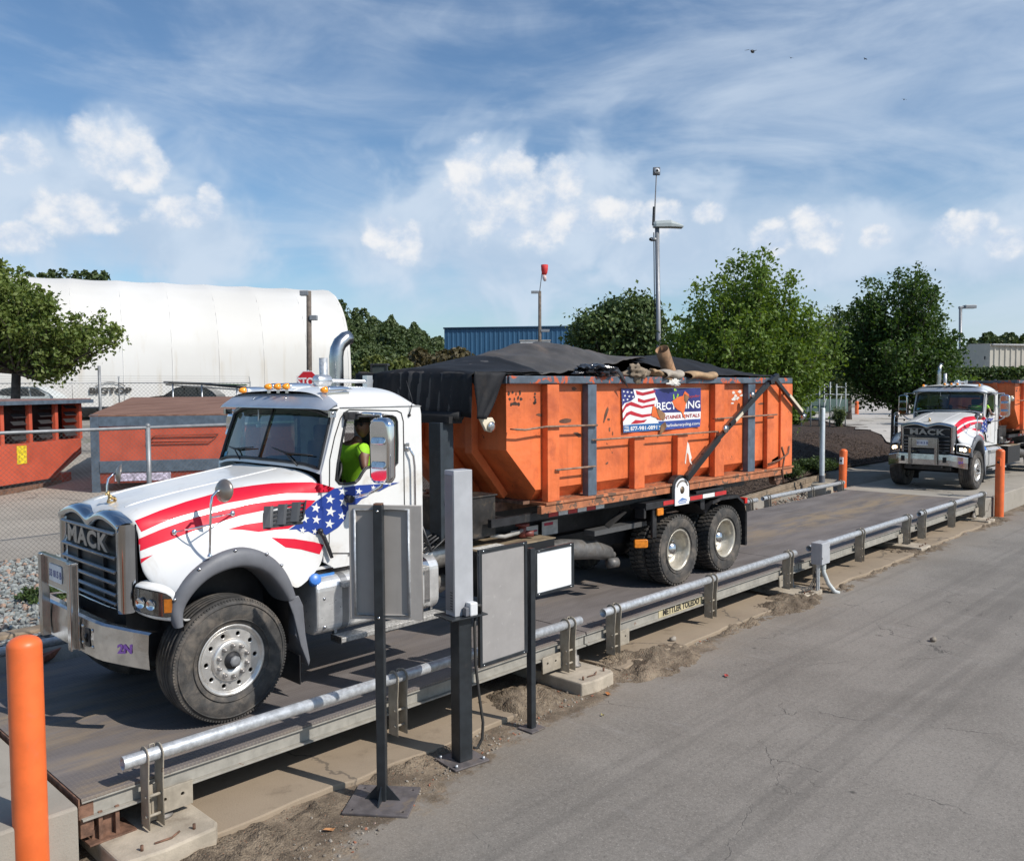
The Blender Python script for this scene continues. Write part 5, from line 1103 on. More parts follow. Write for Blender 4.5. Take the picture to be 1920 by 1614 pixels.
mb = MB().box((rx(1441), YR + .02, 1.535), (rx(1462), YS - .0005, 2.975)).box((rx(1462), YR - .02, 1.54), (10.67, YS - .0005, 2.975)); cp(mb.build('rear_post', ORANGE, bevel=.006))
mb = MB(); mb.prism([(10.0, 1.68), (10.5, 1.80), (10.5, 1.72), (10.0, 1.60)], 'y', YR + .02, YR + .06); cp(mb.build('gusset', ORANGE, bevel=.004))
for i, a in enumerate(((4.3, 0), (5.2, 1), (6.1, 0), (7.2, 1), (8.3, 0), (9.3, 1))): mb = MB().box((a[0], YB + .0005, 1.54), (a[0] + .2, YB + .09, 2.97)); cp(mb.build('rib', ORANGE, bevel=.006))
TOPR = mat('chipped_slate_rail', (.085, .11, .14), .5, var=.25, scale=6, rust=((.50, .10, .04), .62, 5.5), streak=.35)
for y0, y1 in ((-.035, YS + .02), (YB - .02, YB + .09)):
    mb = MB().box((3.50, y0, 2.985), (10.68, y1, 3.08)); cp(mb.build('top_rail', TOPR, bevel=.012))
mb = MB().box((3.48, .0, 2.985), (3.58, YB, 3.075)); cp(mb.build('front_rail', TOPR, bevel=.01)); mb = MB().box((10.6, YS, 2.985), (10.69, YB, 3.07)); cp(mb.build('rear_rail', TOPR, bevel=.01))
mb = MB().box((4.12, -.05, 1.50), (10.72, YS + .2, 1.533)).box((4.05, -.03, 1.40), (10.70, .04, 1.499)); cp(mb.build('sill_beam', mat('rusty_orange_rail', (.40, .145, .065), .65, var=.35, scale=5, rust=((.15, .085, .055), .66, 5)), bevel=.004))
mb = MB().box((4.12, YB - .2, 1.50), (10.72, YB + .05, 1.533)).box((4.05, YB - .04, 1.40), (10.70, YB + .03, 1.499)); cp(mb.build('sill_beam', MATS['rusty_orange_rail'], bevel=.004))
mb = MB()
for y in (.66, 1.58): mb.box((3.7, y - .05, 1.385), (10.9, y + .05, 1.4995))
split(mb, 'skid', RUSTY); [lp(o, cont) for o in bpy.data.objects if o.name.startswith('skid')]
for y in (.12, 2.1):
    mb = MB(); mb.cyl((10.35, y - .06, 1.32), (10.35, y + .06, 1.32), .11, 18); mb.cyl((10.35, y - .07, 1.32), (10.35, y + .07, 1.32), .03, 10); mb.box((10.2, y - .075, 1.30), (10.5, y - .062, 1.42)); cp(mb.build('roller', RUSTY, bevel=.004))
ROD = mat('rusty_rod', (.26, .17, .12), .7, .2, var=.4, scale=10)
for pp in (((967, 805), (985, 806), (1003, 803), (1024, 800), (1120, 797)), ((1045, 881), (1116, 874)), ((1114, 825), (1195, 819), (1290, 813), (1345, 809)), ((1345, 785), (1400, 781), (1457, 777))):
    mb = MB().tube([P(px, py, 'y', YR - .035) for px, py in pp], .013, 8)
    for q in (pp[0], pp[-1]): a = P(*q, 'y', YR - .035); mb.cyl(a, (a.x, YR + .05, a.z), .010, 6)
    cp(mb.build('tarp_rod', ROD))
mb = MB(); mb.tube([P(1469, 905, 'y', -.06), P(1467, 880, 'y', -.05), P(1471, 855, 'y', -.05), P(1466, 838, 'y', -.05)], .016, 6); mb.tube([P(1440, 870, 'y', -.06), P(1462, 862, 'y', -.06), P(1478, 850, 'y', -.07), P(1480, 836, 'y', -.06)], .014, 6); mb.ball(P(1470, 735, 'y', -.05), .04, 10, 8); [cp(o_) for o_ in split(mb, 'chain_hook', RUSTY)]
# scars: burn marks, stencil remains, bare paint
def scar(name, m_, polys, lift=.0035, y=YS):
    mb = MB()
    for poly in polys:
        pts = [P(px, py, 'y', y - lift) for px, py in poly]; mb.add(pts, [list(range(len(pts)))])
    return [cp(o_) for o_ in split(mb, name, m_, recalc=False)]
def blob(cx, cy, rx_, ry_, n=11, j=.35, rot=0): return [(cx + (rx_ * math.cos(t) * math.cos(rot) - ry_ * math.sin(t) * math.sin(rot)) * (1 + random.uniform(-j, j)), cy + (rx_ * math.cos(t) * math.sin(rot) + ry_ * math.sin(t) * math.cos(rot)) * (1 + random.uniform(-j, j))) for t in [2 * math.pi * k / n for k in range(n)]]
rs = random.getstate(); random.seed(5)
sten = [blob(954 + 2.4 * k + random.uniform(-1, 1), 736 + 10 * (k % 3) + random.uniform(-3, 3), random.uniform(1, 2.6), random.uniform(2, 4.5), 7) for k in range(11)] + [blob(1002 + random.uniform(-3, 6), 738 + 6 * k, 2, 3, 7) for k in range(4)] + [blob(965, 757, 7, 3), blob(1003, 755, 3, 3)]
scar('stencil_scar', mat('soot', (.05, .03, .022), .8), sten)
scar('scrape', mat('scrape_brown', (.13, .06, .035), .7, var=.3), [blob(1060, 789, 13, 4, 12, .2, -.08), blob(1136, 778, 2.5, 16, 10, .2, .28), blob(1141, 786, 2.5, 2.5), blob(1076, 729, 4.5, 3.5), blob(1084, 815, 9, 3.5, 10, .3, .4), blob(1015, 778, 10, 3, 9, .4, .2), blob(1138, 868, 2, 3, 8, .4, .5), blob(1427, 757, 5, 2), blob(1435, 752, 4, 1.5), blob(1143, 805, 1.5, 5), blob(1190, 775, 2, 3), blob(1149, 812, 1, 4)])
scar('bare_patch', mat('white_scuff', (.72, .68, .62), .6, var=.1), [blob(1375 + 4 * k, 737 + 4 * (k % 3) + random.uniform(-3, 3), 3.2, 2.6, 8, .5) for k in range(5)] + [blob(1376, 748, 5, 3, 9, .4, -.3), blob(1373, 756, 3, 1.5)])
scar('paint_drip', MATS['white_scuff'], [[(1289, 828), (1292, 833), (1294, 846), (1297, 858), (1295, 862), (1298, 872), (1293, 866), (1291, 852), (1288, 848), (1286, 870), (1284, 868), (1287, 845)]], .003, YR)
random.setstate(rs)
# banner
BY = YS - .012
def bz(px, py): q = P(px, py, 'y', BY); return q.x, q.z
ban = None
def bwave(x, z): return .010 * math.sin(x * 5.5 + z * 2) + .006 * math.sin(x * 13 + z * 7)
def bpoly(mb, poly, lift, step=.05):
    v, f = tri2d(poly, step); mb.sh(True).add([(p[0], BY - lift - .012 + bwave(p[0], p[1]), p[1]) for p in v], f)
def bpx(mb, pts, lift, step=.05): bpoly(mb, [bz(*p) for p in pts], lift, step)
def bpart(name, m_, polys, lift, px=True, step=.05):
    mb = MB()
    for p_ in polys: (bpx if px else bpoly)(mb, p_, lift, step)
    return cp(mb.build(name, m_, recalc=False), ban)
mb = MB(); bpx(mb, [(1164, 728), (1190, 729), (1225, 728), (1260, 727), (1312, 727), (1312, 765), (1310, 800), (1275, 803), (1232, 806), (1200, 809), (1166, 811), (1165, 770)], 0); ban = mb.build('banner', WHITEV, recalc=False); lp(ban, cont)
bpart('flag_stripes', mat('banner_red', (.45, .02, .035), .45), [[(1165 + (q[0]), q[1]) for q in st_] for st_ in (
    [(0, 768), (8, 757), (18, 753), (28, 757), (38, 761), (60, 757), (60, 761), (38, 766), (26, 763), (16, 760), (8, 764), (0, 775)], [(0, 785), (8, 774), (18, 770), (28, 774), (38, 777), (58, 775), (54, 780), (38, 783), (26, 780), (16, 777), (8, 781), (0, 791)],
    [(26, 732), (40, 736), (60, 731), (61, 736), (40, 742), (28, 740)], [(30, 746), (42, 750), (61, 745), (61, 750), (42, 756), (30, 753)], [(16, 795), (26, 787), (36, 788), (48, 786), (42, 792), (30, 794)])], .002)
bpart('flag_canton', mat('banner_navy', (.03, .035, .17), .45), [[(1164, 728), (1186, 729), (1190, 745), (1182, 752), (1170, 756), (1165, 762)], [(1222, 729), (1260, 728), (1312, 727.5), (1312, 771), (1270, 773), (1232, 774), (1226, 765), (1231, 752), (1226, 740)]], .002)
bpart('flag_stars', WHITEV, [[bz(px + 2.4 * math.sin(k * math.pi / 5) * (1 if k % 2 == 0 else .42), py - 2.4 * math.cos(k * math.pi / 5) * (1 if k % 2 == 0 else .42)) for k in range(10)] for px, py in ((1169, 734), (1176, 735), (1183, 736), (1171, 742), (1179, 743), (1186, 744), (1168, 750), (1176, 749))], .003, False, None)
bpart('web_band', mat('banner_blue', (.035, .07, .28), .45), [[(1232, 790), (1270, 788), (1311, 785), (1310, 800), (1275, 803), (1240, 806), (1236, 800)]], .002)
bpart('phone_band', mat('banner_teal', (.02, .12, .33), .45), [[(1166, 797), (1200, 795), (1238, 793), (1234, 806), (1200, 809), (1166, 811)]], .0025)
def btext(name, s_, m_, pl_, pr_, h, lift, bold=.0, sx=None, shear=0):
    a, b = [Vector((bz(*p)[0], 0, bz(*p)[1])) for p in (pl_, pr_)]; me = text(s_, h, .0, bold, shear=shear); w0 = max(v.co.x for v in me.vertices) - min(v.co.x for v in me.vertices); f = (b - a).length / w0
    xd = (b - a).normalized(); M_ = frame((a + b) / 2, xd, Vector((0, 0, 1))); mb = MB()
    for v in me.vertices: v.co.x *= f
    mb.mesh(me, M_); mb.v = [(p[0], BY - lift - .012 + bwave(p[0], p[2]), p[2]) for p in mb.v]; return cp(mb.build(name, m_, recalc=False), ban)
btext('banner_title', 'RECYCLING', WHITEV, (1228, 763), (1310, 758.5), .155, .006, .003)
btext('banner_subtitle', 'CONTAINER RENTALS', mat('banner_text_red', (.42, .05, .05), .5), (1229, 784), (1309, 778.5), .075, .006, .001)
btext('web_address', 'vanderlinderecycling.com', WHITEV, (1233, 799), (1309, 793.5), .062, .006, .0005)
btext('phone_number', '877-981-0891', WHITEV, (1181, 804), (1231, 801), .075, .007, .0015)
btext('toll_free', 'TOLL', WHITEV, (1167, 801), (1177, 800.5), .038, .007, .001); btext('toll_free', 'FREE', WHITEV, (1167, 807), (1177, 806.5), .038, .007, .001)
btext('company_name', 'recycling', MATS['banner_text_red'], (1285, 744), (1309, 742), .05, .006, .001, shear=.3)
mb = MB()
for k in range(3):
    a = R(90 + 120 * k); c_ = bz(1265, 739); pts = []
    for rr, aa in ((.075, -32), (.085, 8), (.105, 20), (.075, 42), (.05, 24), (.055, 8), (.045, -30)): pts.append((c_[0] + rr * math.cos(a + R(aa)), c_[1] + rr * math.sin(a + R(aa))))
    bpoly(mb, pts, .006, None)
for o in split(mb, 'recycling_arrow', mat('banner_green', (.28, .50, .05), .5), recalc=False): cp(o, ban)
bpart('torn_hole', mat('tear_orange', (.74, .15, .035), .5, var=.15, scale=4), [[(1258, 752), (1268, 745), (1280, 742), (1283, 733), (1290, 740), (1287, 752), (1284, 765), (1281, 775), (1285, 786), (1281, 782), (1276, 772), (1268, 768), (1262, 762)], [(1222, 760), (1232, 768), (1243, 775), (1236, 788), (1228, 783), (1220, 780)]], .009)
bpart('torn_flap', mat('flap_brown', (.22, .12, .06), .6, var=.4, scale=9), [[(1227, 765), (1236, 770), (1244, 777), (1241, 788), (1234, 785), (1230, 776)], [(1236, 796), (1243, 790), (1246, 800), (1238, 812), (1234, 818)], [(1282, 738), (1290, 744), (1286, 756), (1282, 750)]], .013)
# ================================================================ tarps and load
TARP = mat('black_tarp_mesh', (.013, .0135, .016), .70, var=.35, scale=1.6, bump=.35, bscale=14, dirt=((.04, .034, .03), .20, 1.2), spec=.25)
TARPH = mat('dusty_black_tarp', (.055, .051, .049), .72, var=.35, scale=1.3, bump=.3, bscale=10, dirt=((.12, .09, .07), .35, 1.4))
def tarp_sheet(name, rows, m_, label, wr=.02, sc=3.0, fix=()):
    out = []
    for i, r_ in enumerate(rows):
        row = []
        for j, p in enumerate(r_):
            p = Vector(p); f = 0 if (i in fix) else 1
            n_ = mnoise.noise(p * sc) + .5 * mnoise.noise(p * sc * 2.3 + Vector((3, 1, 7))); row.append(p + Vector((-.3 * wr * n_, -.3 * wr * n_, wr * n_)) * f)
        out.append(row)
    o = MB().sh().grid(out).build(name, m_, recalc=False); q = o.modifiers.new('thick', 'SOLIDIFY'); q.thickness = .008; return tag(o, label, 'tarp')
def bil(profile, u):                       # piecewise linear in first coordinate
    for a, b in zip(profile, profile[1:]):
        if a[0] <= u <= b[0]: f = (u - a[0]) / (b[0] - a[0]); return [a[k] + (b[k] - a[k]) * f for k in range(1, len(a))]
    return list(profile[-1][1:] if u > profile[-1][0] else profile[0][1:])
#  x : near edge y, near edge z, ridge z, far edge z
TP1 = [(2.95, .02, 3.09, 3.14, 3.07), (3.5, -.02, 3.10, 3.22, 3.04), (4.3, .0, 3.10, 3.38, 3.02), (5.0, .18, 3.15, 3.52, 3.02), (5.6, .36, 3.20, 3.60, 3.02), (6.2, .55, 3.28, 3.55, 3.02), (7.0, .75, 3.35, 3.43, 3.02), (7.5, .85, 3.37, 3.38, 3.02)]
rows = []
for k in range(7): rows.append([(2.93 + .012 * math.sin(j * 1.7 + k * .5) + .01 * (k / 6), .02 + 2.13 * j / 40, 2.63 + (3.10 - 2.63) * k / 6 + .04 * (j / 40) * (k / 6)) for j in range(41)])
for k in range(1, 60):
    x = 2.95 + 4.55 * k / 59; y0, z0, zr, zf = bil(TP1, x); row = []
    for j in range(41):
        v = j / 40; y = y0 + (2.2 - y0) * v; s_ = math.sin(math.pi * min(1, v / .55) / 2) if v < .55 else 1 - (v - .55) / .45 * .0
        zz = z0 + (zr - z0) * s_ if v < .55 else zr + (zf - zr) * ((v - .55) / .45) ** 1.6
        row.append((x, y, zz))
    rows.append(row)
t1 = tarp_sheet('tarp', rows, TARPH, 'black tarp draped over the container front with a high peak', .036, 2.9, fix=())
mb = MB().sh(); gv = []
for i in range(13):
    v = i / 12; xa, xb = 2.955 + .03 * v, 3.43 - .28 * v - .05 * v * v; z = 3.125 - .53 * v
    gv.append([(xa - .03 + (xb - xa + .03) * k / 10, -.047 + .014 * math.sin(k * 1.3 + i * .5), z - .01 * (k / 10)) for k in range(11)])
fl = MB().sh().grid(gv).build('side_flap', TARP, t1, recalc=False); q = fl.modifiers.new('t', 'SOLIDIFY'); q.thickness = .008
rows = []
for k in range(7): rows.append([(2.918 + .012 * math.sin(j * 1.9 + k * .4) + .008 * (k / 6), .0 + 2.17 * j / 40, 2.61 + (3.085 - 2.61) * k / 6 + .05 * (j / 40) * (k / 6)) for j in range(41)])
for k in range(1, 20):
    x = 2.93 + 1.15 * k / 19; y0, z0, zr, zf = bil(TP1, x); yy = [-.04 + 2.26 * j / 40 for j in range(41)]
    rows.append([(x, y, .022 + (z0 + (zr - z0) * math.sin(math.pi / 2 * min(1, max(0, (y - y0) / (2.2 - y0)) / .55)) if y < 1.2 else zr + (zf - zr) * max(0, (y - 1.2)) ** 1.6)) for y in yy])
o = tarp_sheet('tarp_front', rows, TARP, None, .014, 3.4); o.parent = t1; del o['category']
TP2 = [(7.0, .55, 3.30, 3.30, 3.02), (7.6, .50, 3.20, 3.40, 3.02), (8.3, .42, 3.14, 3.46, 3.02), (8.9, .35, 3.12, 3.44, 3.02), (9.6, .2, 3.105, 3.30, 3.02), (10.3, .05, 3.10, 3.16, 3.03), (10.72, .0, 3.095, 3.10, 3.09)]
rows = []
for k in range(48):
    x = 7.0 + 3.72 * k / 47; y0, z0, zr, zf = bil(TP2, x); row = []
    for j in range(31):
        v = j / 30; y = y0 + (2.2 - y0) * v; s_ = math.sin(math.pi / 2 * min(1, v / .5)); row.append((x, y, z0 + (zr - z0) * s_ if v < .5 else zr + (zf - zr) * ((v - .5) / .5) ** 1.5))
    rows.append(row)
tarp_sheet('tarp', rows, TARP, 'black tarp sloping down to the rear end of the container', .032, 3.0)
mb = MB().sh(); mb.grid([[(x, y, 2.92 + .10 * mnoise.noise((x * 2.5, y * 2.5, 0)) + .05 * mnoise.noise((x * 8, y * 8, 3)) + .22 * max(0, math.sin(math.pi * (y - .1) / 2)) ** .7) for x in [4.4 + 6.1 * k / 70 for k in range(71)]] for y in [.11 + 2.0 * k / 30 for k in range(31)]])
tag(mb.build('rubble', mat('rubble_brown', (.07, .05, .035), .9, var=.8, scale=6, bump=.8, bscale=18), recalc=False), 'dark broken rubble heaped inside the front container under the tarps', 'rubble', kind='stuff')
# loose debris on the rim
a, b = P(1256, 700, 'y', .25), P(1241, 655, 'y', .20); d = (b - a).normalized()
mb = MB(); L = (b - a).length; mb.lathe([(.10, -.25), (.10, L), (.094, L), (.094, -.2), (.0, -.2)], a, d, 32); o = mb.build('rusty_pipe', mat('rusty_tube', (.28, .16, .085), .7, .2, var=.4, scale=7, streak=.3, rust=((.12, .06, .035), .35, 7)), recalc=False); tag(o, 'short rusty brown pipe sticking up out of the container', 'pipe')
def crumple(name, cx, cy, cz, rx_, ry_, rz_, m_, label, cat, seed, sc=9, amp=.6, n=40, yaw_=0, smooth=True):
    mb = MB().ball((0, 0, 0), 1, n, n // 2); Mz = Matrix.Rotation(yaw_, 3, 'Z'); vs = []
    for v in mb.v:
        v = Vector(v); k = 1 + amp * (mnoise.noise(v * sc * .25 + Vector((seed, 0, 0))) + .5 * abs(mnoise.noise(v * sc * .6 + Vector((0, seed, 0))))) - .2 * amp
        q = Mz @ Vector((v.x * rx_ * k, v.y * ry_ * k, v.z * rz_ * k)); vs.append(q)
    mb.v = vs; mb.sm = [smooth] * len(mb.sm); o = mb.build(name, m_); o.location = (cx, cy, cz); return tag(o, label, cat)
PLB = mat('black_polythene', (.012, .012, .014), .16, var=.3, scale=5, bump=.5, bscale=20, spec=.8)
q = P(1118, 693, 'y', .08); crumple('plastic_sheet', q.x, .10, 3.14, .38, .22, .10, PLB, 'shiny crumpled black plastic sheet bunched over the container rim', 'plastic sheet', 3, 9, .6, 64, 0, False)
mb = MB(); sp_ = [P(*p, 'y', -.05) for p in ((1150, 690), (1158, 700), (1164, 712), (1170, 728))]; rows = [[p + Vector((-.07 + .05 * k / 3, 0, .03 * k)), p + Vector((.09, -.004, 0))] for k, p in enumerate(sp_)]; o = MB().sh().grid(rows).build('plastic_strip', mat('dull_polythene', (.03, .032, .036), .4), recalc=False); q = o.modifiers.new('t', 'SOLIDIFY'); q.thickness = .006; tag(o, 'narrow black strip of plastic hanging over rim left of the flag banner', 'plastic strip')
BURL = mat('burlap', (.20, .155, .11), .9, var=.45, scale=9, bump=.6, bscale=40); CARD = mat('torn_cardboard', (.36, .235, .13), .8, var=.25, scale=5)
q = P(1195, 698, 'y', .0); o = crumple('burlap_rag', q.x - .03, .0, 3.13, .22, .10, .11, BURL, 'grey brown ragged cloth bunched on the rim above the flag', 'rag', 8, 7, .75, 44)
mb = MB(); rows = []
for i in range(13):
    u = i / 12; a = P(1222 + 34 * u, 700 + 10 * u, 'y', -.02); rows.append([(a.x, -.06 + .16 * v / 5, a.z + .04 * math.sin(u * 4 + v) + .02 * v / 5) for v in range(6)])
o = MB().sh().grid(rows).build('wood_splinter', CARD, recalc=False); q = o.modifiers.new('t', 'SOLIDIFY'); q.thickness = .03; tag(o, 'torn tan board below the rusty pipe on the rim', 'board')
def curl(px0, px1, py, y, label, r, m_=CARD, tw=.3, nm='cardboard'):
    a, b = P(px0, py, 'y', y), P(px1, py - 3, 'y', y); rows = []
    for i in range(15):
        u = i / 14; c = a.lerp(b, u); rows.append([(c.x, c.y + r * math.cos(R(-60 + 25 * k)) * (1.4 - .4 * u), c.z + .6 * r * math.sin(R(-60 + 25 * k)) + .02 * math.sin(6 * u)) for k in range(13)])
    o = MB().sh().grid(rows).build(nm, m_, recalc=False); q = o.modifiers.new('t', 'SOLIDIFY'); q.thickness = .008; return tag(o, label, 'cardboard')
curl(1284, 1336, 706, .0, 'curled tan cardboard sheet lying along the rim right of rusty pipe', .10)
curl(1236, 1272, 704, .03, 'pale grey curled cardboard under the rusty pipe', .11, mat('grey_card', (.38, .33, .27), .8, var=.2), nm='cardboard')
q = P(1265, 722, 'y', -.06); crumple('foam_scrap', q.x, -.05, q.z + .03, .15, .02, .05, mat('white_foam', (.62, .60, .56), .7, var=.15), 'white torn scrap stuck on the rail above the banner', 'scrap', 5, 10, .9, 24)
# ================================================================ driver
def skin_mesh(name, verts, edges, m_, parent=None, sub=2):
    me = bpy.data.meshes.new(name); me.from_pydata([v[0] for v in verts], edges, []); me.materials.append(m_); o = bpy.data.objects.new(name, me); COL.objects.link(o)
    s_ = o.modifiers.new('skin', 'SKIN'); 
    for v, d in zip(verts, me.skin_vertices[0].data): d.radius = (v[1], v[2] if len(v) > 2 else v[1])
    me.skin_vertices[0].data[0].use_root = True; s_.use_smooth_shade = True; q = o.modifiers.new('sub', 'SUBSURF'); q.levels = q.render_levels = sub
    me2 = evmesh(o); drop(o); me2.name = name
    for p in me2.polygons: p.use_smooth = True
    o = bpy.data.objects.new(name, me2); COL.objects.link(o); o.parent = parent; return o
SKIN = mat('dark_skin', (.16, .075, .045), .5, var=.08); LIME = mat('hi_vis_lime', (.30, .62, .02), .75, var=.10, scale=6); JEAN = mat('dark_trousers', (.03, .035, .05), .8)
def driver(label):
    # seated, trunk leaning out to the left window; left arm on the sill, right hand on the wheel
    V_ = [((1.86, .70, 1.80), .15, .13), ((1.82, .66, 2.0), .15, .12), ((1.76, .60, 2.18), .165, .115), ((1.70, .565, 2.30), .13, .10), ((1.735, .54, 2.37), .055), ((1.78, .52, 2.43), .06, .062),
          ((1.72, .40, 2.30), .062), ((1.66, .29, 2.17), .052), ((1.64, .27, 2.11), .042), ((1.75, .235, 2.085), .036), ((1.83, .225, 2.08), .028),
          ((1.66, .74, 2.30), .062), ((1.58, .80, 2.08), .05), ((1.50, .74, 2.05), .036), ((1.45, .68, 2.06), .028),
          ((1.76, .58, 1.76), .085), ((1.42, .55, 1.78), .07), ((1.36, .55, 1.40), .05), ((1.76, .80, 1.76), .085), ((1.42, .82, 1.78), .07), ((1.36, .82, 1.40), .05)]
    E_ = [(0, 1), (1, 2), (2, 3), (3, 4), (4, 5), (3, 6), (6, 7), (7, 8), (8, 9), (9, 10), (3, 11), (11, 12), (12, 13), (13, 14), (0, 15), (15, 16), (16, 17), (0, 18), (18, 19), (19, 20)]
    body = skin_mesh('person', V_, E_, SKIN); tag(body, label, 'person')
    hm = MB().ball((0, 0, 0), 1, 28, 20); hv = []
    for v in hm.v:
        x, y, z = v; jaw = 1 - .22 * max(0, -z) ** 1.4; nose = .20 * math.exp(-((y / .16) ** 2 + ((z + .12) / .22) ** 2)) if x < 0 else 0; eye = -.06 * math.exp(-(((abs(y) - .38) / .2) ** 2 + ((z - .12) / .14) ** 2)) if x < 0 else 0
        hv.append(((x * (.105 if x < 0 else .108) * jaw) - nose * .105 - eye * .1, y * .078 * jaw, z * .125))
    hm.v = [Matrix.Translation((1.80, .50, 2.545)) @ (Matrix.Rotation(R(28), 3, 'Z') @ Vector(v)) for v in hv]
    H_ = Matrix.Translation((1.80, .50, 2.545)) @ Matrix.Rotation(R(28), 4, 'Z')
    for s_ in (-1, 1): hm.ball(H_ @ Vector((.005, s_ * .080, .0)), .022, 10, 8, (.8, .4, 1.2))
    hm.ball(H_ @ Vector((-.105, 0, -.058)), .022, 12, 8, (.5, 1.2, .35))
    hd = hm.build('head', SKIN, body)
    mb = MB()
    for s_ in (-1, 1): mb.ball(H_ @ Vector((-.100, s_ * .032, .018)), .024, 12, 8, (.35, 1.1, .8))
    mb.tube([H_ @ Vector((-.108, -.05, .022)), H_ @ Vector((-.112, 0, .024)), H_ @ Vector((-.108, .05, .022))], .005, 6)
    for s_ in (-1, 1): mb.tube([H_ @ Vector((-.10, s_ * .055, .022)), H_ @ Vector((0, s_ * .082, .018))], .004, 6)
    mb.build('sunglasses', BLKGLOSS, hd)
    mb = MB(); cap = MB().ball((0, 0, 0), 1, 24, 14)
    cv = [H_ @ Vector((v[0] * .112 + .006, v[1] * .084, v[2] * .128 + .006)) for v in cap.v]; keep = [f for f in cap.f if min(cap.v[i][2] for i in f) > .22 or (min(cap.v[i][2] for i in f) > -.5 and max(cap.v[i][0] for i in f) > .62)]
    mb.sh().add(cv, keep); mb.build('hair', mat('black_hair', (.012, .010, .009), .7), hd, recalc=False)
    T_ = [((1.86, .70, 1.78), .165, .145), ((1.82, .66, 2.0), .165, .135), ((1.76, .60, 2.18), .18, .130), ((1.70, .565, 2.305), .14, .11), ((1.72, .40, 2.305), .085), ((1.68, .32, 2.21), .078), ((1.66, .74, 2.30), .085), ((1.60, .79, 2.14), .076)]
    skin_mesh('shirt', T_, [(0, 1), (1, 2), (2, 3), (3, 4), (4, 5), (3, 6), (6, 7)], LIME, body)
    L_ = [((1.88, .69, 1.80), .16), ((1.76, .58, 1.765), .10), ((1.42, .55, 1.78), .085), ((1.36, .55, 1.42), .065), ((1.76, .80, 1.765), .10), ((1.42, .82, 1.78), .085), ((1.36, .82, 1.42), .065)]
    skin_mesh('trousers', L_, [(0, 1), (1, 2), (2, 3), (0, 4), (4, 5), (5, 6)], JEAN, body)
    for k in range(5):                     # fingers of the two hands, curled over sill and wheel
        l = (.045, .055, .06, .055, .042)[k]; y = -.028 + .014 * k
        f = [((1.835 + .0, .222 + (y if k else -.03), 2.082), .009), ((1.835 + l * .55, .218 + (y if k else -.036), 2.080), .0085), ((1.835 + l, .214 + (y if k else -.03), 2.062), .007)]
        skin_mesh('finger', f, [(0, 1), (1, 2)], SKIN, body, 1)
        f = [((1.445, .675 + (y if k else -.03), 2.06), .009), ((1.445 - l * .5, .67 + (y if k else -.035), 2.075), .0085), ((1.445 - l * .8, .66 + (y if k else -.03), 2.045), .007)]
        skin_mesh('finger', f, [(0, 1), (1, 2)], SKIN, body, 1)
    mb = MB().sh(); mb.lathe([(.040, -.012), (.043, 0), (.040, .012)], (1.70, .252, 2.097), (.95, -.3, -.2), 14); mb.build('wristband', BLACK, body)
    return body
drv = driver('driver in lime shirt leaning at the open window of the front truck')
# ================================================================ second truck, arriving behind
T2X, T2Y = 22.75, .26
t2 = copy_tree(truck); t2.location = (T2X, YC + T2Y, 0); t2.rotation_euler = (0, 0, R(-1.0)); tag(t2, 'second white roll-off truck with headlights on driving onto the scale', 'truck')
LAMP = emit('lit_headlamp', (1.0, .80, .52), 14.0)
for ch in t2.children:
    if ch.name.startswith('headlamp'):
        for g in ch.children:
            if g.name.startswith('bulb_reflector'):
                g.data = g.data.copy(); g.data.materials[0] = LAMP
c2 = copy_tree(cont, skip=('banner',)); c2.location = (7.1 + T2X, YC + T2Y - .1, 1.45); tag(c2, 'orange roll-off container riding on the second truck', 'container')
d2 = copy_tree(drv); d2.location = (T2X - .02, T2Y - .12, -.02); tag(d2, 'driver in lime shirt at the window of the second truck', 'person')
rb = [o for o in bpy.data.objects if o.name == 'rubble'][0]; r2 = rb.copy(); COL.objects.link(r2); r2.location = (T2X, T2Y, -.12); r2.data = r2.data.copy(); r2.data.materials[0] = TARP; tag(r2, 'dark load heaped above the rim of the second truck container')
# ================================================================ stands, bollards and posts by the scale
BLKPOST = mat('black_post_paint', (.020, .024, .028), .38, var=.25, scale=9, dirt=((.07, .06, .055), .08, 6))
def rp(o, root): return lp(o, root)
# --- sign stand seen from behind: grey tray on a square black post
cx, cy, rz = .605, -1.33, R(-52)
t = thing('sign_stand', 'grey sign board seen from behind on a black post with wide base plate', 'sign', (cx, cy, -.5), rz)
def lc(o, root): o.parent = root; return o
mb = MB(); mb.mesh(plate(rrect(-.27, -.25, .27, .25, .006, 2), [circ((sx_ * .21, sy * .19), .018, 10) for sx_ in (-1, 1) for sy in (-1, 1)], .02, .002), Matrix.Translation((0, 0, .012))); lc(mb.build('base_plate', mat('worn_steel_plate', (.14, .125, .125), .6, .3, var=.25, scale=9, dirt=((.24, .19, .14), .3, 7))), t)
mb = MB().box((-.038, -.038, .022), (.038, .038, 2.49)); post = lc(mb.build('post', BLKPOST, bevel=.006), t)
mb = MB(); mb.mesh(plate(rrect(-.034, -.034, .034, .034, .006, 3), [], .012, .002), Matrix.Translation((0, 0, 2.496))); lc(mb.build('post_cap', RUSTY), post)
for a, b in ((1, 0), (-1, 0), (0, -1)):
    mb = MB(); mb.prism([(.038, .022), (.15, .022), (.038, .15)], 'y', -.005, .005); Mx = Matrix.Rotation(math.atan2(b, a), 4, 'Z'); mb.v = [tuple(Mx @ Vector(v)) for v in mb.v]; lc(mb.build('gusset', BLKPOST), t)
x0, x1, z0, z1 = -.262, .345, 1.53, 2.475
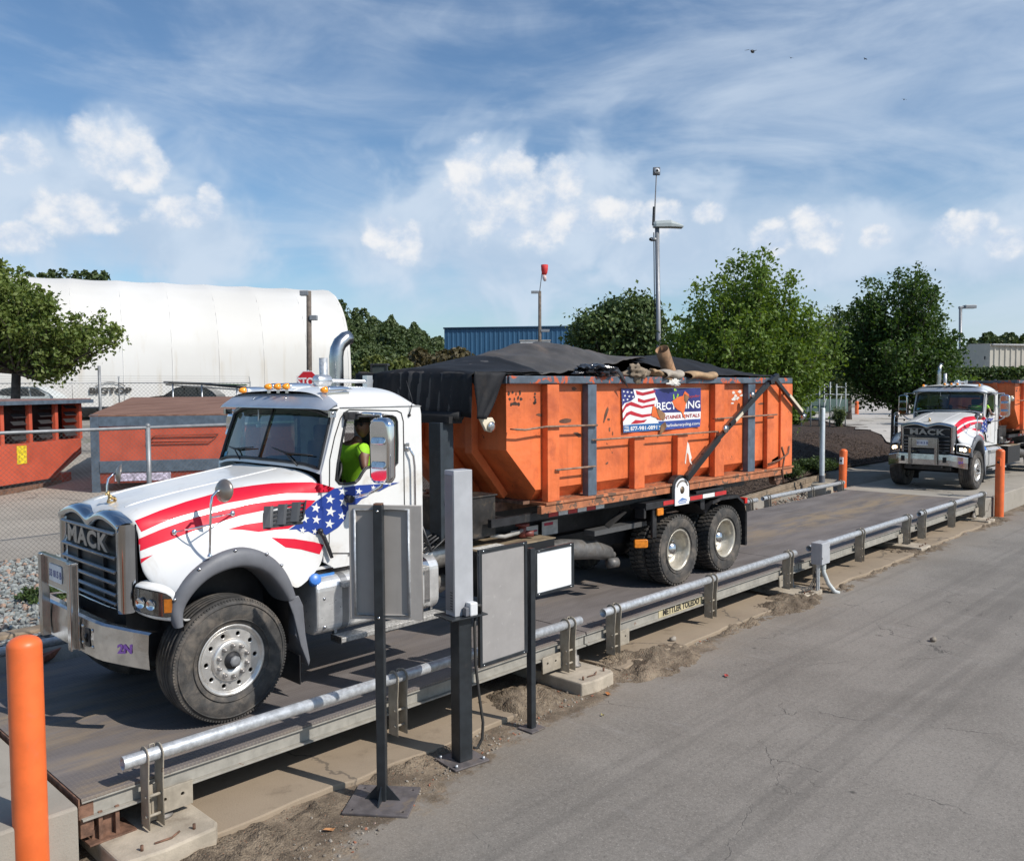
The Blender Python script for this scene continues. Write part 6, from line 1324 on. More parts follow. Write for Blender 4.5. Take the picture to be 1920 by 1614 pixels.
mb = MB(); mb.mesh(plate([(x0, z0), (x1, z0), (x1, z1), (x0, z1)], [rrect(x0 + .055, z0 + .035, x1 - .115, z1 - .035, .02, 3)], .03, .004), frame((0, .062, 0), (1, 0, 0), (0, 0, 1))); pan = lc(mb.build('sign_panel', GREYP), t)
mb = MB().box((x0 + .03, .062, z0 + .02), (x1 - .03, .072, z1 - .02)); lc(mb.build('panel_back', mat('grey_sheet', (.33, .305, .28), .5, var=.06, scale=3, streak=.2)), pan)
mb = MB(); L_ = [(x0 + .045, z0 + .03), (x1 - .105, z0 + .03), (x1 - .105, z1 - .03), (x0 + .045, z1 - .03)]; mb.tube([(p[0], .045, p[1]) for p in L_], .013, 8, closed=True); lc(mb.build('panel_rim', GALV), pan)
for z in (1.56, 2.44):
    mb = MB(); mb.lathe([(0, .006), (.009, .004), (.011, 0)], (0, -.038, z), (0, -1, 0), 10); lc(mb.build('bolt', CHROMED), post)
# --- pedestal with tall grey enclosure
t = thing('reader_pedestal', 'thick black pedestal carrying a tall narrow grey enclosure', 'pedestal', (1.60, -1.23, -.5), R(-8))
mb = MB(); mb.mesh(plate(rrect(-.19, -.17, .19, .17, .006, 2), [], .016, .002), Matrix.Translation((0, 0, .012))); lc(mb.build('base_plate', MATS['worn_steel_plate']), t)
for a, b in ((-.15, -.13), (.15, -.13), (.15, .13), (-.15, .13)): mb = MB().cyl((a, b, .02), (a, b, .045), .014, 6); lc(mb.build('bolt', GALV), t)
mb = MB().box((-.072, -.072, .02), (.072, .072, 1.36)); post = lc(mb.build('post', BLKPOST, bevel=.008), t)
mb = MB().box((-.20, -.15, 1.361), (.20, .15, 1.375)); lc(mb.build('top_plate', BLKPOST, bevel=.003), t)
mb = MB().box((-.115, -.075, 1.376), (.09, .075, 2.70)); enc = lc(mb.build('enclosure', LGREY, bevel=.006), t)
mb = MB().box((-.1215, -.065, 1.42), (-.1155, .065, 2.66)); lc(mb.build('enclosure_door', mat('dark_grey_door', (.20, .205, .215), .4, var=.06), bevel=.003), enc)
for k in range(7): mb = MB().box((-.1235, -.05, 1.44 + .025 * k), (-.1217, -.015, 1.448 + .025 * k)); lc(mb.build('louvre', BLACK), enc)
mb = MB().box((.0, -.155, 1.378), (.085, -.076, 1.50)); bx = lc(mb.build('junction_cube', mat('white_plastic', (.66, .67, .68), .4, var=.04), bevel=.012), t); mb = MB().box((-.04, -.14, 1.378), (-.0005, -.085, 1.46)); lc(mb.build('cable_gland', DGREY, bevel=.01), bx)
mb = MB(); mb.tube([(.09, -.12, 1.46), (.14, -.11, 1.45), (.15, -.09, 1.38)], .018, 8); mb.tube([(.11, -.08, 1.36), (.09, -.09, 1.25), (.095, -.095, .9), (.13, -.10, .6), (.17, -.10, .35), (.16, -.10, .20), (.11, -.09, .12), (.075, -.08, .13)], .014, 8)
[lc(o, t) for o in split(mb, 'cable', mat('cable_black', (.035, .033, .03), .55))]
# --- twin board on a slim post
BX = P(996, 1250, 'y', -1.20).x
t = thing('board_stand', 'slim black post with a tall grey board and a smaller white board', 'sign', (BX, -1.20, -.5))
mb = MB().box((-.034, -.034, 0), (.034, .034, 1.84)); post = lc(mb.build('post', BLKPOST, bevel=.006), t)
def q_(px, py): p = P(px, py, 'y', -1.20); return p.x - BX, p.z + .5
def board(pts, m_, nm, fx, yoff):
    (xa, za), (xb, zb) = q_(*pts[0]), q_(*pts[1])
    fr = MB(); fr.mesh(plate([(xa, zb), (xb, zb), (xb, za), (xa, za)], [[(xa + fx, zb + fx), (xb - fx, zb + fx), (xb - fx, za - fx), (xa + fx, za - fx)]], .035, .003), frame((0, yoff, 0), (1, 0, 0), (0, 0, 1))); f = lc(fr.build('frame', BLKPOST), t)
    mb = MB().box((xa + fx * .6, yoff - .004, zb + fx * .6), (xb - fx * .6, yoff + .006, za - fx * .6)); lc(mb.build(nm, m_), f)
    for x in (xa + .05, xb - .05):
        for z in (za - .012, zb + .012):
            mb = MB(); mb.lathe([(0, .005), (.007, .004), (.009, 0)], (x, yoff - .0175, z), (0, -1, 0), 8); lc(mb.build('rivet', CHROMED), f)
    return f
board(((897, 1032), (987, 1222)), mat('grey_board', (.30, .285, .275), .5, var=.06, scale=5, dirt=((.40, .38, .36), .12, 14)), 'grey_board', .028, 0)
board(((1002, 1032), (1074, 1099)), mat('white_board', (.78, .79, .80), .35, var=.02), 'white_board', .024, 0)
mb = MB().box((-.06, .035, 1.70), (.06, .05, 1.80)); lc(mb.build('clamp', RUSTY), t)
mb = MB().mesh(plate(rrect(-.10, -.10, .10, .10, .005, 2), [], .012, .002), Matrix.Translation((0, 0, .012))); lc(mb.build('base_plate', MATS['worn_steel_plate']), t)
# --- junction box on its conduit
q = P(1548, 1104, 'z', -.5); bx = P(1538, 1033, 'y', -.86)
t = thing('junction_box', 'pale grey junction box on posts with a bent conduit beside the scale', 'junction box', (bx.x, -.86, -.5))
mb = MB().box((-.155, -.09, .50), (.155, .09, .86)); b = lc(mb.build('housing', LGREY, bevel=.008), t); mb = MB().box((-.150, -.101, .505), (.150, -.0905, .855)); lc(mb.build('cover', LGREY, bevel=.006), b)
mb = MB().box((-.15, -.104, .60), (-.135, -.1011, .63)).box((.12, -.104, .75), (.14, -.1011, .78)); [lc(o, b) for o in split(mb, 'latch', CHROMED)]
for x in (-.12, -.06): mb = MB().box((x - .015, -.02, 0), (x + .015, .01, .4995)); lc(mb.build('leg', GALV), t)
mb = MB(); mb.tube([(.05, -.03, .4995), (.05, -.04, .35), (.10, -.10, .16), (.16, -.18, .03), (.22, -.23, -.0)], .035, 12); mb.lathe([(.045, -.02), (.045, .05)], (.05, -.032, .43), (0, 0, 1), 12); lc(mb.build('conduit', mat('pale_conduit', (.52, .54, .53), .4, var=.1), bevel=0), t)
mb = MB()
for k in range(3): mb.tube([(-.02 - .02 * k, .02, .50), (-.02 - .06 * k, .05, .25), (-.15 - .1 * k, .05, .10), (-.4 - .1 * k, .08, .07 + .02 * k)], .010, 6)
[lc(o, t) for o in split(mb, 'loose_wire', MATS['cable_black'])]
# --- bollards
def bollard(name, label, x, y, z0, z1, r=.109, tilt=0, box_=False, group='orange bollards at the scale ends'):
    t = thing(name, label, 'bollard', (x, y, z0), 0, group); h = z1 - z0
    mb = MB(); prof = [(r, 0), (r, h - .05)] + [(r * math.cos(a), h - .05 + .07 * math.sin(a)) for a in [R(15 * k) for k in range(1, 6)]] + [(0, h + .02)]; mb.lathe(prof, (0, 0, 0), (0, 0, 1), 40); sl_ = lc(mb.build('sleeve', ORBOL, recalc=False), t); t.rotation_euler = (0, tilt, 0)
    if box_: mb = MB().box((-r - .05, -.05, h - .42), (-r + .01, .05, h - .22)); c_ = lc(mb.build('sensor_box', MATS['white_plastic'] if box_ == 1 else ORBOL, bevel=.006), t); mb = MB().cyl((-r - .06, 0, h - .32), (-r - .0501, 0, h - .32), .03, 14); lc(mb.build('sensor_eye', BLKGLOSS), c_)
    return t
p = CAMC + ray(45, 1196) * 5.82; bollard('bollard', 'nearest orange bollard at the left front of the scale', p.x + .0, p.y, -.5, p.z + .0, .109)
p = P(1873, 968, 'z', -.5); bollard('bollard', 'right orange bollard before the concrete end wall', p.x, p.y, -.5, 1.25, .109, 0, 2)
p = P(1604, 912, 'z', -.06); bollard('bollard', 'leaning orange bollard with sensor box beyond the scale deck', 20.75, 3.28, -.1, 1.10, .109, R(2.5), 1)
# grey pipe post on a concrete foot
p = P(1541, 898, 'y', 3.62); t = thing('post', 'tall galvanised pipe post on a concrete foot beside the timber wall', 'post', (p.x, 3.62, -.24))
h = P(1543, 766, 'y', 3.62).z + .24; mb = MB(); mb.lathe([(.072, .38), (.072, h), (.06, h + .02), (0, h + .025)], (0, 0, 0), (0, 0, 1), 20); lc(mb.build('pipe', mat('pale_galvanised', (.56, .60, .62), .4, .3, var=.08)), t)
mb = MB(); mb.prism([(-.28, 0), (.28, 0), (.20, .36), (.08, .42), (-.08, .42), (-.20, .36)], 'y', -.24, .24); lc(mb.build('concrete_foot', CONC, bevel=.02), t); mb = MB().lathe([(.09, .40), (.085, .62)], (0, 0, 0), (0, 0, 1), 16); lc(mb.build('collar', DGREY), t)
# timber retaining wall
WOOD = mat('weathered_timber', (.24, .185, .13), .85, var=.3, scale=5, streak=.6, bump=.5, bscale=30)
t = thing('retaining_wall', 'low weathered timber wall holding back the dark mulch bed', 'retaining wall', (16.5, wally(16.5), -.24))
for k in range(3):
    for i, (xa, xb) in enumerate(((11.0, 14.2), (14.22, 17.6), (17.62, 21.0), (21.02, 23.3))):
        sh_ = .3 * (k % 2); a, b = Vector((xa + sh_, wally(xa + sh_), 0)), Vector((xb + sh_ - .01, wally(xb + sh_), 0)); d = (b - a).normalized(); n_ = Vector((-d.y, d.x, 0)); off = .02 * k + random.uniform(-.008, .008)
        z0 = -.27 + .138 * k; M_ = Matrix((d, n_, Vector((0, 0, 1)))).transposed().to_4x4(); M_.translation = a + n_ * off
        mb = MB().box((0, -.07, z0), ((b - a).length, .07, z0 + .132), M_); lp(mb.build('timber', WOOD, bevel=.012), t)
t = thing('kerb_timber', 'weathered timber edging of the gravel bed at far left', 'timber edging', (-1, 4.05, 0))
for xa, xb in ((-9, -4.02), (-4, .4), (.42, 4.5)):
    mb = MB().box((xa, 3.93, -.2), (xb, 4.15, zt(xa, 4.1) + .10)); lp(mb.build('timber', WOOD, bevel=.02), t)
# bricks tipped beside the deck
BRICK = mat('red_brick', (.26, .10, .065), .85, var=.3, scale=14, bump=.4, bscale=70)
for k, (px, py, rz_, lab) in enumerate(((92, 1226, .5, 'leftmost'), (118, 1217, -.2, 'middle'), (133, 1208, .25, 'rightmost'))):
    q = P(px, py, 'y', 3.35 + .08 * k); me = plate(rrect(-.13, -.06, .13, .06, .006, 2), [circ((x, 0), .018, 8) for x in (-.08, 0, .08)], .07, .004); o = MB().mesh(me).build('brick', BRICK); o.location = (q.x, q.y, max(q.z, -.2)); o.rotation_euler = (R(12 * k), R(-8), rz_); tag(o, lab + ' of three red bricks lying behind the deck near the chrome bumper', 'brick', 'loose red bricks behind the deck')
# ================================================================ trees
def leafmat(name, c0, c1, trans=.35):
    m_ = bpy.data.materials.new(name); m_.use_nodes = True; t = NT(m_.node_tree)
    for n in list(t.n): t.n.remove(n)
    v = t.N('ShaderNodeNewGeometry').outputs['Random Per Island']; oc = t.N('ShaderNodeTexCoord').outputs['Object']
    c = t.mix(v, C3(c0), C3(c1)); c = t.mix(t.sstep(t.noise(oc, .9, 3), .4, .65, 0, .45), c, C3([q * 1.35 for q in c1]))
    d = t.N('ShaderNodeBsdfPrincipled'); t.l.new(c, d.inputs['Base Color']); d.inputs['Roughness'].default_value = .55; d.inputs['Specular IOR Level'].default_value = .35
    tr = t.N('ShaderNodeBsdfTranslucent'); t.l.new(t.mix(1.0, c, C3((1.3, 1.25, .5)), 'MULTIPLY'), tr.inputs[0])
    mx = t.N('ShaderNodeMixShader'); mx.inputs[0].default_value = trans; t.l.new(d.outputs[0], mx.inputs[1]); t.l.new(tr.outputs[0], mx.inputs[2])
    o = t.N('ShaderNodeOutputMaterial'); t.l.new(mx.outputs[0], o.inputs[0]); return m_
BARK = mat('tree_bark', (.085, .068, .055), .9, var=.4, scale=9, bump=.7, bscale=40)
L_MAPLE = leafmat('maple_leaves', (.074, .135, .018), (.142, .212, .036)); L_DARK = leafmat('dark_maple_leaves', (.030, .068, .016), (.066, .118, .026)); L_MAG = leafmat('glossy_leaves', (.048, .085, .026), (.115, .160, .055), .15)
L_APPLE = leafmat('crabapple_leaves', (.080, .135, .026), (.175, .215, .060)); L_WILLOW = leafmat('willow_leaves', (.08, .115, .05), (.13, .165, .075)); L_FOR = leafmat('forest_leaves', (.042, .072, .028), (.098, .132, .050), .2); L_FORB = leafmat('brown_forest_leaves', (.07, .06, .03), (.11, .09, .045), .2); L_HEDGE = leafmat('hedge_leaves', (.03, .055, .018), (.07, .11, .03), .2); L_FORY = leafmat('yellow_forest_leaves', (.09, .12, .03), (.13, .15, .04), .2)
def leaves(mb, pts, size, rnd, up=.3, asp=.62):
    for p in pts:
        s_ = size * rnd.uniform(.65, 1.25); n_ = Vector((rnd.gauss(0, 1), rnd.gauss(0, 1), rnd.gauss(0, 1) + up)).normalized(); a = n_.orthogonal().normalized(); a = (Matrix.Rotation(rnd.uniform(0, 6.28), 3, n_) @ a); b = n_.cross(a)
        o = len(mb.v); mb.v += [tuple(p + a * s_), tuple(p + b * s_ * asp + n_ * s_ * .12), tuple(p - a * s_), tuple(p - b * s_ * asp + n_ * s_ * .12)]; mb.f.append([o, o + 1, o + 2, o + 3]); mb.m.append(0); mb.sm.append(False)
def tree(name, label, base, h, crown, leafm, seed, nshoot=70, per=170, lsize=.06, trunk_r=.10, clear=.25, spread=.16, shoot=.55, group=None, cat='tree', lean=(0, 0), up_bias=.9, trunkh=None):
    """crown: list of (u, v, w, ru, rv, rw) ellipsoids relative to base; shoots start inside and grow up and outwards, leaves sit along them"""
    rnd = random.Random(seed); t = thing(name, label, cat, base, 0, group); tm = MB().sh(); lm = MB()
    th = trunkh or h * clear; top = Vector((lean[0], lean[1], th)); fork = top
    tm.tube([(0, 0, -.15), (lean[0] * .3, lean[1] * .3, th * .4), tuple(top)], [trunk_r * 1.25, trunk_r, trunk_r * .85], 10)
    vol = [c[3] * c[4] * c[5] for c in crown]; tot = sum(vol)
    for k in range(nshoot):
        c = rnd.choices(crown, vol)[0]
        while True:
            q = Vector((rnd.uniform(-1, 1), rnd.uniform(-1, 1), rnd.uniform(-1, 1)))
            if q.length < 1: break
        q = q.normalized() * q.length ** .45
        end = Vector((c[0] + q.x * c[3], c[1] + q.y * c[4], c[2] + q.z * c[5]))
        d0 = end - fork; mid = fork + d0 * .5 + Vector((0, 0, -.08 * d0.length + rnd.uniform(-.1, .1))); tip = end + (Vector((q.x * .5, q.y * .5, up_bias)).normalized()) * shoot * (rnd.uniform(.5, 1.2) if rnd.random() < .72 else rnd.uniform(1.3, 1.9))
        r0 = trunk_r * rnd.uniform(.22, .4); tm.tube([tuple(fork + d0 * .02), tuple(mid), tuple(end), tuple(tip)], [r0, r0 * .6, r0 * .3, .006], 5)
        pts = []
        for _ in range(per):
            u = rnd.random() ** .7; p = (mid.lerp(end, u * 2 - .0) if u < .5 else end.lerp(tip, u * 2 - 1)) if True else end
            w_ = spread * (1.6 if u < .75 else 1.6 * (1 - (u - .75) * 3.2)); p = p + Vector((rnd.gauss(0, w_), rnd.gauss(0, w_), rnd.gauss(0, w_ * .8)))
            pts.append(p)
        leaves(lm, pts, lsize, rnd)
    a = tm.build('trunk', BARK, t, recalc=False); b = lm.build('crown', leafm, t, recalc=False); return t
_mm = [o for o in bpy.data.objects if o.name == 'mulch_bed'][0].data
mulch_bvh = bvh_of(_mm)
def foot(px, py):
    loc, *_ = mulch_bvh.ray_cast(CAMC, ray(px, py).normalized()); return loc if loc is not None else place(px, py, 28)
def gz_(p): return zt(p.x, p.y)
def place(px, py, D): p = PD(px, py, D); return Vector((p.x, p.y, zt(p.x, p.y)))
def hat(px, py, D): return PD(px, py, D).z
rtx, rty = RT.x, RT.y                        # across-view direction is only used to size crowns
b = place(1395, 800, 25.0); top = hat(1395, 475, 25.0) - b.z
tree('maple_tree', 'bright green maple behind the right half of the front container', b, top, [(0, 0, 2.9, 2.05, 2.05, 1.55), (.15, .1, 4.3, 1.45, 1.45, 1.15), (-.2, -.1, 5.0, .8, .8, .85), (1.1, -1.0, 3.2, 1.1, 1.1, 1.0), (1.2, -1.1, 4.3, .5, .5, .6)], L_MAPLE, 3, 250, 190, .062, .13, .2, .15, .62, group='young maples along the mulch bed')
b = place(1676, 860, 29.0); b.z = max(b.z, .45); q_z = lambda py: hat(1690, py, 29.0) - b.z
tree('maple_tree', 'dark green maple standing beside the second truck', b, q_z(512), [(0, 0, q_z(690), 1.75, 1.75, 1.25), (.1, 0, q_z(605), 1.3, 1.3, 1.0), (.2, -.1, q_z(560), .7, .7, .6), (-.85, .8, q_z(640), .7, .7, 1.1), (.95, -.95, q_z(670), .75, .75, .8)], L_DARK, 8, 230, 140, .066, .12, .22, .14, .62, group='young maples along the mulch bed', trunkh=1.9)
b = place(1160, 760, 31)
tree('round_tree', 'rounded glossy leaved tree beside the blue warehouse', b, 5, [(0, 0, hat(1155, 650, 31) - b.z, 1.6, 1.6, 1.35), (.35, -.35, hat(1180, 615, 31) - b.z, 1.1, 1.1, .95), (-.75, .75, hat(1110, 640, 31) - b.z, .85, .85, .95)], L_MAG, 12, 170, 150, .085, .14, .2, .17, .25)
b = place(24, 760, 27); ck = lambda r, py, a, c: (.69 * r, -.72 * r, hat(24, py, 27) - b.z, a, a, c)
tree('crabapple_tree', 'spreading leafy tree at the left edge before the white dome', b, 6, [ck(-.6, 610, 1.5, 1.15), ck(-.7, 535, .95, .65), ck(1.2, 620, 1.3, .85), ck(2.35, 650, .95, .6), ck(1.9, 690, .9, .36), ck(.3, 560, .7, .5), ck(-2, 600, 1.5, 1.1)], L_APPLE, 21, 260, 135, .072, .15, .2, .11, .40, lean=(.1, -.1), trunkh=hat(24, 700, 27) - b.z, up_bias=.7)
b = place(1590, 790, 52)
tree('willow_tree', 'pale green feathery tree behind and between the two maples', b, 9, [(0, 0, 4.5, 2.6, 2.6, 2.2), (-1.0, 1.0, 3.2, 1.8, 1.8, 2.2)], L_WILLOW, 31, 110, 170, .10, .2, .2, .28, .5, up_bias=-.6)
b = place(1790, 745, 44)
tree('shrub_tree', 'small bushy tree below the right lamp post', b, 3.0, [(0, 0, 1.6, 1.1, 1.1, .95)], L_MAPLE, 33, 60, 130, .085, .08, .2, .15, .3)
b = place(1360, 690, 70)
tree('broad_tree', 'dense dark tree far behind the bright green maple', b, 8, [(0, 0, 4.0, 4.5, 4.5, 3.0)], L_DARK, 35, 120, 150, .16, .2, .2, .35, .6)
def shrub(name, label, p, r, h, leafm, seed, n=40, per=60, ls=.035, cat='shrub', group=None):
    rnd = random.Random(seed); t = thing(name, label, cat, p, 0, group); tm = MB().sh(); lm = MB()
    for k in range(n):
        a = rnd.uniform(0, 6.28); rr = r * rnd.random() ** .5; e = Vector((rr * math.cos(a), rr * math.sin(a), h * rnd.uniform(.45, 1.0) * (1 - .35 * (rr / r) ** 2))); tm.tube([(e.x * .1, e.y * .1, -.03), (e.x * .6, e.y * .6, e.z * .5), tuple(e)], [.008, .006, .003], 4)
        leaves(lm, [Vector((e.x * u, e.y * u, e.z * u)) + Vector((rnd.gauss(0, r * .12), rnd.gauss(0, r * .12), rnd.gauss(0, h * .08))) for u in [rnd.random() ** .4 for _ in range(per)]], ls, rnd)
    tm.build('stems', BARK, t, recalc=False); lm.build('foliage', leafm, t, recalc=False); return t
shrub('low_shrub', 'low green shrub on the slate gravel at far left', Vector((.1, 5.2, zt(.1, 5.2))), .34, .22, L_HEDGE, 41, 45, 70, .025)
p = place(1597, 895, 24); shrub('clipped_shrub', 'low clipped green shrub between grey post and leaning bollard', Vector((20.2, 5.0, .2)), .72, .55, L_HEDGE, 42, 90, 110, .035)
shrub('clipped_shrub', 'low shaded shrub behind the second truck front wheel', Vector((22.6, 4.9, .28)), .65, .42, L_HEDGE, 43, 80, 100, .035)
p = foot(1573, 800); shrub('young_shrub', 'thin loose young shrub growing in the mulch behind the post', p, .42, 1.15, L_WILLOW, 44, 34, 60, .045)
p = foot(1492, 795); shrub('leafy_shrub', 'bright leafy bush at the rear corner of the front container', p, .9, 1.5, L_MAPLE, 45, 60, 90, .06)
p = foot(1515, 783); shrub('grass_tuft', 'grey green tuft beside the white gate fence', p, .5, .6, L_WILLOW, 46, 30, 50, .05, 'plant')
p = PD(905, 662, 75); shrub('conifer_sapling', 'small pointed conifer standing before the blue warehouse', Vector((p.x, p.y, zt(p.x, p.y))), .8, 3.7, L_FOR, 47, 40, 90, .12, 'tree')
p = PD(800, 700, 90)
# hedge in front of the beige building
A_, B_ = place(1700, 715, 60), place(1990, 715, 60); rnd = random.Random(5); lm = MB(); pts = []
for _ in range(9000):
    u = rnd.random(); q = A_.lerp(B_, u); pts.append(Vector((q.x + rnd.gauss(0, .4), q.y + rnd.gauss(0, .4), q.z + rnd.random() ** .5 * (hat(1850, 690, 60) - q.z + .25 * mnoise.noise((u * 40, 0, 0))))))
leaves(lm, pts, .16, rnd); o = lm.build('hedge', L_HEDGE, recalc=False); tag(o, 'long low green hedge before the beige metal building', 'hedge')
# far woods: one mass of trees on the ridge
def wood(name, leafm, spots, label, per=900, ls=.42, seed=1):
    rnd = random.Random(seed); lm = MB()
    for (p, h, r) in spots:
        for _ in range(per):
            u = rnd.random() ** .8; z = h * (.10 + .90 * u); rr = r * max(.02, 1 - u ** 3.2) ** .55 * (.75 + .5 * mnoise.noise((p.x + u * 9, p.y, rnd.random() * 2))) * rnd.random() ** .35; a = rnd.uniform(0, 6.28)
            lm_p = Vector((p.x + rr * math.cos(a), p.y + rr * math.sin(a), p.z + z)); leaves(lm, [lm_p], ls, rnd, .6, .8)
    return tag(lm.build(name, leafm, recalc=False), label, 'woodland', kind='stuff')
rnd = random.Random(77); sp = []; sb = []; sy = []
prof = [(560, 545), (640, 562), (680, 575), (730, 590), (790, 606), (830, 622), (870, 660), (900, 700)]
def pr_(px):
    for a, b in zip(prof, prof[1:]):
        if a[0] <= px <= b[0]: return a[1] + (b[1] - a[1]) * (px - a[0]) / (b[0] - a[0])
    return 700
for k in range(165):
    px = rnd.uniform(560, 850); row = rnd.random(); D = 118 + 70 * row; p = PD(px, 720, D); g_ = zt(p.x, p.y); ty = pr_(px) + (1 - row) * 88 * rnd.uniform(.6, 1.1) + rnd.uniform(-6, 12)
    if ty > 705: continue
    h = (PD(px, ty, D).z - g_); sp.append((Vector((p.x, p.y, g_)), h, rnd.uniform(2.6, 4.6)))
for k in range(16):
    px = rnd.uniform(770, 870); D = rnd.uniform(98, 112); p = PD(px, 720, D); sb.append((Vector((p.x, p.y, zt(p.x, p.y))), hat(px, rnd.uniform(645, 685), D) - zt(p.x, p.y), 2.6))
for k in range(9):
    px = rnd.uniform(690, 760); D = rnd.uniform(100, 112); p = PD(px, 720, D); sy.append((Vector((p.x, p.y, zt(p.x, p.y))), hat(px, rnd.uniform(655, 685), D) - zt(p.x, p.y), 2.4))
wood('woodland', L_FOR, sp, 'dense dark green wooded slope between white dome and blue warehouse', 1150, .30, 1)
wood('woodland', L_FORB, sb, 'brownish scrub at the foot of the wooded slope', 500, .30, 2); wood('woodland', L_FORY, sy, 'lighter yellow green scrub at the foot of the wooded slope', 500, .30, 3)
sp = []
for px, ty in ((60, 512), (85, 514), (105, 508), (125, 506), (150, 510), (165, 509), (185, 511), (200, 510), (40, 515), (15, 505)): D = 150; p = PD(px, 720, D); g_ = zt(p.x, p.y); sp.append((Vector((p.x, p.y, g_)), hat(px, ty, D) - g_, 4.2))
wood('woodland', L_FOR, sp, 'dark treetops showing over the ridge of the white dome', 700, .38, 4)
sp = []
for k in range(26): px = 1822 + 8 * k; D = 190 + (k % 3) * 8; p = PD(px, 720, D); g_ = zt(p.x, p.y); sp.append((Vector((p.x, p.y, g_)), hat(px, 629 + 5 * math.sin(k * 1.3) + (6 if k < 3 else 0), D) - g_, 3.6))
wood('woodland', L_FOR, sp, 'distant row of green trees above the beige metal building roof', 600, .45, 5)

# ================================================================ buildings
def ribmat(name, col, k, axis_=0, depth=.5, rough=.5, var=.05):
    m_ = bpy.data.materials.new(name); m_.use_nodes = True; t = NT(m_.node_tree); b = t.n['Principled BSDF']; oc = t.N('ShaderNodeTexCoord').outputs['Object']; n_ = t.noise(t.scale(oc, (.6, .6, .12)), 1.5, 5)
    b.inputs['Roughness'].default_value = rough; c = t.mix(t.sstep(n_, .35, .7), C3([q * (1 - var) for q in col]), C3([q * (1 + var) for q in col])); t.l.new(c, b.inputs['Base Color']); return m_
# white fabric hall
rbt = PD(655, 748, 68); gz0 = 2.1
u = Vector((RT.x, RT.y, 0)).normalized(); f = Vector((FW.x, FW.y, 0)).normalized()
ax = (u * -1.0 - f * .5).normalized(); nx = Vector((-ax.y, ax.x, 0)); nx = nx if nx.dot(f) > 0 else -nx
H_ = PD(590, 545, 76).z - gz0 + .3; Wd = 19.0; org = Vector((rbt.x, rbt.y, gz0 - .3))
FAB = gmat('white_fabric', lambda t, oc: (t.mix(t.M('MULTIPLY', t.sstep(t.noise(t.scale(oc, (1.2, 1.2, .10)), 1.4, 5, .6), .52, .75), t.sstep(t.sep(oc)[2], 6.5, 2.5, 0, .55)), t.mix(t.sstep(t.noise(oc, .12, 4), .3, .7), C3((.60, .585, .55)), C3((.67, .66, .635))), C3((.50, .44, .35))), .55, None, (0, 0)))
def arch(v):                                # v 0..1 from near eave over the ridge to the far eave: straight wall, curved haunch, gentle top
    prof = [(0, 0), (.0, .30), (.012, .46), (.035, .58), (.075, .70), (.135, .81), (.22, .905), (.32, .965), (.42, .992), (.5, 1.0)]
    w_ = v if v <= .5 else 1 - v; k = w_ * 2 * (len(prof) - 1); i = min(len(prof) - 2, int(k)); fr = k - i
    a, b = prof[i], prof[i + 1]; x = a[0] + (b[0] - a[0]) * fr; z = a[1] + (b[1] - a[1]) * fr; return (x if v <= .5 else 1 - x), z
t = thing('fabric_building', 'long white tensioned fabric hall with rounded end behind the yard', 'building', tuple(org))
rows = []; NB = 13; BL = 3.25; n_ = NB * 12
for i in range(n_ + 1):
    s_ = i / 12.0; fr = s_ % 1.0; sag = math.sin(math.pi * fr); row = []
    for j in range(49):
        v = j / 48; x, z = arch(v); k = .11 * sag * (1 - .5 * abs(2 * v - 1))
        c_ = ((x - .5) * (1 - k * .020) + .5, z * (1 - k * .085)); p = ax * (s_ * BL) + nx * (c_[0] * Wd) ; row.append((p.x, p.y, c_[1] * H_))
    rows.append(row)
lc(MB().sh().grid(rows).build('fabric_cover', FAB, recalc=False), t)
mb = MB().sh(); rows2 = []                      # rounded end
for i in range(9):
    a = i / 8 * math.pi / 2; row = []
    for j in range(49):
        v = j / 48; x, z = arch(v); k = math.cos(a); p = ax * (-.5 * math.sin(a)) + nx * ((x - .5) * (1 - .12 * math.sin(a) ** 2) + .5) * Wd; row.append((p.x, p.y, z * H_ * (1 - .05 * math.sin(a) ** 2)))
    rows2.append(row)
last = rows2[-1]; c_ = Vector(last[24]); mb.grid(rows2); cb = sum((Vector(q) for q in last), Vector()) / 49; mb.add(last + [(cb.x, cb.y, H_ * .4)], [(j, j + 1, 49) for j in range(48)] + [(48, 0, 49)]); lc(mb.build('end_cap', FAB, recalc=False), t)
for i in range(0, NB + 1):
    mb = MB(); mb.tube([tuple(ax * (i * BL) + nx * (arch(j / 32)[0] * Wd) + Vector((0, 0, arch(j / 32)[1] * H_ * .997))) for j in range(33)], .03, 6); lc(mb.build('arch_rib', FAB, recalc=False), t)
for z in (.30, .52, .72): pass
tm = text('BIGTOP', .55, .0, .03, sx=1.4); dr = ray(207, 733); tt = (org - CAMC).dot(nx) / dr.dot(nx); pw = CAMC + dr * tt - org
M_ = frame(pw - nx * .12, -ax, (0, 0, 1)); lc(MB().mesh(tm, M_).build('building_lettering', INK, recalc=False), t)
mb = MB(); cvs = [M_ @ Vector((1.1 * math.cos(R(a)), .0 + .62 * math.sin(R(a)), 0)) for a in range(30, 151, 10)]; mb.tube(cvs, .025, 6); lc(mb.build('logo_arc', INK), t)
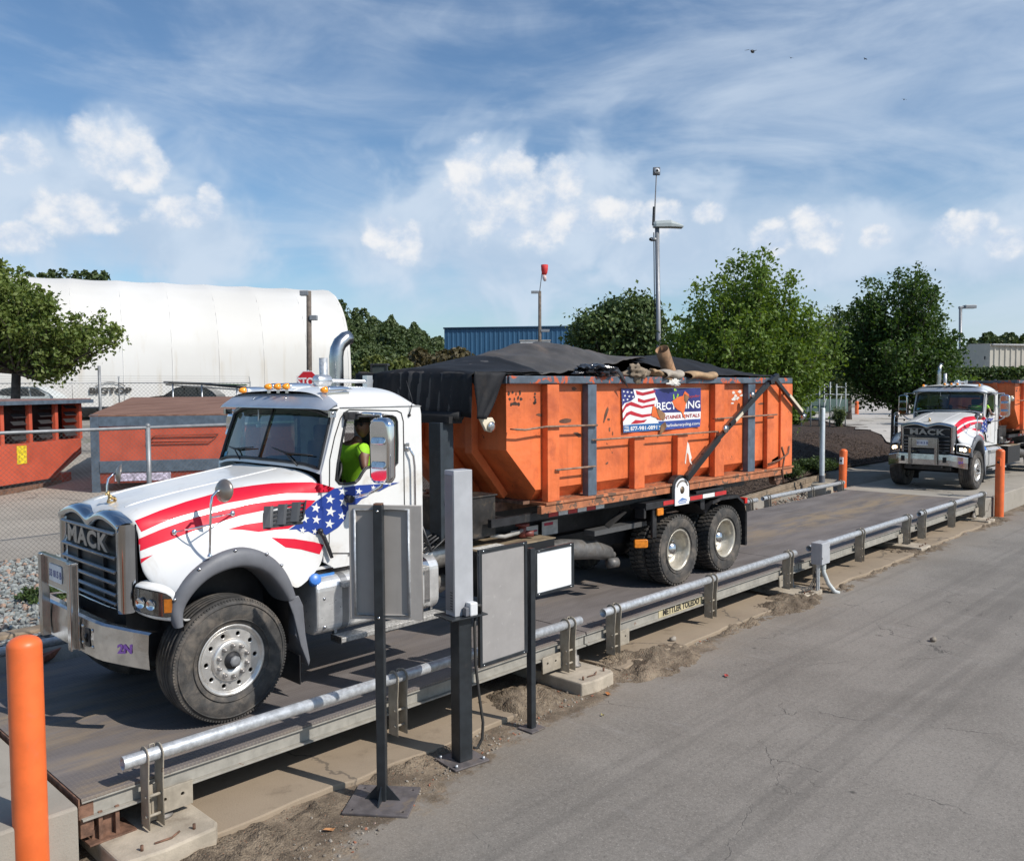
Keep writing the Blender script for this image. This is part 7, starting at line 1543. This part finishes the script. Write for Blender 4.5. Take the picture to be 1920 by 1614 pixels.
# blue warehouse
BLUEW = ribmat('blue_cladding', (.030, .105, .20), 1, rough=.5, var=.08)
D = 118; a, b = PD(834, 720, D), PD(1150, 720, D - 3); za = zt(a.x, a.y); d = Vector((b.x - a.x, b.y - a.y, 0)); L = d.length; d.normalize(); n_ = Vector((-d.y, d.x, 0)); n_ = n_ if n_.dot(f) > 0 else -n_
Hb = PD(834, 616, D).z - za; t = thing('blue_warehouse', 'blue corrugated metal warehouse far behind the container tarp', 'building', (a.x, a.y, za))
pts = []; x = 0
while x < L: pts += [(x, 0), (x + .35, 0), (x + .42, -.045), (x + .58, -.045), (x + .65, 0)]; x += .65
mb = MB(); rows = [[tuple(d * q[0] + n_ * q[1] + Vector((0, 0, z))) for q in pts] for z in (0, Hb)]; mb.grid(rows); lc(mb.build('front_wall', BLUEW, recalc=False), t)
mb = MB(); mb.grid([[tuple(n_ * y + Vector((0, 0, z + .0))) for y in (0.0, 15, 30)] for z in (0, Hb)]); lc(mb.build('side_wall', BLUEW, recalc=False), t)
mb = MB(); mb.grid([[tuple(d * x + n_ * y + Vector((0, 0, Hb + .02 + (.5 if y == 15 else 0)))) for x in (-.2, L)] for y in (-.2, 15, 30)]); lc(mb.build('roof', mat('blue_roof', (.05, .13, .22), .5, var=.05), recalc=False), t)
mb = MB(); q0, q1 = d * -.1 + n_ * -.16, d * L + n_ * -.16; mb.tube([tuple(q0 + Vector((0, 0, Hb))), tuple(q1 + Vector((0, 0, Hb)))], .12, 6); lc(mb.build('eave_trim', mat('trim_blue', (.03, .08, .14), .5)), t)
p = PD(992, 650, 108); t = thing('office_trailer', 'small white hut before the blue warehouse by the windsock pole', 'hut', (p.x, p.y, zt(p.x, p.y))); hh = PD(992, 640, 108).z - zt(p.x, p.y); M_ = Matrix((u, f, Vector((0, 0, 1)))).transposed().to_4x4()
lc(MB().box((-1.1, -1, 0), (2.6, 3, hh), M_).build('wall', mat('hut_white', (.62, .60, .58), .6, var=.06)), t); lc(MB().box((-1.2, -1.1, hh), (2.7, 3.1, hh + .12), M_).build('roof', GREYP), t)
# beige metal building
D = 85; a, b = PD(1855, 720, D), PD(2080, 720, D + 6); za = zt(a.x, a.y); d = Vector((b.x - a.x, b.y - a.y, 0)); L = d.length; d.normalize(); n_ = Vector((-d.y, d.x, 0)); n_ = n_ if n_.dot(f) > 0 else -n_; e2 = PD(1785, 720, D + 12); s2 = Vector((e2.x - a.x, e2.y - a.y, 0)); L2 = s2.length; s2.normalize()
Hb = PD(1855, 646, D).z - za; BEIGE = mat('beige_cladding', (.40, .375, .32), .55, var=.05, scale=1); t = thing('beige_building', 'beige metal building with ribbed front at the right edge', 'building', (a.x, a.y, za))
pts = []; x = 0
while x < L: pts += [(x, 0), (x + .42, 0), (x + .5, -.10), (x + .66, -.10), (x + .74, 0)]; x += .74
lc(MB().grid([[tuple(d * q[0] + n_ * q[1] + Vector((0, 0, z))) for q in pts] for z in (0, Hb)]).build('ribbed_wall', BEIGE, recalc=False), t)
sd = lc(MB().add([(0, 0, 0), tuple(s2 * L2), tuple(s2 * L2 + Vector((0, 0, Hb * .97))), tuple(s2 * L2 * .5 + Vector((0, 0, Hb + .35))), (0, 0, Hb)], [(0, 1, 2, 3, 4)]).build('gable_wall', BEIGE, recalc=False), t)
lc(MB().add([tuple(n_ * -.3 + Vector((0, 0, Hb))), tuple(d * L + n_ * -.3 + Vector((0, 0, Hb))), tuple(d * L + s2 * L2 * .5 + Vector((0, 0, Hb + .4))), tuple(s2 * L2 * .5 + Vector((0, 0, Hb + .4))), tuple(d * L + s2 * L2 + Vector((0, 0, Hb - .2))), tuple(s2 * L2 + Vector((0, 0, Hb - .2)))], [(0, 1, 2, 3), (3, 2, 4, 5)]).build('roof', mat('roof_grey', (.17, .165, .16), .6), recalc=False), t)
q = d * .0; mb = MB(); mb.tube([tuple(n_ * -.33 + Vector((0, 0, Hb - .03))), tuple(d * L + n_ * -.33 + Vector((0, 0, Hb - .03)))], .10, 6); lc(mb.build('gutter', mat('gutter_white', (.60, .58, .54), .5)), t)
M_ = Matrix((d, n_, Vector((0, 0, 1)))).transposed().to_4x4(); lc(MB().box((2.9, -.5, 0), (5.5, -.11, 2.4), M_).build('entrance', mat('entrance_pale', (.55, .53, .5), .5)), t); lc(MB().box((2.7, -1.0, 2.4), (5.8, -.11, 2.75), M_).build('canopy', mat('canopy_brown', (.14, .06, .045), .6)), t)
mb = MB(); cv = s2 * L2 * .72 + n_ * -.06; mb.add([tuple(cv + s2 * (.9 * math.cos(R(k)) ) + Vector((0, 0, Hb * .35 + 1.1 * math.sin(R(k))))) for k in range(0, 181, 20)], [list(range(10))]); lc(mb.build('arched_window', BLACK, recalc=False), t); lc(MB().box(tuple(s2 * 1.6 + n_ * -.2 + Vector((-.15, -.15, Hb * .72))), tuple(s2 * 1.6 + n_ * -.2 + Vector((.15, .15, Hb * .72 + .3)))).build('wall_lamp', BLACK), t)

# ================================================================ poles, signs, fences
POLE = mat('grey_pole', (.26, .27, .285), .45, .3, var=.1); WPOLE = mat('wood_pole', (.13, .105, .085), .85, var=.3, scale=4, streak=.5)
D = 29; b = place(1238, 700, D); tp_ = PD(1232, 425, D); t = thing('lamp_post', 'tall grey lamp post with cameras rising behind the container', 'lamp post', tuple(b)); tpp = tp_ - b
mb = MB(); mb.tube([(0, 0, -.2), tuple(tpp * .5), tuple(tpp)], [.085, .08, .075], 14); lc(mb.build('pole', POLE), t)
hd = u * 1.0; M_ = Matrix((u, f, Vector((0, 0, 1)))).transposed().to_4x4(); M_.translation = tpp
mb = MB(); sec = [(-.13, .12, -.02, .13), (-.05, .16, -.03, .17), (.45, .20, -.03, .19), (.86, .19, -.05, .02)]
mb.grid([[M_ @ Vector((x, y, z)) for (y, z) in ((-h, lo), (h, lo), (h, (lo + hi) * .5), (h * .7, hi), (-h * .7, hi), (-h, (lo + hi) * .5))] for (x, h, lo, hi) in sec], True); mb.add([M_ @ Vector((sec[k][0], y, z)) for k in (0, -1) for (y, z) in ((-sec[k][1], sec[k][2]), (sec[k][1], sec[k][2]), (sec[k][1], (sec[k][2] + sec[k][3]) / 2), (sec[k][1] * .7, sec[k][3]), (-sec[k][1] * .7, sec[k][3]), (-sec[k][1], (sec[k][2] + sec[k][3]) / 2))], [(0, 1, 2, 3, 4, 5), (6, 7, 8, 9, 10, 11)])
lh = lc(mb.build('lamp_head', mat('lamp_head_grey', (.42, .46, .45), .4, var=.06)), t)
mb = MB(); top_ = PD(1231, 322, D) - b; k0 = tpp + Vector((0, 0, .0)) - u * .10; mb.tube([tuple(k0), tuple(k0.lerp(top_, .35)), tuple(top_)], [.028, .022, .018], 8); lc(mb.build('camera_mast', DGREY), t)
mb = MB()
for k in range(12): mb.lathe([(.04, 0), (.045, .03), (.04, .06)], tuple(k0.lerp(top_, .02 + .028 * k) - u * .03), (0, 0, 1), 8)
lc(mb.build('coiled_cable', BLACK), t)
mb = MB().box((-.12, -.05, -.12), (.12, .06, .14), Matrix.Translation(top_) @ Matrix((u, f, Vector((0, 0, 1)))).transposed().to_4x4()); c_ = lc(mb.build('camera_housing', DGREY, bevel=.02), t); mb = MB().ball(tuple(top_ - f * .08), .095, 16, 10); lc(mb.build('camera_dome', mat('dome_white', (.68, .68, .68), .35)), c_); mb = MB().ball(tuple(top_ - f * .15), .045, 12, 8); lc(mb.build('camera_lens', BLKGLOSS), c_)
q = PD(1221, 449, D) - b; mb = MB(); mb.cyl(tuple(q + u * .2), tuple(q), .06, 14, .07); c_ = lc(mb.build('side_camera', POLE), t); mb = MB().ball(tuple(q - u * .02 - f * .02), .058, 12, 8); lc(mb.build('camera_lens', BLKGLOSS), c_)
mb = MB(); mb.tube([tuple(tpp - u * .11 - Vector((0, 0, .2))), tuple(tpp * .75 - u * .12), tuple(tpp * .4 - u * .10)], .018, 6); lc(mb.build('cable', BLACK), t)
D = 62; b = place(1801, 720, D); tp_ = PD(1801, 576, D); t = thing('lamp_post', 'grey lamp post with flat head at the far right', 'lamp post', tuple(b)); tpp = tp_ - b; mb = MB(); mb.tube([(0, 0, 0), tuple(tpp)], [.12, .11], 12); lc(mb.build('pole', POLE), t)
M_ = Matrix((u, f, Vector((0, 0, 1)))).transposed().to_4x4(); M_.translation = tpp; mb = MB().box((-.12, -.12, -.12), (.25, .12, .06), M_).box((.2501, -.25, -.10), (1.05, .25, .14), M_); lc(mb.build('lamp_head', POLE, bevel=.03), t)
def wood_pole(px, pyt, D, label, r=.14, arms=()):
    b = place(px, 720, D); tpp = PD(px, pyt, D) - b; t = thing('utility_pole', label, 'pole', tuple(b)); mb = MB(); mb.tube([(0, 0, -.3), tuple(tpp)], [r * 1.1, r * .9], 12); lc(mb.build('pole', WPOLE), t)
    for (dx_, py, sz) in arms:
        q = PD(px + dx_, py, D) - b; h = PD(px, py, D) - b; mb = MB(); mb.tube([tuple(h), tuple(q)], [.04, .04], 6); s_ = 1 if dx_ > 0 else -1; Mx = Matrix((u, f, Vector((0, 0, 1)))).transposed().to_4x4(); Mx.translation = q; mb.box((-sz * .5, -.15, -.12), (sz * .5, .15, .12), Mx); lc(mb.build('flood_lamp', POLE, bevel=.03), t)
    return t, b, tpp
wood_pole(579, 546, 42, 'brown wooden pole with flood lamps standing before the white dome', .13, ((-8, 550, .42), (9, 596, .35)))
t, b, tpp = wood_pole(1012, 546, 80, 'thin grey pole with red and white windsock before blue warehouse', .16, ((-9, 548, .7), (10, 620, .8)))
p0, p1 = tpp, PD(1018, 497, 80) - b; mb = MB(); mb.tube([tuple(p0), tuple(p1)], .04, 6); lc(mb.build('windsock_mast', POLE), t)
WS = [(1021, 497, .34), (1021, 506, .32), (1021, 512, .26), (1020, 516, .17), (1021, 521, .20), (1022, 527, .12)]; pp = [PD(q[0], q[1], 80) - b for q in WS]
mb = MB(); mb.tube([tuple(q) for q in pp[:4]], [q[2] for q in WS[:4]], 12); ws_ = lc(mb.build('windsock', mat('windsock_red', (.55, .03, .03), .7, var=.1)), t); mb = MB(); mb.tube([tuple(q) for q in pp[3:]], [.17, .20, .12], 12); lc(mb.build('windsock_tail', mat('windsock_white', (.65, .5, .48), .7)), ws_)
# stop sign
D = 27; c_ = PD(577, 716, D); b = Vector((c_.x, c_.y, zt(c_.x, c_.y))); t = thing('stop_sign', 'red octagonal STOP sign showing above the cab roof', 'sign', tuple(b)); rr = 22 / FPX * D
M_ = frame(c_ - b, u, (0, 0, 1)); oc_ = lambda r: [(r * math.cos(R(22.5 + 45 * k)), r * math.sin(R(22.5 + 45 * k))) for k in range(8)]
mb = MB(); mb.mesh(plate(oc_(rr), [], .02, .002), M_); fc = lc(mb.build('sign_face', mat('sign_white', (.7, .7, .7), .5)), t); mb = MB(); mb.mesh(plate(oc_(rr * .94), [], .006), M_ @ Matrix.Translation((0, 0, .0135))); lc(mb.build('red_field', mat('sign_red', (.50, .012, .02), .45, var=.05)), fc); mb = MB(); mb.mesh(text('STOP', rr * .92, .002, .012, 1.0, .86), M_ @ Matrix.Translation((0, -rr * .02, .0185))); lc(mb.build('lettering', MATS['sign_white'], recalc=False), fc)
mb = MB(); q = c_ - b; mb.tube([(f.x * .05, f.y * .05, -.2), (f.x * .05, f.y * .05, q.z + rr)], .035, 8); lc(mb.build('post', GALV), t)
# chain-link fences
WIRE = mat('fence_wire', (.17, .165, .155), .6, .2, var=.2); FGALV = mat('fence_galvanised', (.25, .26, .27), .5, .3, var=.15)
def chain(label, pts, z1, pitch, wire, post_r, rail_r, barbed=False, posts=None, group='chain-link fences', bottom=None):
    t = thing('chain_link_fence', label, 'fence', (pts[0][0], pts[0][1], 0), 0, group); o0 = t.location.copy()
    for (a, b) in zip(pts, pts[1:]):
        a, b = Vector(a), Vector(b); L = Vector((b.x - a.x, b.y - a.y, 0)).length; d = Vector((b.x - a.x, b.y - a.y, 0)).normalized(); n_ = Vector((-d.y, d.x, 0)); zb = bottom or (lambda s: 0)
        mb = MB(); H = z1 - a.z; k = -H
        while k < L:
            for sg in (1, -1):
                p0, p1 = (k, 0), (k + H, H); 
                if p0[0] < 0: p0 = (0, -k)
                if p1[0] > L: p1 = (L, L - k)
                if p1[0] - p0[0] > .02:
                    za, zb2 = (p0[1], p1[1]) if sg > 0 else (H - p0[1], H - p1[1])
                    A = a + d * p0[0] - o0 + n_ * .003 * sg; B = a + d * p1[0] - o0 + n_ * .003 * sg; A.z = a.z + za; B.z = a.z + zb2; mb.tube([A, B], wire, 3, cap=False)
            k += pitch
        lc(mb.build('wire_mesh', WIRE, recalc=False), t)
        mb = MB(); mb.tube([tuple(a - o0 * 1 + Vector((0, 0, z1 - a.z))), tuple(b - o0 + Vector((0, 0, z1 - b.z)))], rail_r, 10); lc(mb.build('top_rail', FGALV), t)
        n = posts or [0, L]
        for s_ in n:
            q = a + d * s_ - o0; mb = MB(); mb.tube([(q.x, q.y, a.z - .15), (q.x, q.y, z1 + .02)], post_r, 10); mb.ball((q.x, q.y, z1 + .03), post_r * 1.15, 10, 6); po = lc(mb.build('post', FGALV), t)
            if barbed: mb = MB(); mb.tube([(q.x, q.y, z1), tuple(q + n_ * .2 + Vector((0, 0, z1 + .38 - q.z)))], .02, 5); lc(mb.build('barb_arm', FGALV), po)
        if barbed:
            mb = MB()
            for h in (.12, .25, .38): mb.tube([tuple(a - o0 + n_ * .2 * h / .38 + Vector((0, 0, z1 + h - a.z))), tuple(b - o0 + n_ * .2 * h / .38 + Vector((0, 0, z1 + h - b.z)))], .006, 3)
            [lc(o, t) for o in split(mb, 'barbed_wire', WIRE, recalc=False)]
    return t
FY = 8.0; zt0 = P(0, 812, 'y', FY).z; xp = P(277, 802, 'y', FY).x
chain('chain-link fence with round top rail just beyond the slate gravel', [(-7.2, FY, .26), (9.5, FY, .26)], zt0, .078, .0022, .042, .030, posts=[xp + 7.2 - 3.05 * 3, xp + 7.2 - 3.05 * 2 - .1, xp + 7.2, xp + 7.2 + 3.05])
a, b = PD(-60, 770, 46), PD(470, 764, 52); zg = 1.35
chain('far chain-link fence with barbed wire before the white dome', [(a.x, a.y, zt(a.x, a.y)), (PD(224, 764, 48).x, PD(224, 764, 48).y, zt(a.x, a.y) + .05), (b.x, b.y, zt(b.x, b.y))], PD(224, 718, 48).z, .22, .006, .035, .025, True, None)
b = PD(720, 742, 62); a2 = PD(560, 742, 56); chain('distant chain-link fence left of the front container', [(a2.x, a2.y, zt(a2.x, a2.y)), (b.x, b.y, zt(b.x, b.y))], PD(640, 716, 58).z, .25, .006, .04, .03, True)
q = PD(188, 765, 30); t = thing('fence_post', 'lone tall galvanised fence post behind the orange containers', 'post', (q.x, q.y, zt(q.x, q.y))); mb = MB(); mb.tube([(0, 0, 0), (0, 0, PD(188, 686, 30).z - zt(q.x, q.y))], .05, 10); lc(mb.build('pole', FGALV), t)
# gate fence on the right lot
t = thing('gate_fence', 'pale tubular gate fence between the two maples', 'fence', tuple(place(1540, 760, 44))); o0 = t.location; zg = o0.z
for i, px in enumerate((1503, 1520, 1536, 1545, 1556, 1568, 1585)):
    p = PD(px, 780, 44) - o0; mb = MB(); mb.tube([(p.x, p.y, -.1), (p.x, p.y, PD(px, 716 + (i % 2) * 4, 44).z - zg)], .035, 8); lc(mb.build('upright', mat('pale_tube', (.33, .355, .355), .5)), t)
for py in (724, 738):
    mb = MB(); mb.tube([tuple(PD(1495, py, 44) - o0), tuple(PD(1592, py + 2, 44) - o0)], .03, 6); lc(mb.build('crossbar', MATS['pale_tube']), t)
for x0 in (1520, 1550, 1578): mb = MB(); mb.tube([tuple(PD(x0, 742, 44) - o0), tuple(PD(x0 - 10, 786, 44) - o0)], .03, 6); lc(mb.build('brace', MATS['pale_tube']), t)
mb = MB(); mb.grid([[tuple(PD(px, py, 44.6) - o0) for px in (1500, 1545, 1590)] for py in (748, 772)]); lc(mb.build('screen', mat('green_screen', (.10, .16, .14), .8), recalc=False), t)
for px, D, lab in ((1606, 60, 'distant orange bollard left of the dark maple trunk'), (1692, 58, 'distant orange bollard right of the dark maple trunk')):
    p = place(px, 800, D); bollard('bollard', lab, p.x, p.y, p.z + .1, p.z + 1.0, .13, group='distant orange bollards on the lot')
# ================================================================ stored containers, vehicles in the yard
def yard_box(lab, c, M_, L, Wd, h, style): pass
zb = .31; c0 = PD(168, 778, 21.8); c1 = PD(690, 770, 21.8 + 1.6)
d = Vector((c1.x - c0.x, c1.y - c0.y, 0)).normalized(); n_ = Vector((-d.y, d.x, 0)); n_ = n_ if n_.dot(f) > 0 else -n_; L = 6.2; Hh = c0.z - zb
t = thing('stored_container', 'orange container with plank lid and slate frame behind the fence', 'container', (c0.x, c0.y, zb)); M_ = Matrix((d, n_, Vector((0, 0, 1)))).transposed().to_4x4()
ORY = mat('yard_orange', (.50, .090, .045), .6, var=.14, scale=2, dirt=((.40, .07, .035), .15, 2), streak=.2)
lc(MB().box((.19, .06, .25), (L, 5.5, Hh - .02), M_).build('body', ORY, bevel=.01), t)
lc(MB().box((0, 0, 0), (.2, .10, Hh), M_).build('corner_post', SLATE, bevel=.008), t); lc(MB().box((.2001, -.0, Hh - .30), (L, .10, Hh - .05), M_).build('top_beam', SLATE, bevel=.008), t); lc(MB().box((.2001, -.02, .52), (L, .10, .82), M_).build('lower_beam', SLATE, bevel=.008), t); lc(MB().box((.2001, .02, .25), (L, .059, .5199), M_).build('sill', mat('shade_red', (.25, .04, .02), .7)), t)  # sill: darker copy of the orange, shade under the beam painted in
PLANK = gmat('brown_planks', lambda t, oc: (t.mix(t.sstep(t.noise(t.scale(oc, (.5, 7, 7)), 1.5, 5), .35, .7), C3((.16, .085, .06)), C3((.26, .15, .11))), .85, None, (0, 0)))
for k in range(9): z0 = Hh - .05 + .045 * k; mb = MB().prism([(.62 * k, z0), (.612 + .62 * k, z0 + .0445), (.612 + .62 * k, z0 + .0865 + .004 * (k % 2)), (.62 * k, z0 + .042 + .004 * (k % 2))], 'x', -.02 - .012 * (k % 3), L); mb.v = [tuple(M_ @ Vector(v)) for v in mb.v]; lc(mb.build('lid_plank', PLANK, bevel=.006), t)
mb = MB(); xs_ = 1.35; fr = [(xs_, 1.28), (xs_ + .2, 1.46), (xs_ + 1.75, 1.46), (xs_ + 1.55, 1.28)]; mb.tube([M_ @ Vector((q[0], -.0, q[1])) for q in fr], .02, 6, closed=True); lc(mb.build('handle_frame', mat('dark_orange', (.30, .06, .03), .6)), t)
lc(MB().box((.55, .0, .30), (1.9, .018, .50), M_).build('sticker', mat('faded_sticker', (.50, .45, .55), .6, var=.5, scale=12)), t)
# left container seen along its side
c0 = PD(-120, 772, 19.5); c1 = PD(150, 749, 24.5); zb = .31; d = Vector((c1.x - c0.x, c1.y - c0.y, 0)); L = d.length; d.normalize(); n_ = Vector((-d.y, d.x, 0)); n_ = n_ if n_.dot(f) > 0 else -n_
t = thing('stored_container', 'orange container with open black side bays at the left edge', 'container', (c0.x, c0.y, zb)); M_ = Matrix((d, n_, Vector((0, 0, 1)))).transposed().to_4x4(); Hh = PD(150, 749, 24.5).z - zb
z1 = PD(100, 826, 23.5).z - zb; z2 = PD(100, 862, 23.5).z - zb
lc(MB().prism([(0, .25), (0, z1), (L, z1), (L, z2 + .1), (L - .9, .40), (L - 1.1, .25)], 'y', 0, .08).build('lower_side', ORY, bevel=.006), t)
for o in list(t.children): o.data.transform(M_)
mb = MB().prism([(0, .25), (0, z1), (L - .01, z1), (L - .01, z2 + .12), (L - .95, .38)], 'y', .0801, 2.3); o = lc(mb.build('body', ORY), t); o.data.transform(M_)
mb = MB().box((-.0, .55, z1), (L, .60, Hh), M_); lc(mb.build('bay_back', BLACK), t)
nb = 5
for k in range(nb + 1):
    x = L * k / nb; mb = MB().box((x - .06, .0, z1 + .0005), (x + .06, .10, Hh - .1), M_); lc(mb.build('bay_post', ORY), t)
for k in range(nb):
    x0, x1 = L * k / nb + .06, L * (k + 1) / nb - .06; xm = x0 + (x1 - x0) * .45
    for q in range(5):
        z = z1 + (Hh - .15 - z1) * (q + .5) / 5; mb = MB(); mb.add([M_ @ Vector(v) for v in ((xm, .06, z), (x1, .06, z), (x1, .16, z + .10), (xm, .16, z + .10))], [(0, 1, 2, 3)]); lc(mb.build('louvre', mat('louvre_black', (.035, .035, .037), .4), recalc=False), t)
lc(MB().box((L - .05, .101, z1 + .001), (L, 2.3, Hh - .11), M_).build('end_wall', ORY), t); lc(MB().box((-.2, -.25, Hh - .10), (L + .25, 2.5, Hh), M_).build('roof_edge', SLATE), t); lc(MB().box((-.2, -.2, Hh + .0005), (L + .2, 2.5, Hh + .03), M_).build('roof', mat('roof_mauve', (.20, .12, .11), .8, var=.2)), t)
mb = MB().box((-.2, -.05, .02), (L - .7, .05, .16), M_); lc(mb.build('skid_rail', RUSTY), t); mb = MB().box((L - .95, -.06, .10), (L - .55, .3, .36), M_); lc(mb.build('hook_end', ORY, bevel=.02), t)
a = PD(42, 826, 22); b2 = PD(58, 850, 22); xq = (Vector((a.x, a.y, 0)) - Vector((c0.x, c0.y, 0))).dot(d); mb = MB().box((xq - .02, -.012, z1 - .52), (xq + .33, -.002, z1 - .05), M_); lc(mb.build('yellow_sticker', mat('sticker_yellow', (.72, .55, .03), .5, var=.35, scale=16)), t)
# dark SUV
def car(name, label, c, rz, L, H, col, win):
    t = thing(name, label, 'car', c, rz); k = L / 4.7
    prof = [(-2.3, .35), (-2.33, .75), (-2.1, .95), (-1.2, 1.05), (-.55, 1.52), (.1, 1.66), (1.3, 1.64), (1.95, 1.25), (2.2, 1.05), (2.3, .6), (2.25, .35)]; hw = .92
    rows = []
    for y, ins, dz_ in ((-hw * .92, 0, -.03), (-hw, 0, 0), (-hw * .97, 0, 0), (0, 0, .03), (hw * .97, 0, 0), (hw, 0, 0), (hw * .92, 0, -.03)): rows.append([(x * k, y * k * (1 if z < 1.06 else .86), (z + (dz_ if z > 1 else 0)) * H / 1.66) for x, z in prof])
    mb = MB().sh(); mb.grid(rows); mb.add(rows[0], [list(range(11))]); mb.add(rows[-1], [list(range(11))]); lc(mb.build('body', col, bevel=.03), t)
    for s_ in (-1, 1):
        mb = MB(); y = s_ * hw * k * .885
        for pl_ in ([(-1.0, 1.10), (-.5, 1.47), (.05, 1.57), (.05, 1.10)], [(.12, 1.10), (.12, 1.57), (.85, 1.57), (.95, 1.10)], [(1.02, 1.10), (.95, 1.56), (1.3, 1.55), (1.75, 1.2), (1.75, 1.10)]): mb = MB(); mb.add([(x * k, y, z * H / 1.66) for x, z in pl_], [list(range(len(pl_)))]); lc(mb.build('window', win, recalc=False), t)
        for x in (-1.45, 1.4): mb = MB(); mb.lathe([(.2, .12), (.33, .12), (.36, .06), (.36, -.06), (.33, -.12)], (x * k, s_ * hw * k * .9, .36), (0, s_, 0), 20); w_ = lc(mb.build('wheel', RUBBER, recalc=False), t); mb = MB(); mb.lathe([(.2, .11), (.05, .13), (0, .13)], (x * k, s_ * hw * k * .9, .36), (0, s_, 0), 16); lc(mb.build('rim', CHROMED, recalc=False), w_)
    return t
p = PD(352, 744, 56); car('parked_suv', 'dark parked SUV half hidden behind the plank lidded container', (p.x, p.y, PD(352, 724, 56).z - 1.60), math.atan2(u.y, u.x), 4.6, 1.62, mat('car_dark', (.015, .016, .02), .2, coat=.5), mat('car_window', (.02, .025, .03), .05, spec=.9))
p = PD(35, 740, 50); car('parked_van', 'pale van partly hidden by the tree at the left edge', (p.x, p.y, PD(35, 733, 50).z - 1.35), math.atan2(u.y, u.x) + .1, 4.9, 1.6, mat('car_pale', (.55, .58, .56), .3, coat=.4), MATS['car_window'])
# long dark awning frame / boat-like rack behind the SUV
a, b = PD(308, 717, 50), PD(462, 727, 42); mb = MB(); mb.tube([tuple(a), tuple(a.lerp(b, .5) + Vector((0, 0, .06))), tuple(b)], .07, 8); t = thing('pipe_rack', 'long dark pipes lying on a rack above the parked SUV', 'rack', (a.x, a.y, zt(a.x, a.y))); lp(mb.build('pipe', BLACK), t)
for dz_ in (.14, -.12): mb = MB(); mb.tube([tuple(a + Vector((.1, 0, -.1 + dz_ * .3))), tuple(b + Vector((0, 0, dz_)))], .04, 6); lp(mb.build('pipe', GREYP if dz_ < 0 else mat('green_pipe', (.06, .12, .05), .5)), t)
for q in (.12, .5, .9): c_ = a.lerp(b, q); mb = MB(); mb.tube([(c_.x, c_.y, zt(c_.x, c_.y) - .1), (c_.x, c_.y, c_.z)], .04, 6); lp(mb.build('support', GALV), t)
# loader seen over the horn
p = place(713, 720, 62); t = thing('loader', 'dark wheel loader cab far behind the truck air horn', 'loader', tuple(p)); zz = lambda py: PD(713, py, 62).z - p.z
M_ = Matrix((u, f, Vector((0, 0, 1)))).transposed().to_4x4(); lc(MB().box((-1.2, -.7, zz(712) - .9), (1.2, .7, zz(712)), M_).build('body', mat('loader_brown', (.10, .06, .04), .7, var=.3), bevel=.05), t)
cbn = lc(MB().box((-.62, -.6, zz(686)), (.62, .6, zz(682)), M_).build('cab_roof', BLACK, bevel=.04), t); lc(MB().box((-.5, -.5, zz(712) + .005), (.5, .5, zz(686) - .005), M_).build('cab_glass', mat('loader_glass', (.05, .06, .06), .1), bevel=.02), t)
for s_ in (-.55, .55): lc(MB().box((s_ - .06, -.58, zz(712)), (s_ + .06, -.5, zz(686)), M_).build('cab_pillar', BLACK), t)
for s_ in (-.8, .8): mb = MB(); mb.cyl(M_ @ Vector((s_, -.9, .55)), M_ @ Vector((s_, -.6, .55)), .55, 20); lc(mb.build('wheel', RUBBER), t)
# birds
for k, (px, py, sz, lab) in enumerate(((1411, 97, 1.5, 'largest dark bird gliding highest at the left of the flock'), (1483, 109, .5, 'small dark bird second from the left in the sky'), (1622, 111, .5, 'small dark bird highest on the right side of the sky'), (1695, 187, .55, 'small dark bird lowest and furthest right in the sky'))):
    p = PD(px, py, 90); mb = MB(); mb.ball((0, 0, 0), .14 * sz, 10, 8, (2.2, .8, .8))
    for s_ in (-1, 1): mb.add([(.12 * sz, 0, .03), (-.12 * sz, 0, .03), (-.10 * sz, s_ * .28 * sz, .10 * sz), (-.16 * sz, s_ * .55 * sz, .02 * sz), (.02 * sz, s_ * .50 * sz, .04 * sz), (.12 * sz, s_ * .26 * sz, .11 * sz)], [(0, 1, 2, 5), (5, 2, 3, 4)])
    mb.add([(-.28 * sz, 0, 0), (-.5 * sz, .1 * sz, 0), (-.5 * sz, -.1 * sz, 0)], [(0, 1, 2)]); o = mb.build('bird', BLACK, recalc=False); o.location = p; o.rotation_euler = (R(15), R(-10), random.uniform(-.6, .9) + math.atan2(u.y, u.x) + 1.2); tag(o, lab, 'bird')
